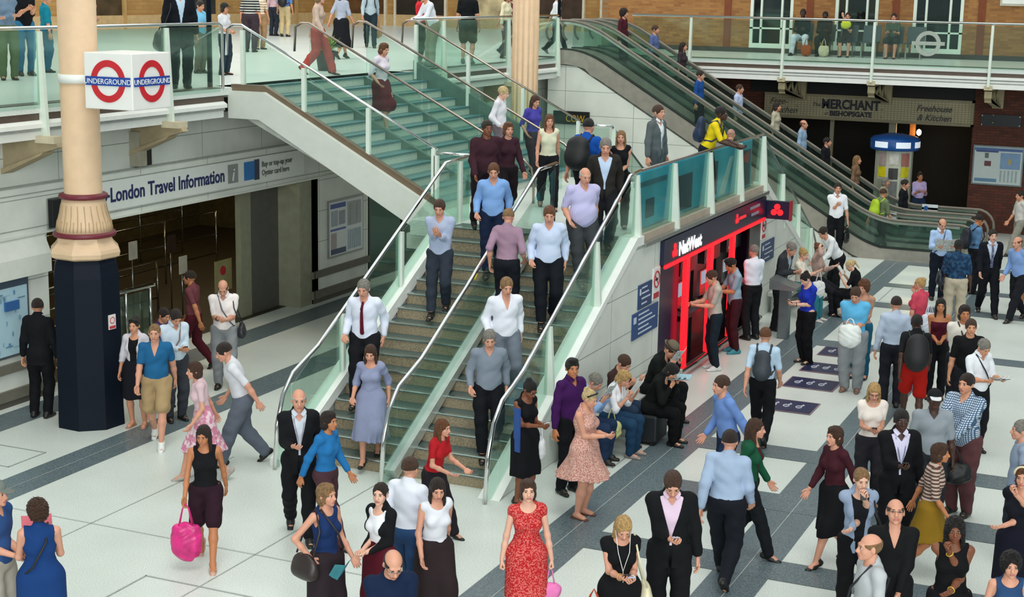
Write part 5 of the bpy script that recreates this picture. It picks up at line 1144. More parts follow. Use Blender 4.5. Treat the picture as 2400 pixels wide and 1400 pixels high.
                for ank, yaw, s, heel, kn in feet:
                    hip = pel + V3(s * hipw * bw, 0, -.05); F = smin(F, Cone(hip, kn + (ank - kn) * .12, .098 * bw, .082 * bw).d(X, Y, Z, 0), .10)
                    if L_ > .5: F = smin(F, Cone(kn, kn + (ank - kn) * .5, .08 * bw, .072).d(X, Y, Z, 0), .08)
                F = np.maximum(F, zb + .012 * np.sin(an * 4 + ph[3]) - Z); F = np.maximum(F, Z - top_[2]); F = np.maximum(F, -np.maximum(rr_ - r_ + .02, -(zb + .10 - Z)) - 0) if pleat else F
                return surfnet(F.astype(np.float32), lo, hh_)
            v_, q_ = build_skirt(); meshobj('dress_skirt' if legs == 'dress' else 'skirt', [(v_ * k, q_, 0)], [bm], body)
        else:
            pr = [Ell(Tt(0, 0, -.02), (hr * bw, .108 * bw, .12), R, 'pelv')] + [Cone(pel + V3(s * hipw, 0, -.03), kn, .09 * bw, .075, 'p') for _, _, s, _, kn in feet]
            wear('skirt', bm, (), lambda q_: .02, [], .06, .004, pr)
    # ---- shoes
    if shoes:
        if fem and shoek == 'shoe': shoek = 'flat'
        sv, sq_ = shoe_mesh(shoek, hh if hh > .006 else .006)
        for ank, yaw, s, heel, kn in feet:
            o = meshobj('shoe' if shoek != 'sandal' else 'sandal', [((ank + (sv + np.array([0, 0, -.085])) @ yaw.T) * k, sq_, 0)], [mat(shoes, .5, var=.1)], body)
            if shoek == 'shoe' and shoes in ('#e8e8e6',): pass
    # ---- hair
    ph = ph if 'ph' in dir() else np.zeros(8)
    style, hcol = hair
    HM = hairm(hcol); hl = []
    H_ = Ell((0, -.02, .030), (.0795, .099, .0945)); fz = .046
    def hcarve(F, X, Y, Z, brow=.052, side=-.035, low=-.075):
        # face opening: in front of the ears and below the hairline
        face = Ell((0, .125, -.055), (.078, .108, .118 if brow < .1 else .155)).d(X, Y + 0 * Z, Z - .006 * np.sin(60 * X + ph[6]) - .004 * np.sin(170 * X), 0); F = np.maximum(F, -face); F = np.maximum(F, -np.maximum(np.maximum(-(Y - .035), Z + .02), -Z - .3))
        return F
    am = .0022
    def rip(F, X, Y, Z, a=am, f=150): return F + a * np.sin(f * X + 40 * np.sin(20 * Z)) * np.sin(f * .8 * Z + f * .5 * Y)
    if style != 'bald':
        pr = [H_]; cv = None
        if style in ('short', 'crop', 'quiff'):
            g = {'short': 0.006, 'crop': .001, 'quiff': .006}[style]
            pr = [Ell((0, -.02, .030), (.0785 + g, .098 + g, .0935 + g))]
            if style == 'quiff': pr.append(Ell((0, .035, .105), (.06, .05, .03)))
            def cv(F, X, Y, Z): F = rip(hcarve(F, X, Y, Z), X, Y, Z); F = np.maximum(F, -np.maximum(Y + .01, Z + .0)) ; return np.maximum(F, -(Z + .048 + .012 * np.sin(90 * X)) * 1.0)
        elif style in ('ring',):
            def cv(F, X, Y, Z): F = rip(hcarve(F, X, Y, Z, .2), X, Y, Z); F = np.maximum(F, Z - .055 + .15 * (Y + .05)); return np.maximum(F, -(Z + .065))
        elif style in ('bob', 'long', 'pony', 'bun', 'curly', 'afro'):
            if style == 'bob': pr = [Ell((0, -.022, .030), (.088, .105, .102)), Ell((0, -.035, -.05), (.092, .082, .085)), Ell((0, .02, .095), (.06, .06, .03))]
            if style == 'long': pr = [Ell((0, -.022, .030), (.087, .105, .102)), Cone((0, -.055, -.03), (0, -.075, -.22), .085, .065), Cone((.065, -.02, -.03), (.07, .0, -.20), .03, .028), Cone((-.065, -.02, -.03), (-.07, .0, -.20), .03, .028)]
            if style == 'pony': pr = [Ell((0, -.02, .030), (.082, .102, .097)), Ell((0, -.125, .04), (.028, .03, .028)), Cone((0, -.14, .03), (0, -.15, -.13), .028, .014)]
            if style == 'bun': pr = [Ell((0, -.02, .030), (.083, .102, .098)), Ell((0, -.085, .10), (.045, .042, .038))]
            if style == 'curly': pr = [Ell((0, -.03, .035), (.105, .122, .12)), Ell((0, -.05, -.03), (.095, .085, .07))]
            if style == 'afro': pr = [Ell((0, -.02, .03), (.10, .115, .115)), Ell((0, -.05, -.05), (.09, .08, .08)), Cone((.07, -.02, -.02), (.075, .01, -.15), .035, .03), Cone((-.07, -.02, -.02), (-.075, .01, -.15), .035, .03)]
            lowc = {'bob': -.12, 'long': -.3, 'pony': -.2, 'bun': -.07, 'curly': -.11, 'afro': -.2}[style]
            def cv(F, X, Y, Z):
                F = rip(F, X, Y, Z, .010, 110) if style in ('curly', 'afro') else F + .0035 * np.sin(95 * np.arctan2(X, Y + .3) * 2.2 + 6 * Z + ph[5]) + .002 * np.sin(260 * X + 9 * np.sin(14 * Z))
                fo = {'bob': .058, 'long': .056, 'pony': .064, 'bun': .064, 'curly': .05, 'afro': .05}[style]
                hw = .068 if style in ('bob', 'long', 'curly', 'afro') else .2
                face = Ell((0, .135, -.045), (.070 if hw < .1 else .08, .115, .112 if hw < .1 else .122)).d(X, Y + 0 * Z, Z + .006 * np.sin(50 * X + ph[6]) + .004 * np.sin(140 * X + ph[7]), 0)
                if hw < .1: face = np.minimum(face, np.maximum(np.maximum(-(Y - .055), Z + .04), np.abs(X) - .055))
                F = np.maximum(F, -face)
                if style in ('pony', 'bun'): F = np.maximum(F, -np.maximum(np.maximum(Y + .02, Z + .0), -Y - .06))
                neckc = np.maximum(-(Y + .045), Z + .075); 
                if style in ('bob', 'long', 'afro', 'curly'): F = np.maximum(F, -np.maximum(neckc, np.abs(X) - .062))
                return np.maximum(F, lowc - Z) if style in ('bob', 'bun', 'curly') else F
        v_, q_ = volume(pr, hf if style not in ('curly',) else hf, .02, pad=.02, post=cv)
        if style == 'long': # let long hair hang by gravity rather than with the tilted head
            pass
        meshobj('hair', [((hc + (v_ * f_) @ Rd.T) * k, q_, 0)], [HM], body)
    # ---- small worn things
    inv = lambda x: x
    def local_tube(name, pts, r, m, n=8, closed=False, parent=body):
        mb = B(m); mb.tube([tuple(np.array(q_) * k) for q_ in pts], r, n, closed=closed); o = mb.build(name, parent); return o
    if strap:
        s = strap[1]; rr_ = .14 * bw
        A = Tt(s * .085, .03, .485); Bp = Tt(s * .01, .125 * bw + (.075 if fem else .035) + belly * .6, .28); Cp = Tt(-s * .115, .105 * bw + .035, .08); Dp = Tt(-s * (hr * bw + .035), .0, -.03)
        E_ = Tt(s * .05, -.115 * bw - .03, .36); F_ = Tt(-s * .08, -.12 * bw - .03, .12)
        local_tube('bag_strap', [Dp, Cp, Bp, A + up * .012, E_, F_, Dp - V3(0, .03, 0)], .011, mat(strap[0], .6))
    for it in spec:
        nmk = it[0]
        if nmk == 'glasses':
            pts = [hc + Rd @ (V3(x, y, .006) * f_) for x, y in ((-.078, -.01), (-.06, .08), (-.012, .098), (.012, .098), (.06, .08), (.078, -.01))]; o = local_tube('glasses', pts, .0032, BLACKM if len(it) < 2 else mat(it[1], .3, .5), 6)
            for s in (-1, 1): pass
        if nmk == 'shades_up':
            pts = [hc + Rd @ (V3(x, y, zz2) * f_) for x, y, zz2 in ((-.085, -.01, .04), (-.055, .055, .10), (0, .075, .112), (.055, .055, .10), (.085, -.01, .04))]; local_tube('sunglasses', pts, .010, BLACKM, 6)
        if nmk == 'band':
            pts = [hc + Rd @ (V3(.09 * math.cos(t), .03 + .02 * math.sin(t) , .03 + .095 * math.sin(t)) * f_) for t in np.linspace(0, PI, 11)]; local_tube('headband', pts, .012, mat(it[1], .6), 6)
        if nmk == 'cap':
            v_, q_ = volume([Ell((0, -.015, .05), (.088, .105, .09))] + ([Cone((0, .07, .055), (0, .125, .045), .07, .065, '', .1, (0, 0, 1))] if len(it) < 3 else []), hf, .012, pad=.02, post=lambda F, X, Y, Z: np.maximum(F, .038 - Z)); meshobj('cap', [((hc + v_ @ Rd.T) * k, q_, 0)], [cloth(it[1])], body)
            if len(it) > 2:
                v_, q_ = volume([Cone((0, .07, .052), (0, .135, .040), .07, .062, '', .12, (0, 0, 1))], hf, .012, pad=.02); meshobj('cap_peak', [((hc + v_ @ Rd.T) * k, q_, 0)], [cloth(it[2])], body)
        if nmk == 'hat':
            v_, q_ = volume([Ell((0, -.01, .075), (.083, .10, .08)), Cone((0, -.06, .055), (0, .05, .055), .10, .10, '', .08, (0, 0, 1))], hf, .015, pad=.03, post=lambda F, X, Y, Z: np.maximum(F, .045 - Z)); meshobj('hat', [((hc + v_ @ Rd.T) * k, q_, 0)], [cloth(it[1])], body)
            local_tube('hat_band', [hc + Rd @ V3(.09 * math.cos(t), -.01 + .107 * math.sin(t), .07) for t in np.linspace(0, 2 * PI, 25)[:-1]], .009, cloth(it[2]), 6, True)
        if nmk == 'necklace':
            local_tube('necklace', [nb + R @ V3(.06 * math.sin(t), .045 + .05 * math.cos(t), .03 - .04 * math.cos(t)) for t in np.linspace(-2.2, 2.2, 13)], .003, mat('#c9c4b8', .3, .6), 5)
        if nmk == 'watch':
            w, HR, s, el = hands[0 if it[1] > 0 else 1]; pt = w - unit(w - el) * .02; u1 = np.cross(unit(w - el), V3(0, 0, 1)); u1 = unit(u1); u2 = np.cross(unit(w - el), u1)
            local_tube('bracelet', [pt + (u1 * math.cos(t) + u2 * math.sin(t)) * .032 for t in np.linspace(0, 2 * PI, 17)[:-1]], .006, mat(it[2] if len(it) > 2 else '#20201e', .3, .5), 6, True)
        if nmk == 'lanyard':
            a_ = Tt(.06, .07, .44); b_ = Tt(-.06, .07, .44); c_ = Tt(0, .15 + belly * .7, .12); local_tube('lanyard', [a_, Tt(.03, .135, .28), c_, Tt(-.03, .135, .28), b_], .005, mat(it[1], .6), 6)
        if nmk == 'earphones':
            pts = [hc + Rd @ V3(.075, .01, -.02), Tt(.06, .16, .38), Tt(.015, .20, .2), Tt(.02, .24, .1)]; local_tube('earphone_wire', pts, .003, WHITE, 5); pts = [hc + Rd @ V3(-.075, .01, -.02), Tt(-.05, .17, .38), Tt(.015, .20, .2)]; local_tube('earphone_wire', pts, .003, WHITE, 5)
        if nmk == 'hairclip': local_tube('hair_tie', [hc + Rd @ V3(.02 * math.cos(t), -.11, .04 + .02 * math.sin(t)) for t in np.linspace(0, 2 * PI, 9)[:-1]], .007, mat(it[1], .6), 6, True)
        if nmk == 'belt':
            local_tube('belt', [Tt((hr * bw + .018) * math.cos(t), (.115 * bw + .02) * math.sin(t) + belly * .3, .03) for t in np.linspace(0, 2 * PI, 25)[:-1]], .014, mat(it[1], .5), 6, True)
        if nmk == 'collar':
            cm = cloth(it[1]); cc = nb + R @ V3(0, .008, .03)
            for s in (-1, 1):
                mb = B(cm); pts = [cc + R @ V3(s * .012, .075, -.02), cc + R @ V3(s * .055, .045, .022), cc + R @ V3(s * .062, -.02, .035), cc + R @ V3(s * .0, -.06, .04)]; lo_ = [cc + R @ V3(s * .05, .088, -.045), cc + R @ V3(s * .08, .05, -.012), cc + R @ V3(s * .08, -.02, .01), cc + R @ V3(s * .0, -.078, .015)]
                vs = [tuple(x * k) for x in pts + lo_]; vs2 = [tuple(np.array(x) + np.array((0, 0, .006))) for x in vs]
                mb.add(vs + vs2, [(0, 1, 5, 4), (1, 2, 6, 5), (2, 3, 7, 6), (8, 12, 13, 9), (9, 13, 14, 10), (10, 14, 15, 11), (0, 4, 12, 8), (4, 5, 13, 12), (5, 6, 14, 13), (6, 7, 15, 14)]); mb.build('collar', body)
    # world transforms for held things
    C_, S_ = math.cos(rz), math.sin(rz); Wm = np.array([[C_, -S_, 0], [S_, C_, 0], [0, 0, 1]])
    wl = lambda x: np.array([foot[0], foot[1], z]) + Wm @ (np.asarray(x, float) * k)
    info = dict(hand=[wl(w + HR[:, 1] * .085 + HR[:, 2] * -.025) for w, HR, s, el in hands], fdir=Wm @ V3(0, 1, 0), rdir=Wm @ V3(1, 0, 0), rz=rz, Tt=lambda x, y, zc: wl(Tt(x, y, zc)), foot=foot, z=z, k=k, D=D, head=wl(hc), R=R, hands=hands, Wm=Wm, wl=wl, bw=bw)
    return info
# ---------------------------------------------------------------- things people carry
def tagm(o, label, cat, group=None):
    o['label'] = label; o['category'] = cat
    if group: o['group'] = group
    return o
def orient(o, c, X, Y):
    X = unit(X); Y = unit(np.asarray(Y) - X * (X @ Y)); Zv = np.cross(X, Y); o.matrix_world = Matrix([[X[0], Y[0], Zv[0], c[0]], [X[1], Y[1], Zv[1], c[1]], [X[2], Y[2], Zv[2], c[2]], [0, 0, 0, 1]]); return o
def phone(i, side, label, col='#15171b', both=False):
    c = (i['hand'][0] + i['hand'][1]) / 2 if both else i['hand'][0 if side > 0 else 1]
    f = i['fdir']; n = unit(-f * .55 + V3(0, 0, .83)); c = c + n * .012
    o = B(mat(col, .25)).box(-.034, -.066, -.005, .034, .066, .005).build('phone', bevel=.004); orient(o, c, i['rdir'], np.cross(n, i['rdir']))
    s = B(emit('#7f93a6', .5, 'phone_screen')).box(-.030, -.058, .0048, .030, .058, .006).build('screen', o)
    return tagm(o, label, 'phone')
def paper(i, label, open_=True, col='#d7d8d3', w=.17, hgt=.30, tilt=.6, drop=0, both=True):
    c = (i['hand'][0] + i['hand'][1]) / 2 if both else i['hand'][0]
    f = i['fdir']; up_ = unit(V3(0, 0, 1) * tilt + f * (1 - tilt)); c = c + f * .03 + up_ * .03 - V3(0, 0, drop)
    nrm = unit(np.cross(i['rdir'], up_))
    mb = B(cloth('lace:%s:#8f9498' % col) if open_ else mat(col, .8))
    for s in (-1, 1):
        a = [(0, -hgt / 2, 0), (s * w * .5, -hgt / 2, .02), (s * w, -hgt / 2, .05)]; b_ = [(0, hgt / 2, 0), (s * w * .5, hgt / 2, .025), (s * w, hgt / 2, .045)]
        vs = a + b_; vs += [(x, y, zq - .004) for x, y, zq in vs]; mb.add(vs, [(0, 1, 4, 3), (1, 2, 5, 4), (6, 9, 10, 7), (7, 10, 11, 8), (0, 6, 7, 1), (1, 7, 8, 2), (3, 4, 10, 9), (4, 5, 11, 10), (2, 8, 11, 5)])
    if open_:
        q_ = mb.use(mat('#3c4046', .7)); 
        for s in (-1, 1):
            for r_ in range(3): q_.box(s * w * .25 - .03, -hgt / 2 + .05 + .08 * r_, -.012 if 0 else .012, s * w * .25 + .03, -hgt / 2 + .08 + .08 * r_, .0175)
    o = mb.build('newspaper' if open_ else 'paper_sheet'); orient(o, c, i['rdir'], up_)
    return tagm(o, label, 'newspaper' if open_ else 'paper')
def soft_bag(c, size, col, label, rz=0, kind='carrier_bag', handle=.16, m=None, cat='bag', hcol=None, sag=.3):
    """bag hanging below the point c (grip)"""
    w, d, h_ = size
    r = np.random.default_rng(sum(map(ord, label)) % 1000); ph = r.random(6) * 6.28
    def post(F, X, Y, Z): return F + .006 * np.sin(40 * X + ph[0] + 5 * np.sin(14 * Z)) * np.sin(22 * Z + ph[1]) + .004 * np.sin(60 * Y + 33 * X + ph[2])
    P = [Ell((0, 0, -h_ * .62), (w * .5, d * .55, h_ * .36)), Cone((-w * .30, 0, -h_ * .25), (w * .30, 0, -h_ * .25), d * .25, d * .25), Ell((0, 0, -h_ * .38), (w * .46, d * .38, h_ * .25))]
    v, q = volume(P, .011, .06, pad=.03, post=post); v = v - np.array([0, 0, handle])
    o = meshobj(kind, [(v, q, 0)], [m or cloth(col)], None, tuple(c), rz); tagm(o, label, cat)
    hb = B(m or mat(hcol or col, .7))
    for s in (-1, 1): hb.tube([(-w * .22, s * d * .2, -handle - h_ * .18), (-w * .10, s * .012, -handle * .4), (0, 0, 0), (w * .10, s * .012, -handle * .4), (w * .22, s * d * .2, -handle - h_ * .18)], .007, 6)
    hb.build('handles', o); return o
def shoulder_bag(i, s, col, label, size=(.30, .12, .24), low=-.08):
    """bag at the hip on side s with a strap over the shoulder"""
    k = i['k']; c = i['Tt'](s * (.19 * i['bw'] + size[1] * .5), -.02, low)
    P = [Ell((0, 0, 0), (size[0] * .5, size[1] * .5, size[2] * .5)), Cone((-size[0] * .3, 0, -size[2] * .25), (size[0] * .3, 0, -size[2] * .25), size[1] * .5, size[1] * .5)]
    v, q = volume(P, .011, .06, pad=.03)
    o = meshobj('shoulder_bag', [(v, q, 0)], [mat(col, .4, var=.15)], None, tuple(c), i['rz'] + PI / 2); tagm(o, label, 'bag')
    mb = B(mat(col, .5)); Wi = i['Wm']; sh = i['Tt'](s * .13, -.0, .50); L = Matrix.Rotation(-(i['rz'] + PI / 2), 3, 'Z')
    f = lambda x: tuple(L @ Vector(tuple(np.array(x) - c)))
    mb.tube([f(c + i['fdir'] * size[0] * .35 + V3(0, 0, size[2] * .4)), f(i['Tt'](s * .16, .10, .30)), f(sh + V3(0, 0, .01)), f(i['Tt'](s * .16, -.12, .30)), f(c - i['fdir'] * size[0] * .35 + V3(0, 0, size[2] * .4))], .010, 6); mb.build('strap', o)
    return o
def backpack(i, col, label, size=(.30, .17, .44)):
    c = i['Tt'](0, -.12 * i['bw'] - size[1] * .5 - .03, .22)
    P = [Ell((0, 0, -.05), (size[0] * .52, size[1] * .6, size[2] * .42)), Ell((0, .02, .12), (size[0] * .45, size[1] * .45, size[2] * .3)), Ell((0, -.07, -.1), (size[0] * .38, size[1] * .35, size[2] * .24))]
    v, q = volume(P, .012, .05, pad=.03)
    o = meshobj('backpack', [(v, q, 0)], [mat(col, .6, var=.15, bump=.2)], None, tuple(c), i['rz']); tagm(o, label, 'backpack')
    L = Matrix.Rotation(-i['rz'], 3, 'Z'); f = lambda x: tuple(L @ Vector(tuple(np.array(x) - c)))
    for s in (-1, 1):
        b = .125 * i['bw'] + .015; mb = B(mat(col, .6)); mb.tube([f(i['Tt'](s * .09, -.14, .40)), f(i['Tt'](s * .10, -.02, .505)), f(i['Tt'](s * .105, b * .75, .42)), f(i['Tt'](s * .115, b, .28)), f(i['Tt'](s * .15, b * .4, .16)), f(i['Tt'](s * .12, -.13, .10))], .016, 8); mb.build('shoulder_strap', o)
    mb = B(STEEL); mb.box(-.1, -size[1] * .62 - .02, -.02, .1, -size[1] * .62 - .01, -.01); return o
# ================================================================ people
def lower_st(x, y, q):
    t = (y - Y0) / GO
    if not q: return max(0, min(LZ, RISE * (t + .5)))
    return 0 if t < 0 else min(LZ, RISE * (int(t) + 1))
def upper_st(x, y, q):
    t = (x - XT) / UG
    if not q: return max(LZ, min(UZ, UZ - UR * (t + .5)))
    return UZ if t < 0 else max(LZ, UZ - UR * (int(t) + 1))
def esc_st(x, y, q): return estep(x) if q else max(0, min(UZ, UZ - .589 * (x + 14.9) - .1))
def far_st(x, y, q):
    t = (y - YF) / GO
    return max(0, min(LZ, LZ - RISE * max(0, t)))
LS = (lower_st, (-10.7, -7.8, 16.4, 22.5)); US = (upper_st, (-15.6, -11.2, 22.9, 29.2)); FS = (far_st, (-10.7, -7.8, 29.4, 34))
def fpx(u, v, z=0): w = at(u, v, z); return (w[0], w[1])
WH = '#e6e8ec'; BL = '#111216'; JN = '#2c4a66'; LB = '#9db4d6'
# ---- left of the stairs
i = person('man in black suit standing at the wall map with his back turned', head=(88, 700), face=172, h=1.82, pos='stand', hair=('short', 'dark'), jacket=(BL, 'suit'), top=WH, neck='shirt', bottom='#0d0e11', skin_='mid', spec=(('collar', WH),), mods=dict(head=(0, 25)))
i = person('woman in black dress and white shrug by the navy column base, sunglasses on her head', head=(315, 745), face=-10, h=1.66, pos='stand', sex='f', hair=('bun', 'dark'), top=BL, neck='scoop', sleeve=.0, jacket=('#cfcad2', 'cardigan', .05), legs='dress', bottom='#15151b', skirt=(.5, .02, 0), skin_='mid', shoes='#b08070', shoek='sandal', spec=(('shades_up',),))
w_ = i
o = soft_bag(i['hand'][1] + V3(0, 0, .02), (.16, .10, .60), '#bcb8cc', 'long pale lilac scarf hanging from the hand of the woman by the navy column', kind='scarf', cat='scarf', handle=.02)
i = person('man in blue t-shirt and khaki shorts walking away from the column', head=(362, 760), face=5, h=1.80, pos='walk', hair=('crop', 'sandy'), top='#1f5f8c', neck='v', sleeve=.35, legs='shorts', bottom='#a58c66', skin_='red', shoes='#dfe0dd', build=1.05)
i = person('man in pale blue shirt with a cross-body strap reading his phone beside the column', head=(412, 726), face=35, h=1.76, pos='phone2', hair=('short', 'dark'), top='#c9d8e6', neck='shirt', sleeve=.95, bottom='#3a3d44', strap=('#7a5c58', -1), skin_='mid', spec=(('collar', '#c9d8e6'),), build=1.08)
phone(i, 1, 'dark phone of the man in the pale blue shirt by the column', both=True)
i = person('person with dark hair and purple top standing behind the pale blue shirt', head=(384, 722), face=60, h=1.60, pos='clasp', hair=('short', 'dark'), top='#4a3a66', sleeve=.4, bottom='#22242c', skin_='mid', z=0, mods=dict(head=(20, 0)))
i = person('balding man in white short-sleeved shirt looking down at his hands near the entrance', head=(522, 658), face=5, h=1.84, pos='phone2', hair=('ring', 'dark'), top='#ece4e2', neck='shirt', sleeve=.42, bottom='#8b8d90', strap=('#5c5a60', 1), skin_='red', spec=(('collar', '#ece4e2'), ('watch', 1)), build=1.06)
shoulder_bag(i, -1, '#26262c', 'dark shoulder bag of the balding man in white near the entrance', low=-.06)
i = person('man in maroon top and dark red trousers walking into the dark entrance', head=(445, 635), face=-100, h=1.74, pos='walk', hair=('short', 'dark'), top='#6b3a40', sleeve=.35, bottom='#4a1620', skin_='tan')
i = person('stooping man in loose white t-shirt walking left past the entrance', head=(520, 808), face=-75, h=1.80, pos='walk', hair=('short', 'dark'), top='#d4d6dc', sleeve=.42, bottom='#5d6470', legs='wide', skin_='red', mods=dict(lean=20, head=(15, 0)), build=1.08)
i = person('woman in pink and white dress hurrying left in front of the column', head=(455, 850), face=-70, h=1.66, pos='walk2', sex='f', hair=('bob', 'brown'), top='#d3b6bc', neck='crew', sleeve=.3, legs='dress', bottom='tartan:#c77f97:#dcc3cb', skirt=(.5, .1, 1), skin_='red', mods=dict(lean=10), shoes='#a9a29a')
i = person('woman in sleeveless black playsuit striding towards the camera with a bright pink bag', head=(478, 998), face=8, h=1.67, pos='walk', sex='f', hair=('long', 'dark'), top=BL, neck='tank', sleeve=0, legs='shorts', bottom='#2a1420', skin_='tan', shoes='#c9a08c', shoek='pump', mods=dict(head=(8, -15)))
soft_bag(i['hand'][0] + V3(0, 0, .01), (.34, .16, .52), '#d4287c', 'bright magenta carrier bag swinging beside the woman in black', m=mat('#d4287c', .35, var=.35, scale=7, name='magenta_plastic'), rz=.4)
i = person('woman with curly brown hair in royal blue sleeveless dress at bottom left, seen from behind', head=(88, 1172), face=-160, h=1.66, pos='read', sex='f', hair=('curly', 'brown'), top='#14386e', neck='tank', sleeve=0, legs='dress', bottom='#14386e', skirt=(.5, .04, 0), skin_='red', strap=('#15161c', 1), build=1.12, mods=dict(head=(6, 20)))
paper(i, 'pink leaflet held by the curly-haired woman in blue at bottom left', open_=False, col='#d8707c', w=.14, hgt=.26, drop=-.05)
i = person('man in grey cap and blue shirt at the very left edge facing the curly-haired woman', head=(-12, 1128), face=70, h=1.78, pos='clasp', hair=('short', 'grey'), top='#2b4a7c', neck='polo', sleeve=.4, bottom='#a8a294', skin_='red', spec=(('cap', '#6f7670', '#6f7670'),))
i = person('man in dark suit with open white shirt walking past the foot of the stairs', head=(700, 913), face=12, h=1.86, pos='walk', hair=('ring', 'white'), jacket=('#141519', 'suit'), top='#c9d2dc', neck='shirt', bottom='#101115', skin_='red', spec=(('collar', '#c9d2dc'), ('lanyard', '#8a7a8a')), mods=dict(R=(.08, .25, 1.10)))
i = person('person in bright blue top and brown trousers crossing right in front of the stairs', head=(770, 965), face=60, h=1.66, pos='walk2', sex='f', hair=('bob', 'dark'), top='#2470ac', sleeve=.9, bottom='#4a3038', skin_='tan')
i = person('woman with chin-length fair hair, navy sleeveless top and hand on hip', head=(763, 1134), face=48, h=1.68, pos='hipr', sex='f', hair=('bob', 'sandy'), top='#18305e', neck='tank', sleeve=0, legs='skirt', bottom='#2c2328', skirt=(.6, .02, 0), skin_='red', strap=('#231b22', 1), mods=dict(R=(.21, .02, .98), L=(.22, .16, .92), pole_r=(1, -.9, 0), head=(-2, 10)))
shoulder_bag(i, 1, '#2e2422', 'dark brown shoulder bag at the hip of the woman in navy', size=(.34, .13, .26), low=-.06)
paper(i, 'folded teal magazine in the lowered hand of the woman in navy', open_=False, col='#3f8a96', w=.1, hgt=.26, drop=.12)
i = person('dark-haired woman with ponytail in black cardigan over maroon dress, hands clasped', head=(892, 1132), face=-42, h=1.66, pos='clasp', sex='f', hair=('pony', 'dark'), top=WH, neck='scoop', jacket=(BL, 'cardigan', -.14), legs='dress', bottom='#4e0f1e', skirt=(.62, .03, 0), skin_='pale', mods=dict(head=(-4, 28)), open_=.10)
i = person('bald bearded man in navy jumper looking down at the bottom edge', head=(922, 1292), face=18, h=1.78, pos='phone2', hair=('ring', 'dark'), top='#10203c', neck='crew', sleeve=.97, bottom='#22252c', skin_='red', spec=(('glasses', '#77706a'),), build=1.1, mods=dict(head=(30, 0)))
i = person('dark-haired woman in white top and brown skirt walking behind the bald man', head=(1028, 1122), face=25, h=1.66, pos='walk', sex='f', hair=('long', 'dark'), top='#dcdfe6', neck='scoop', sleeve=.0, legs='skirt', bottom='#2a2022', skirt=(.6, .06, 0), skin_='red', mods=dict(lean=6, head=(10, -12)))
i = person('man in loose white shirt walking towards the stairs behind the maroon dress', head=(962, 1072), face=150, h=1.74, pos='walk', hair=('short', 'brown'), top='#e3e7f2', neck='shirt', sleeve=.95, bottom='#2b4a73', skin_='red', build=1.1)
i = person('fair-haired girl in red top skipping at the foot of the stairs', head=(1040, 985), face=60, h=1.52, pos='walk', sex='f', hair=('long', 'auburn'), top='#b01c24', sleeve=.3, bottom='#221e24', skin_='red', mods=dict(lean=14, R=(.18, .36, 1.0), L=(.16, .40, .98)))
i = person('woman with brown bob in sleeveless red lace dress facing the camera', head=(1238, 1124), face=5, h=1.69, pos='bags', sex='f', hair=('bob', 'brown'), top='lace:#b01a22:#d06a62', neck='scoop', sleeve=.08, legs='dress', bottom='lace:#b01a22:#d06a62', skirt=(.48, .02, 0), skin_='pale', mods=dict(head=(-6, 0)))
soft_bag(i['hand'][1] + V3(0, 0, .02), (.20, .10, .22), '#e07ab4', 'small pink carrier bag hanging from the hand of the woman in red', rz=i['rz'])
i = person('woman with blonde hair in pale yellow dress walking in front of the red dress', head=(1142, 1150), face=-35, h=1.62, pos='walk', sex='f', hair=('bob', 'blond'), top='#d5d6a4', neck='scoop', sleeve=.3, legs='dress', bottom='#d5d6a4', skirt=(.5, .1, 0), skin_='pale') if False else None
# ---- in front of the white wall
i = person('woman in sleeveless black dress texting beside the right stair railing', head=(1243, 893), face=42, h=1.67, pos='phone2', sex='f', hair=('bun', 'black'), top='#0e0f14', neck='scoop', sleeve=0, legs='dress', bottom='#0e0f14', skirt=(.55, .02, 0), skin_='brown', shoes='#1a1412', mods=dict(head=(30, 0)), spec=(('glasses',),))
phone(i, 1, 'white phone held by the woman in the black dress', '#d5d5d5', both=True)
soft_bag(i['Tt'](-.22, .06, .12), (.22, .12, .34), '#dfe3e6', 'white plastic carrier bag on the arm of the woman in the black dress', rz=i['rz'] + .8)
c_ = i['Tt'](.2, .06, .38); o = B(mat('#1d4a8f', .5)).box(-.012, -.05, -.55, .012, .05, 0).build('scarf'); o.location = tuple(c_); o.rotation_euler = (0, 0, i['rz']); tagm(o, 'blue scarf over the shoulder of the woman in the black dress', 'scarf')
i = person('young man in purple shirt and black trousers looking at the camera by the wall', head=(1342, 840), face=38, h=1.82, pos='stand', hair=('quiff', 'black'), top='#3d1550', neck='shirt', sleeve=.95, bottom='#101116', skin_='tan', spec=(('collar', '#3d1550'),), mods=dict(head=(0, -22)))
i = person('plump woman in pink floral sundress with sunglasses in her blonde hair, texting', head=(1382, 913), face=62, h=1.67, pos='phone2', sex='f', hair=('bun', 'pale'), top='floral:#d0a99c:#a96f62', neck='tank', sleeve=0, legs='dress', bottom='floral:#d0a99c:#a96f62', skirt=(.40, .12, 1), skin_='red', shoes='#5c3524', shoek='sandal', build=1.22, spec=(('shades_up',),), mods=dict(head=(18, 0)))
phone(i, 1, 'dark phone held by the woman in the pink sundress', both=True)
SB = .44
i = person('grey-haired man in light blue shirt reading on the bench behind the pink sundress', head=(1400, 880), face=68, h=1.74, pos='sitread', hair=('short', 'grey'), top='#8fb0dc', neck='shirt', sleeve=.95, bottom='#20324e', skin_='red', z=0)
paper(i, 'open newspaper held by the grey-haired man on the bench')
i = person('blonde woman in white blouse reading papers on the bench', head=(1466, 872), face=62, h=1.68, pos='sitread', sex='f', hair=('bob', 'blond'), top='#e7e9ee', neck='v', sleeve=.6, bottom='#1d3c58', skin_='red', shoes='#9a8d88')
paper(i, 'white letter sheets held by the blonde woman on the bench', open_=False, w=.12)
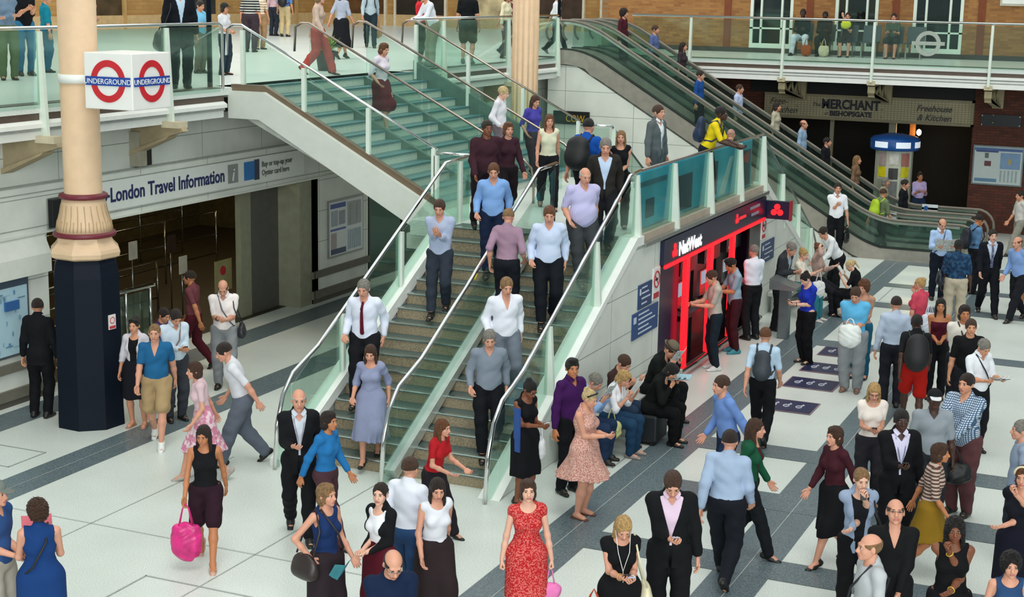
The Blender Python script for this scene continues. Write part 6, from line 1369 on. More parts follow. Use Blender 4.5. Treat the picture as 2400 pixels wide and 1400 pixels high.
i = person('brown-haired man in brown shirt sitting against the white wall', head=(1466, 835), face=52, h=1.78, pos='sitread', hair=('short', 'brown'), top='#3d2a28', neck='crew', sleeve=.5, bottom='#24344a', skin_='red', mods=dict(lean=10))
i = person('man in black jacket and grey-brown trilby hat bent over a newspaper on the bench', head=(1578, 808), face=60, h=1.84, pos='sitread', hair=('short', 'brown'), top='#1c2422', neck='shirt', jacket=('#0f1413', 'suit', -.1), bottom='#0e1114', skin_='red', spec=(('hat', '#6a5f50', '#3a332c'),), mods=dict(lean=24), build=1.12)
paper(i, 'newspaper held by the man in the trilby hat')
i = person('person in dark coat and black trousers seated low in front of the trilby man', foot=(-6.80, 20.35), face=66, h=1.72, pos='sitread', sex='f', hair=('bob', 'black'), top='#0f1210', jacket=('#0d100f', 'cardigan', -.1), neck='scoop', bottom='#090a0c', skin_='mid', build=1.1, mods=dict(lean=26, head=(36, 0)))
sc_ = B(mat('#1d2226', .5)); sc_.box(-6.98, 20.1, .05, -6.6, 20.6, .44); o = sc_.build('suitcase', bevel=.03); tagm(o, 'dark hard suitcase used as a seat below the trilby man', 'suitcase'); B(BLACKM).box(-6.96, 20.12, 0, -6.9, 20.2, .06).box(-6.7, 20.12, 0, -6.64, 20.2, .06).build('wheels', o)
paper(i, 'newspaper with a turquoise picture on the lap of the person in the dark coat', col='#9cc9d8', tilt=.1)
o = soft_bag(fpx(1430, 1075) + (.72,), (.28, .14, .3), '#c9c98c', 'pale green and yellow bag standing by the pink sundress', rz=.5)
# ---- at the cash machines
i = person('man in beige t-shirt and dark jeans using the first cash machine', head=(1668, 634), face=-82, h=1.78, pos='reach', hair=('short', 'brown'), top='#b5aea4', sleeve=.38, bottom='#17242e', legs='jeans', skin_='red', shoes='#dadcda', mods=dict(head=(18, 0)))
i = person('man in grey-blue shirt and maroon trousers at the second cash machine', head=(1713, 606), face=-80, h=1.78, pos='reach', hair=('quiff', 'black'), top='#8fa6b6', neck='polo', sleeve=.38, bottom='#3b141d', legs='jeans', skin_='tan', shoes='#2f8391')
i = person('grey-haired man in white shirt and black trousers waiting, seen from behind', head=(1768, 574), face=-150, h=1.82, pos='clasp', hair=('short', 'grey'), top='vstripe:#e6e9f2:#cdd5e6', neck='crew', sleeve=.95, bottom='#14161b', skin_='red', spec=(('belt', '#111114'),))
i = person('man in grey suit leaning forward on the ledge beyond the cash machines', head=(1858, 571), face=55, h=1.80, pos='phone2', hair=('short', 'grey'), jacket=('#33373b', 'suit'), top='#9aa8bc', neck='shirt', bottom='#1b1d21', skin_='red', mods=dict(lean=14, head=(26, 0)))
i = person('blonde woman in cream top sitting beyond the grey suit', head=(1884, 583), face=60, h=1.68, pos='sit', sex='f', hair=('bun', 'blond'), top='#ddd8c8', sleeve=.6, bottom='#2f7a86', skin_='pale', mods=dict(R=(.1, .36, .3), L=(.1, .34, .3), head=(15, 0)), shoes='#c9cbc9', seat_h=.62)
soft_bag(i['hand'][0] + V3(0, 0, .0), (.26, .12, .40), '#dfe2e0', 'white carrier bag on the lap of the blonde woman beyond the cash machines', rz=.4)
i = person('woman with auburn hair in pinkish cardigan talking on her phone, seated on the ledge', head=(1920, 570), face=60, h=1.70, pos='sit', sex='f', hair=('bun', 'auburn'), top='#b5988e', sleeve=.9, bottom='#1c1d22', skin_='pale', seat_h=.62, mods=dict(R=(.10, .06, .70), pole_r=(.8, .2, -.9), L=(.1, .34, .3)))
i = person('dark-haired man in white shirt bending over behind the woman on the phone', head=(1925, 541), face=-70, h=1.76, pos='bend', hair=('short', 'dark'), top='#e4e8ea', neck='crew', sleeve=.95, bottom='#15171c', skin_='red')
i = person('blonde woman with ponytail in black top crouched on the ledge reading', head=(1990, 612), face=-115, h=1.64, pos='sitread', sex='f', hair=('pony', 'pale'), top='#101014', neck='scoop', sleeve=.4, bottom='#0f1014', skin_='pale', seat_h=.42)
paper(i, 'small white booklet held by the crouching blonde woman', open_=False, w=.09, hgt=.2)
o = soft_bag((i['foot'][0] - .25, i['foot'][1] - .1, .42), (.3, .18, .26), '#b7a99c', 'beige handbag on the floor beside the crouching blonde woman', kind='handbag')
i = person('woman with short black hair in cobalt blue top texting over the floor decals', head=(1888, 640), face=-68, h=1.68, pos='phone2', sex='f', hair=('bun', 'black'), top='#1b34a8', neck='scoop', sleeve=.45, bottom='#0c0e12', legs='trousers', skin_='pale', build=1.15, spec=(('watch', -1, '#3a2a2a'),))
phone(i, 1, 'phone held by the woman in the cobalt blue top', both=True)
i = person('man in light blue t-shirt and grey joggers reaching into a white bag', head=(2006, 674), face=-22, h=1.80, pos='clasp', hair=('short', 'brown'), top='#5fb4e0', neck='crew', sleeve=.4, legs='wide', bottom='#8d9296', skin_='red', shoes='#7a5f50', build=1.15, mods=dict(R=(.04, .24, 1.12), L=(.04, .25, 1.08), head=(26, 0)))
soft_bag((i['hand'][0] + i['hand'][1]) / 2 + i['fdir'] * .04 + V3(0, 0, .14), (.36, .18, .44), '#dfe4e0', 'full white plastic bag held by the man in the light blue t-shirt', rz=i['rz'], handle=.05)
i = person('auburn-haired woman in tan top and blue jeans behind the light blue t-shirt', head=(2026, 658), face=-30, h=1.72, pos='clasp', sex='f', hair=('curly', 'auburn'), top='#b89078', neck='scoop', sleeve=.2, legs='jeans', bottom='#1f5f7c', skin_='red', mods=dict(head=(6, -10)))
i = person('man in pale striped shirt and dark trousers seen from behind, left of the pink shirt', head=(2102, 695), face=168, h=1.80, pos='stand', hair=('short', 'dark'), top='vstripe:#b9c6d8:#9fb0c8', neck='crew', sleeve=.95, bottom='#1c1e26', skin_='mid')
i = person('blonde woman in coral pink t-shirt with white braces, seen from behind', head=(2158, 651), face=-140, h=1.70, pos='ear', sex='f', hair=('bun', 'blond'), top='#c8485c', neck='crew', sleeve=.35, bottom='#33504f', skin_='red', build=1.15, mods=dict(R=(.06, .16, 1.42)))
o = soft_bag(i['Tt'](.02, -.2, .30), (.38, .12, .40), '#d5dae8', 'large white tote bag hanging behind the woman in coral pink', rz=i['rz'], handle=.10, kind='tote_bag')
i = person('person in black top with big black backpack and bright red shorts, seen from behind', head=(2150, 738), face=172, h=1.78, pos='walk', hair=('short', 'black'), top='#15171a', neck='crew', sleeve=.4, legs='shorts', bottom='#a8180f', skin_='dark')
backpack(i, '#0f1113', 'big black backpack above the red shorts', (.36, .22, .56))
i = person('smiling woman with long black hair in maroon strapless top', head=(2206, 700), face=-12, h=1.68, pos='clasp', sex='f', hair=('long', 'black'), top='#4a0f22', neck='strapless', sleeve=0, bottom='#121318', skin_='tan')
i = person('man with long dark hair in cream shirt and a strap across his chest', head=(2262, 716), face=-5, h=1.80, pos='clasp', hair=('bob', 'dark'), top='#dfdad0', neck='crew', sleeve=.5, bottom='#20222a', skin_='tan', strap=('#2a2422', 1), build=1.12)
i = person('man in plain black t-shirt in front of the long-haired man', head=(2277, 748), face=-8, h=1.76, pos='stand', hair=('short', 'brown'), top='#101214', neck='crew', sleeve=.42, bottom='#1a1c22', skin_='mid', build=1.08)
i = person('grey-haired youth in white shirt with dark strap reading a folded paper', head=(2308, 796), face=22, h=1.72, pos='read', hair=('short', 'grey'), top='#e4e8ee', neck='shirt', sleeve=.5, bottom='#14151a', skin_='mid', strap=('#20222e', 1), spec=(('collar', '#e4e8ee'),))
paper(i, 'folded newspaper held by the grey-haired youth in the white shirt', tilt=.15, w=.13, hgt=.2)
i = person('large man in blue gingham shirt with phone, facing left', head=(2268, 876), face=-48, h=1.86, pos='clasp', hair=('short', 'dark'), top='check:#cfd9e2:#44607e', neck='shirt', sleeve=.93, bottom='#5d3a3c', skin_='mid', build=1.28, belly=.05, mods=dict(R=(.08, .44, 1.10), L=(.10, .42, .98)))
phone(i, 1, 'phone held by the large man in gingham')
soft_bag(i['hand'][1] + V3(.1, 0, -.05), (.42, .2, .3), '#0f1114', 'black holdall hanging behind the large man in gingham', kind='holdall', m=mat('#0f1114', .5))
i = person('man in dark cap with white peak and grey polo shirt', head=(2192, 914), face=-8, h=1.76, pos='stand', hair=('short', 'black'), top='#8e979e', neck='polo', sleeve=.45, bottom='#2a2d33', skin_='dark', spec=(('cap', '#16181c', '#d9dce0'),), build=1.15)
i = person('man in black jacket, lilac striped shirt and lanyard looking at the camera', head=(2114, 960), face=0, h=1.80, pos='phone1', hair=('short', 'black'), jacket=('#0f1013', 'suit'), top='vstripe:#d8d4ea:#b9b4d4', neck='shirt', bottom='#101116', skin_='dark', spec=(('collar', '#d8d4ea'), ('lanyard', '#48607a')), mods=dict(head=(2, 0)), build=1.08, open_=.08)
phone(i, 1, 'dark phone held by the man in the black jacket and lanyard', '#101114')
i = person('blonde woman with glasses in white t-shirt looking down at her phone', head=(2050, 898), face=-8, h=1.68, pos='phone2', sex='f', hair=('long', 'blond'), top='#eadfd6', neck='scoop', sleeve=.3, bottom='#2c2a30', skin_='red', spec=(('glasses',), ('necklace',)), mods=dict(head=(20, 0)))
phone(i, 1, 'black phone held by the blonde woman with glasses', '#151515', both=True)
i = person('fair-haired woman in grey-blue cardigan with her hand to her mouth', head=(2020, 1097), face=0, h=1.72, pos='mouth', sex='f', hair=('pony', 'sandy'), top='#15171c', neck='scoop', jacket=('#8f9fb8', 'cardigan', -.16), bottom='#0f1013', skin_='pale', mods=dict(R=(.0, .2, 1.44), L=(-.12, .24, 1.12), head=(10, 4)), open_=.07)
shoulder_bag(i, -1, '#0c0d0f', 'glossy black shoulder bag of the woman with her hand to her mouth', low=-.02)
o = B(mat('#101012', .5)).box(-.028, -.012, -.045, .028, .012, .045).build('phone'); o.location = tuple(i['hand'][0] + i['fdir'] * .0 + V3(0, 0, -.035)); o.rotation_euler = (.3, 0, i['rz']); tagm(o, 'small black phone held at the mouth of the woman in the grey-blue cardigan', 'phone')
i = person('bald man with glasses and short beard in black shirt looking up', head=(2100, 1172), face=-8, h=1.80, pos='hip', hair=('ring', 'brown'), top='#0f1113', neck='v', sleeve=.95, bottom='#121317', skin_='red', spec=(('glasses', '#6a6460'),), mods=dict(head=(-16, 0), L=(.05, .2, .9), R=(.27, .02, .8)), build=1.05)
i = person('bald man in pale grey t-shirt in profile at the bottom edge', head=(2043, 1252), face=-82, h=1.80, pos='stand', hair=('ring', 'sandy'), top='#aeb2b4', neck='crew', sleeve=.42, bottom='#22242a', skin_='red', strap=('#14161a', -1), build=1.06)
i = person('woman with curly black hair, black sleeveless top and gold bangles, hand to her face', head=(2240, 1214), face=-12, h=1.70, pos='mouth', sex='f', hair=('afro', 'black'), top='#0d0d10', neck='tank', sleeve=0, bottom='#101014', skin_='brown', build=1.1, spec=(('watch', 1, '#d9b84a'), ('watch', -1, '#d9b84a')), mods=dict(R=(.05, .17, 1.42), L=(-.02, .28, 1.08)))
i = person('woman with pale headband in dark navy dress drinking at the right edge', head=(2402, 1092), face=-30, h=1.74, pos='mouth', sex='f', hair=('bob', 'auburn'), top='#10131c', neck='scoop', sleeve=.35, legs='dress', bottom='#0f1020', skirt=(.5, .03, 0), skin_='red', spec=(('band', '#d9cfae'),), build=1.08)
i = person('dark-haired girl in dungaree straps at the bottom right corner', head=(2372, 1298), face=-8, h=1.60, pos='stand', sex='f', hair=('curly', 'black'), top='#27446a', neck='tank', sleeve=0, bottom='#27446a', skin_='red')
# ---- walking through the middle of the floor
i = person('man in pale blue shirt and dark trousers walking away in the middle of the floor', head=(1712, 1008), face=160, h=1.80, pos='walk', hair=('short', 'dark'), top='#9fb2cc', neck='crew', sleeve=.95, bottom='#141820', skin_='red', build=1.15)
i = person('woman in green cardigan over a maroon top walking right beside the pale blue shirt', head=(1772, 982), face=70, h=1.70, pos='walk2', sex='f', hair=('long', 'brown'), top='#4f1f2c', sleeve=.9, bottom='#15181c', skin_='red', jacket=('#175238', 'cardigan', -.1), neck='scoop')
i = person('man in pale blue-white shirt with a dark rucksack walking away past the queue', head=(1795, 768), face=165, h=1.76, pos='walk', hair=('short', 'auburn'), top='#b5cde2', neck='crew', sleeve=.45, bottom='#0f1114', skin_='red')
backpack(i, '#2c343c', 'slate grey rucksack on the man walking past the queue', (.26, .14, .38))
i = person('man in blue shirt and navy trousers walking left beside the bench', head=(1690, 882), face=-70, h=1.78, pos='walk', hair=('short', 'brown'), top='#6b8cc8', neck='crew', sleeve=.95, bottom='#1c2c4a', skin_='red', mods=dict(lean=12))
i = person('woman in maroon top and black skirt walking left of the man in the lanyard', head=(1958, 1000), face=-60, h=1.68, pos='walk', sex='f', hair=('bob', 'brown'), top='#3f1822', sleeve=.9, legs='skirt', bottom='#0f1014', skirt=(.55, .03, 0), skin_='red')
i = person('woman in striped top and mustard skirt walking right of the man in the lanyard', head=(2205, 1040), face=75, h=1.62, pos='walk', sex='f', hair=('bob', 'brown'), top='hstripe:#b9a79a:#5a3f38', sleeve=.5, legs='skirt', bottom='#8a6a1c', skirt=(.45, .06, 0), skin_='tan', mods=dict(lean=6))
# ---- foreground pair
i = person('man in black suit and open pink shirt looking down at his phone in the foreground', head=(1578, 1107), face=-2, h=1.86, pos='phone1', hair=('short', 'brown'), jacket=('#0f1114', 'suit'), top='#dcc3d8', neck='shirt', bottom='#0d0e12', skin_='red', spec=(('collar', '#dcc3d8'),), build=1.1, open_=.085, mods=dict(R=(.02, .30, 1.12)))
phone(i, 1, 'pale phone held by the man in the pink shirt', '#b9b9c4')
i = person('blonde woman in black dress with white earphones looking at two phones in the foreground', head=(1462, 1212), face=8, h=1.66, pos='phone2', sex='f', hair=('long', 'blond'), top='#0e0e11', neck='scoop', sleeve=.12, legs='dress', bottom='#0e0e11', skirt=(.52, .03, 0), skin_='red', spec=(('earphones',), ('watch', 1, '#caa05a'), ('watch', -1, '#d9d9dc')), build=1.04)
phone(i, 1, 'dark phone in the right hand of the blonde woman in black', '#141417'); 
phone(dict(i, hand=[i['hand'][1], i['hand'][1] - V3(0, 0, .04)]), 1, 'pale phone in the left hand of the blonde woman in black', '#b9c0d8')
soft_bag(i['Tt'](.27, .08, -.02), (.34, .16, .28), '#a8381c', 'glossy orange-brown handbag between the foreground pair', kind='handbag', m=mat('#a8381c', .2, name='orange_patent'))
shoulder_bag(i, -1, '#d6cfae', 'cream shoulder bag of the blonde woman in black', low=-.12)
# ---- far right and by the escalator foot
i = person('man in white short-sleeved shirt with a dark bag standing at the escalator side', foot=(-7.85, 37.15), face=-5, h=1.90, pos='stand', hair=('short', 'dark'), top='#eceef4', neck='shirt', sleeve=.42, bottom='#0f1115', skin_='red', spec=(('collar', '#eceef4'),), mods=dict(R=(.02, .24, 1.24)))
soft_bag(i['hand'][1] + V3(0, 0, .03), (.36, .12, .32), '#0d0e11', 'black briefcase of the man in white by the escalator', kind='briefcase', m=mat('#0d0e11', .4), rz=i['rz'] + 1.3)
i = person('bald man in light blue shirt with a strap reading a newspaper by the escalator foot', head=(2210, 513), face=3, h=1.80, pos='read', hair=('ring', 'brown'), top='#a9c3e8', neck='shirt', sleeve=.9, bottom='#141a28', skin_='red', strap=('#2c3c58', -1), spec=(('collar', '#dfe6f2'),), mods=dict(head=(22, 0)))
paper(i, 'open newspaper held by the bald man by the escalator foot', w=.24, hgt=.32)
i = person('man in denim blue shirt with a navy rucksack facing right by the escalators', head=(2296, 503), face=100, h=1.78, pos='clasp', hair=('short', 'black'), top='#5d84ac', neck='crew', sleeve=.9, bottom='#15171e', skin_='tan', mods=dict(head=(16, 0)))
backpack(i, '#0e1220', 'navy rucksack on the man in the denim blue shirt')
i = person('dark-haired man in navy checked shirt and beige trousers seen from behind', head=(2248, 562), face=165, h=1.80, pos='stand', hair=('short', 'black'), top='tartan:#1b3350:#2c4f6e', neck='crew', sleeve=.5, bottom='#b8ad98', skin_='dark', build=1.15)
shoulder_bag(i, -1, '#111826', 'dark messenger bag of the man in the navy checked shirt', size=(.36, .14, .30), low=.02)
i = person('man in navy suit and dotted tie walking towards the camera at far right', head=(2328, 538), face=-2, h=1.84, pos='walk', hair=('short', 'dark'), jacket=('#10131c', 'suit'), top='#b9c6dc', neck='shirt', tie='floral:#2c3450:#8a90a8', bottom='#0f1118', skin_='pale', spec=(('collar', '#c9d4e6'),), open_=.08)
i = person('red-haired man in light blue shirt hurrying left at the right edge', head=(2385, 556), face=-60, h=1.80, pos='walk', hair=('ring', 'auburn'), top='#7f9fd4', neck='crew', sleeve=.9, bottom='#17191f', skin_='red', mods=dict(lean=14), build=1.1)
i = person('woman in brown sleeveless dress standing at the right edge with a dark umbrella', head=(2418, 552), face=-40, h=1.60, pos='stand', sex='f', hair=('long', 'brown'), top='#5a4638', neck='tank', sleeve=0, legs='dress', bottom='#5a4638', skirt=(.5, .06, 0), skin_='tan')
u_ = i['hand'][1]; o = B(mat('#15171c', .6)).tube([(0, 0, .05), (0, 0, -.05), (0, 0, -.2), (0, 0, -.5), (0, 0, -.72)], [.012, .014, .05, .035, .006], 10).build('umbrella'); o.location = tuple(u_); tagm(o, 'folded black umbrella hanging at the right edge', 'umbrella'); B(mat('#3a2a20', .5)).tube([(0, 0, .05), (0, 0, .1), (.03, 0, .13), (.06, 0, .1)], .012, 8).build('handle', o)
i = person('person in grey-white top walking at the far right behind the escalator end', head=(2392, 448), face=-80, h=1.70, pos='walk', hair=('short', 'dark'), top='#c9c6c0', sleeve=.5, bottom='#8d8a80', skin_='mid')
i = person('woman in blue floral blouse and jeans sitting behind the escalators near the kiosk', foot=(-6.75, 42.3), face=0, h=1.72, pos='sit', sex='f', hair=('bun', 'dark'), top='floral:#8aa0dc:#e0a8b8', sleeve=.6, bottom='#1c2c44', skin_='tan', seat_h=.85, mods=dict(R=(.1, .3, .25), L=(.1, .3, .25)))
e = empty('high_stool', (-6.75, 42.3, 0), 'high stool under the woman in the floral blouse', 'stool'); sub(B(STEEL).lathe([(.03, 0), (.03, .78), (.2, .8), (.2, .84)], (-6.75, 42.3, 0), 20), 'seat', e); sub(B(STEEL).lathe([(.22, 0), (.22, .02)], (-6.75, 42.3, 0), 20), 'base', e)
i = person('grey-haired person in slate blue shirt cut by the right edge', head=(2398, 985), face=-100, h=1.75, pos='stand', hair=('short', 'grey'), top='#8a98ae', sleeve=.9, bottom='#2a3040', skin_='red')
# ---- on the escalators
ES = [((1462, 20), 39.5, '#4a1c26', 'maroon top standing on the farther escalator near its top', 'curly', 'dark', 1), ((1640, 178), 38.3, '#1d4a8c', 'bright blue shirt riding down the nearer escalator', 'short', 'dark', 1),
      ((1735, 152), 40.3, '#b9c6e6', 'pale lilac-blue shirt riding down the farther escalator', 'short', 'brown', 1), ((1822, 205), 40.3, '#b8b29c', 'cream top on the farther escalator below the lilac shirt', 'bob', 'dark', 0),
      ((1884, 258), 40.3, '#8fa9c4', 'pale blue shirt with pink head halfway down the farther escalator', 'ring', 'auburn', 1), ((1940, 285), 40.3, '#15171d', 'black jacket on the farther escalator below the pale blue shirt', 'short', 'black', 1),
      ((2010, 335), 40.3, '#7a5f4a', 'tan coat low on the farther escalator', 'long', 'sandy', 0), ((2075, 402), 40.3, '#9aa08c', 'grey-green jacket near the foot of the farther escalator', 'bob', 'grey', 0), ((2122, 400), 40.1, '#14161c', 'black suit near the foot of the farther escalator', 'short', 'dark', 1),
      ((1535, 62), 40.3, '#5a6a9c', 'blue-violet shirt high on the farther escalator', 'short', 'brown', 1), ((1600, 110), 40.3, '#3a3138', 'dark brown jacket on the farther escalator behind the nearer rail', 'long', 'dark', 0)]
for (u, v), yy, c, lab, hs, hc_, male in ES:
    # the rider stands in the lane y = yy: find x so that the crown falls on the pixel column
    d = ray(u, v); tt = (yy - CP[1]) / d[1]; x = float(CP[0] + d[0] * tt)
    person('person in ' + lab, foot=(x, yy), z=estep(x), face=62, h=1.74, pos='stand', sex='m' if male else 'f', hair=(hs, hc_), top=c, sleeve=.9 if male else .6, bottom='#1c1e24', skin_='red' if male else 'mid', neck='crew')
i = person('person with a yellow-green rucksack on the nearer escalator by its foot', foot=(-7.0, 38.3), z=0.02, face=120, h=1.70, pos='walk', hair=('short', 'brown'), top='#6c7a5a', sleeve=.5, bottom='#2b3030', skin_='mid')
backpack(i, '#a8c81e', 'yellow-green rucksack seen through the escalator glass')
# ---- on the landing
i = person('man in grey suit standing alone on the landing with his back half turned', head=(1543, 246), z=LZ, face=50, h=1.84, pos='stand', hair=('short', 'brown'), jacket=('#5a6163', 'suit'), top='#dfe3e6', neck='shirt', bottom='#4a5052', skin_='red', spec=(('collar', '#dfe3e6'),), mods=dict(head=(0, 0)))
i = person('man in yellow and green football shirt leaning on the landing rail with a rucksack', head=(1694, 253), z=LZ, face=72, h=1.84, pos='rail', hair=('short', 'black'), top='#e6cc1c', neck='v', sleeve=.45, bottom='#141c24', skin_='dark', spec=(('necklace',),))
backpack(i, '#16294a', 'navy rucksack on the man in the yellow shirt', (.28, .16, .42))
v_, q_ = volume([Ell((0, 0, 0), (.07, .012, .10))], .008, .01); 
i = person('man in bright blue t-shirt with a large round black rucksack crossing the landing', head=(1380, 278), z=LZ, face=150, h=1.82, pos='walk', hair=('short', 'black'), top='#1450a8', neck='crew', sleeve=.42, bottom='#15181e', skin_='red', build=1.12)
backpack(i, '#0b0c0f', 'large round black rucksack on the man in the bright blue t-shirt', (.42, .28, .52))
i = person('woman with light brown hair in black sleeveless top on the landing', head=(1456, 306), z=LZ, face=-5, h=1.60, pos='clasp', sex='f', hair=('long', 'sandy'), top='#101318', neck='scoop', sleeve=0, bottom='#0f1114', skin_='red')
i = person('man in dark suit with open pale blue shirt on the landing beside the black top', head=(1420, 322), z=2, stairs=(lower_st, (-10.7, -8.1, 19, 22.5)), face=0, h=1.88, pos='stairs', hair=('short', 'grey'), jacket=('#2a2724', 'suit'), top='#bcd0ea', neck='shirt', bottom='#17181d', skin_='red', open_=.08)
i = person('woman in cream vest top at the far side of the landing', head=(1288, 268), z=LZ, face=8, h=1.70, pos='walk', sex='f', hair=('long', 'auburn'), top='#dddcc0', neck='scoop', sleeve=0, bottom='#15161c', skin_='red')
i = person('person in violet and blue top coming off the upper flight', head=(1255, 228), z=LZ, stairs=US, face=35, h=1.70, pos='stairs', sex='f', hair=('long', 'brown'), top='#4a44a0', sleeve=.5, bottom='#3a2030', skin_='red')
i = person('heavily built man in dark maroon jumper at the head of the lower flight', head=(1142, 282), z=LZ, face=20, h=1.80, pos='walk', hair=('short', 'dark'), top='#3b2029', neck='crew', sleeve=.95, bottom='#22181e', skin_='brown', build=1.2)
i = person('woman in plum coat behind the man in the maroon jumper', head=(1192, 286), z=LZ, face=20, h=1.72, pos='walk2', sex='f', hair=('bob', 'auburn'), top='#3a1f2a', sleeve=.95, bottom='#1d1418', skin_='red')
i = person('person in loose white shirt stepping off the upper flight', head=(1180, 210), z=LZ + .6, stairs=US, face=70, h=1.74, pos='stairs', hair=('short', 'pale'), top='#dcd9e0', sleeve=.9, bottom='#7c6f78', skin_='pale')
i = person('bald man going down the far flight, only his pink head above the rail', head=(1714, 303), z=2.3, stairs=FS, face=160, h=1.76, pos='stairs', hair=('crop', '#c99a88'), top='#7c8790', sleeve=.9, bottom='#22242a', skin_='red')
# ---- on the lower flight
S_ = lambda lab, hd, **k: person(lab, head=hd, z=1.0, stairs=LS, pos=k.pop('pos', 'stairs'), **k)
S_('man in light blue shirt and dark trousers coming down the left lane near the top', (1157, 392), face=0, h=1.80, hair=('short', 'auburn'), top='#7ea6dc', neck='shirt', sleeve=.9, bottom='#12203a', skin_='red', build=1.06)
S_('man in dusty pink shirt going up the right lane in mid-flight', (1192, 500), face=170, h=1.76, hair=('short', 'sandy'), top='#9d7f92', neck='crew', sleeve=.5, bottom='#171a22', skin_='red')
S_('slim man in pale grey-blue shirt and slate trousers in the left lane', (1030, 480), face=-8, h=1.82, hair=('short', 'brown'), top='#aab6d0', neck='shirt', sleeve=.9, bottom='#2c333e', skin_='red', mods=dict(R=(.03, .24, 1.15), L=(.04, .24, 1.12)))
S_('man in white-blue shirt and black trousers in the right lane', (1288, 486), face=0, h=1.84, hair=('short', 'auburn'), top='#c5d3ec', neck='shirt', sleeve=.93, bottom='#10131b', skin_='red', build=1.12)
S_('stout bald man in lilac striped short-sleeved shirt near the top of the right lane', (1372, 398), face=18, h=1.82, hair=('ring', 'white'), top='vstripe:#c3bfe2:#a8a6cf', neck='shirt', sleeve=.45, bottom='#3c3f42', skin_='red', build=1.25, belly=.05)
S_('man in open white shirt walking down the middle of the right lane', (1188, 640), face=15, h=1.84, hair=('short', 'sandy'), top='#e3e6f0', neck='v', sleeve=.93, bottom='#6b7480', skin_='red', build=1.1)
S_('older man in grey shirt and black trousers lower in the right lane', (1148, 765), face=5, h=1.80, hair=('short', 'grey'), top='#7c8794', neck='polo', sleeve=.9, bottom='#101218', skin_='red', build=1.08)
S_('man in black waistcoat and tie over white shirt in the left lane', (852, 655), face=-10, h=1.86, hair=('short', 'grey'), top='#dbe1f0', neck='shirt', sleeve=.93, bottom='#14151a', skin_='red', tie='#5a0f24', build=1.1, jacket=None)
i = person('woman in lavender grey dress low in the left lane of the stairs', head=(868, 815), z=.5, stairs=LS, face=-5, h=1.68, pos='stairs', sex='f', hair=('long', 'brown'), top='#8b92b0', sleeve=.6, neck='scoop', legs='dress', bottom='#8b92b0', skirt=(.6, .08, 1), skin_='red')
# ---- on the upper flight
person('woman in white blouse and dark red skirt coming down the upper flight', head=(900, 92), z=4, stairs=US, face=55, h=1.70, pos='stairs', sex='f', hair=('bob', 'auburn'), top='#dcd3de', sleeve=.5, legs='skirt', bottom='#5c1020', skirt=(.55, .03, 0), skin_='red', shoes='#b9c0c4')
person('person in pale top and wide dusty red trousers at the top of the upper flight', foot=fpx(745, 175, UZ), z=UZ, face=80, h=1.70, pos='walk', sex='f', hair=('bob', 'sandy'), top='#c9b0a0', sleeve=.9, bottom='#a84a44', legs='wide', skin_='pale')
# ---- on the galleries
U = lambda lab, px_, **k: person(lab, foot=fpx(px_[0], px_[1], UZ), z=UZ, pos=k.pop('pos', 'stand'), **k)
U('person in grey-blue cardigan at the top left corner behind the glass', (22, 188), face=30, h=1.72, sex='f', pos='cross', hair=('bob', 'brown'), top='#6a8096', sleeve=.9, bottom='#5a6a4a', skin_='red')
i = U('man in black t-shirt and blue jeans eating at the top left', (62, 178), face=40, h=1.80, pos='mouth', hair=('short', 'dark'), top='#0f1216', sleeve=.5, bottom='#2f6f94', legs='jeans', skin_='mid', mods=dict(R=(.06, .3, 1.2), L=(.06, .3, 1.18)))
U('child in teal top beside the man in jeans', (112, 170), face=120, h=1.55, hair=('short', 'auburn'), top='#0f7c92', sleeve=.5, bottom='#1d5f7c', skin_='mid')
person('man in dark patterned t-shirt leaning his elbow on the gallery rail right of the column', foot=(-15.95, 19.35), z=UZ, face=70, h=1.78, pos='rail', hair=('curly', 'dark'), top='marl:#2c3040:#4a4c60', sleeve=.4, bottom='#23252e', skin_='red', mods=dict(R=(.12, .34, 1.14), L=(.0, .30, 1.28), head=(10, -30)))
i = U('man in black suit with a heavy dark bag standing at the gallery glass', (425, 208), face=25, h=1.86, pos='stand', hair=('short', 'brown'), jacket=('#10141c', 'suit'), top='#bcd4e8', neck='shirt', bottom='#14181e', skin_='red', build=1.12)
shoulder_bag(i, 1, '#2a2526', 'heavy dark bag of the man in the black suit on the gallery', size=(.40, .2, .34), low=-.20)
i = U('short person in bright sky blue shirt holding up a phone behind the black suit', (470, 172), face=60, h=1.46, pos='phone2', hair=('short', 'dark'), top='#7cc4ea', sleeve=.5, bottom='#6d6a5e', skin_='mid', mods=dict(head=(10, 0)))
U('person in dark cap and white top by the thin navy post', (528, 176), face=60, h=1.42, sex='f', pos='clasp', hair=('bob', 'dark'), top='#dfe0e6', sleeve=.3, bottom='#2a3a44', skin_='mid', spec=(('cap', '#2a2f30', '#2a2f30'),))
U('large person in black and white striped top at the head of the stairs', (588, 122), face=170, h=1.76, sex='f', pos='stand', hair=('bob', 'brown'), top='wide:#20242a:#b9b9b2', sleeve=.6, bottom='#3c3038', skin_='mid', build=1.25)
U('person in cream striped top and tan trousers right of the striped top', (610, 116), face=40, h=1.70, sex='f', pos='stand', hair=('long', 'sandy'), top='wide:#e8dcc8:#b9987c', sleeve=.5, bottom='#9c7c5a', skin_='mid')
U('person in pinkish shirt and dark trousers in the distance on the gallery', (642, 84), face=150, h=1.74, pos='stand', hair=('short', 'brown'), top='#d6b4bc', sleeve=.9, bottom='#2c3440', skin_='mid')
i = U('person in blue shirt and beige trousers with a black rucksack, seen from behind', (668, 86), face=170, h=1.80, pos='stand', hair=('short', 'brown'), top='#5d86c4', sleeve=.5, bottom='#cfb88c', skin_='mid')
backpack(i, '#0f1316', 'black rucksack on the person in beige trousers in the distance')
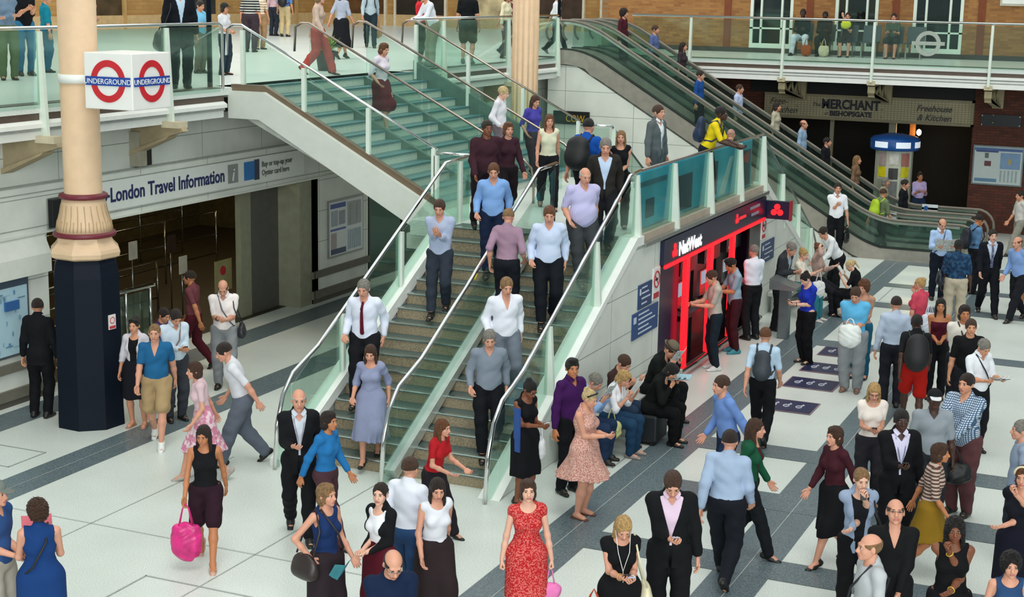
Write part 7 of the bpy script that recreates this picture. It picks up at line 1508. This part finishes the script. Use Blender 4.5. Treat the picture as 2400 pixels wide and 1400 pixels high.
U('woman in grey top and long black skirt walking along the gallery', (800, 138), face=150, h=1.74, sex='f', pos='walk', hair=('long', 'dark'), top='#a7adc0', sleeve=.5, legs='skirt', bottom='#15161c', skirt=(.65, .08, 1), skin_='mid')
i = U('man in pale grey shirt with rucksack straps walking along the gallery', (868, 112), face=10, h=1.82, pos='walk', hair=('short', 'brown'), top='#a9bac4', sleeve=.9, bottom='#1c2c34', skin_='mid')
backpack(i, '#15222c', 'dark rucksack on the man in the pale grey shirt')
soft_bag(i['hand'][1] + V3(0, 0, .02), (.34, .14, .42), '#a88a62', 'brown paper shopping bag beside the man in the pale grey shirt', kind='paper_bag')
U('person in bright red top standing at the gallery glass', (985, 150), face=90, h=1.70, sex='f', pos='clasp', hair=('bob', 'dark'), top='#cf2a36', sleeve=.5, bottom='#1c2a24', skin_='mid', mods=dict(R=(.08, .34, 1.1), L=(.08, .34, 1.1)))
person('person in white shirt resting arms on the gallery rail beside the red top', foot=(-16.0, 31.4), z=UZ, face=-60, h=1.76, pos='rail', hair=('short', 'brown'), top='#dfe3ee', sleeve=.9, bottom='#8f8a74', skin_='mid')
person('man in black t-shirt and dark shorts leaning back on the gallery rail', foot=(-15.95, 33.3), z=UZ, face=170, h=1.80, pos='stand', hair=('short', 'dark'), top='#101418', sleeve=.4, legs='shorts', bottom='#3a3f34', skin_='red', build=1.1)
person('person in cream coat near the top of the escalators', foot=(-16.4, 36.5), z=UZ, face=60, h=1.70, sex='f', pos='stand', hair=('bob', 'auburn'), top='#e2d8b8', sleeve=.9, bottom='#4a2c34', skin_='red')
person('person in dark red top by the escalator entrance', foot=(-17.2, 38.4), z=UZ, face=120, h=1.70, sex='f', pos='walk', hair=('curly', 'dark'), top='#5c1c2c', sleeve=.5, bottom='#20242c', skin_='mid')
person('person in white and black outfit stepping towards the escalators', foot=(-16.6, 40.3), z=UZ, face=90, h=1.72, pos='walk', hair=('short', 'black'), top='#dfe4e6', sleeve=.5, bottom='#15181e', skin_='mid')
def seated(x, lab, **k): return person(lab, foot=(x, 44.95), z=UZ, face=-20, pos='sit', seat_h=.45, **k)
seated(-10.8, 'man in dark top and white trousers sitting on the far gallery', h=1.84, hair=('short', 'dark'), top='#14181c', sleeve=.9, bottom='#d5dbe8', skin_='dark', mods=dict(feet=((.2, .42, 15), (.2, .46, 15))))
seated(-10.15, 'person in black sitting between the white trousers and the yellow bag', h=1.72, hair=('short', 'black'), top='#0f1216', sleeve=.9, bottom='#0f1318', skin_='dark')
i = seated(-9.5, 'bare-legged woman in dark dress holding a yellow bag on her lap', h=1.70, sex='f', hair=('bun', 'dark'), top='#15181c', sleeve=.3, legs='skirt', bottom='#15181c', skin_='red', mods=dict(R=(.1, .2, .62), L=(.05, .34, .3)))
soft_bag(i['hand'][1] + V3(0, -.05, .2), (.28, .14, .22), '#cfd22a', 'lime yellow handbag on the lap of the bare-legged woman', kind='handbag', handle=.04)
seated(-8.2, 'person in grey-green top with bare legs sitting behind the far glass', h=1.72, sex='f', hair=('short', 'dark'), top='#4a5648', sleeve=.4, legs='skirt', bottom='#2a302c', skin_='red')
for x, c, l in ((-10.5, '#9c4a24', 'orange-brown bag on the floor by the white trousers'), (-10.0, '#c9bfa4', 'pale patterned bag on the floor between the seated people')):
    soft_bag((x, 44.3, UZ + .52), (.3, .16, .36), c, l, kind='handbag')
person('man in dark suit and pale blue shirt standing inside the far window', foot=(-7.15, 46.9), z=UZ, face=5, h=1.86, pos='stand', hair=('short', 'grey'), jacket=('#14161c', 'suit'), top='#b9cfe8', neck='shirt', bottom='#111318', skin_='red', mods=dict(R=(.03, .24, 1.38)))
for o_ in bpy.data.objects:
    if o_.name.split('.')[0] in ('scarf',): pass
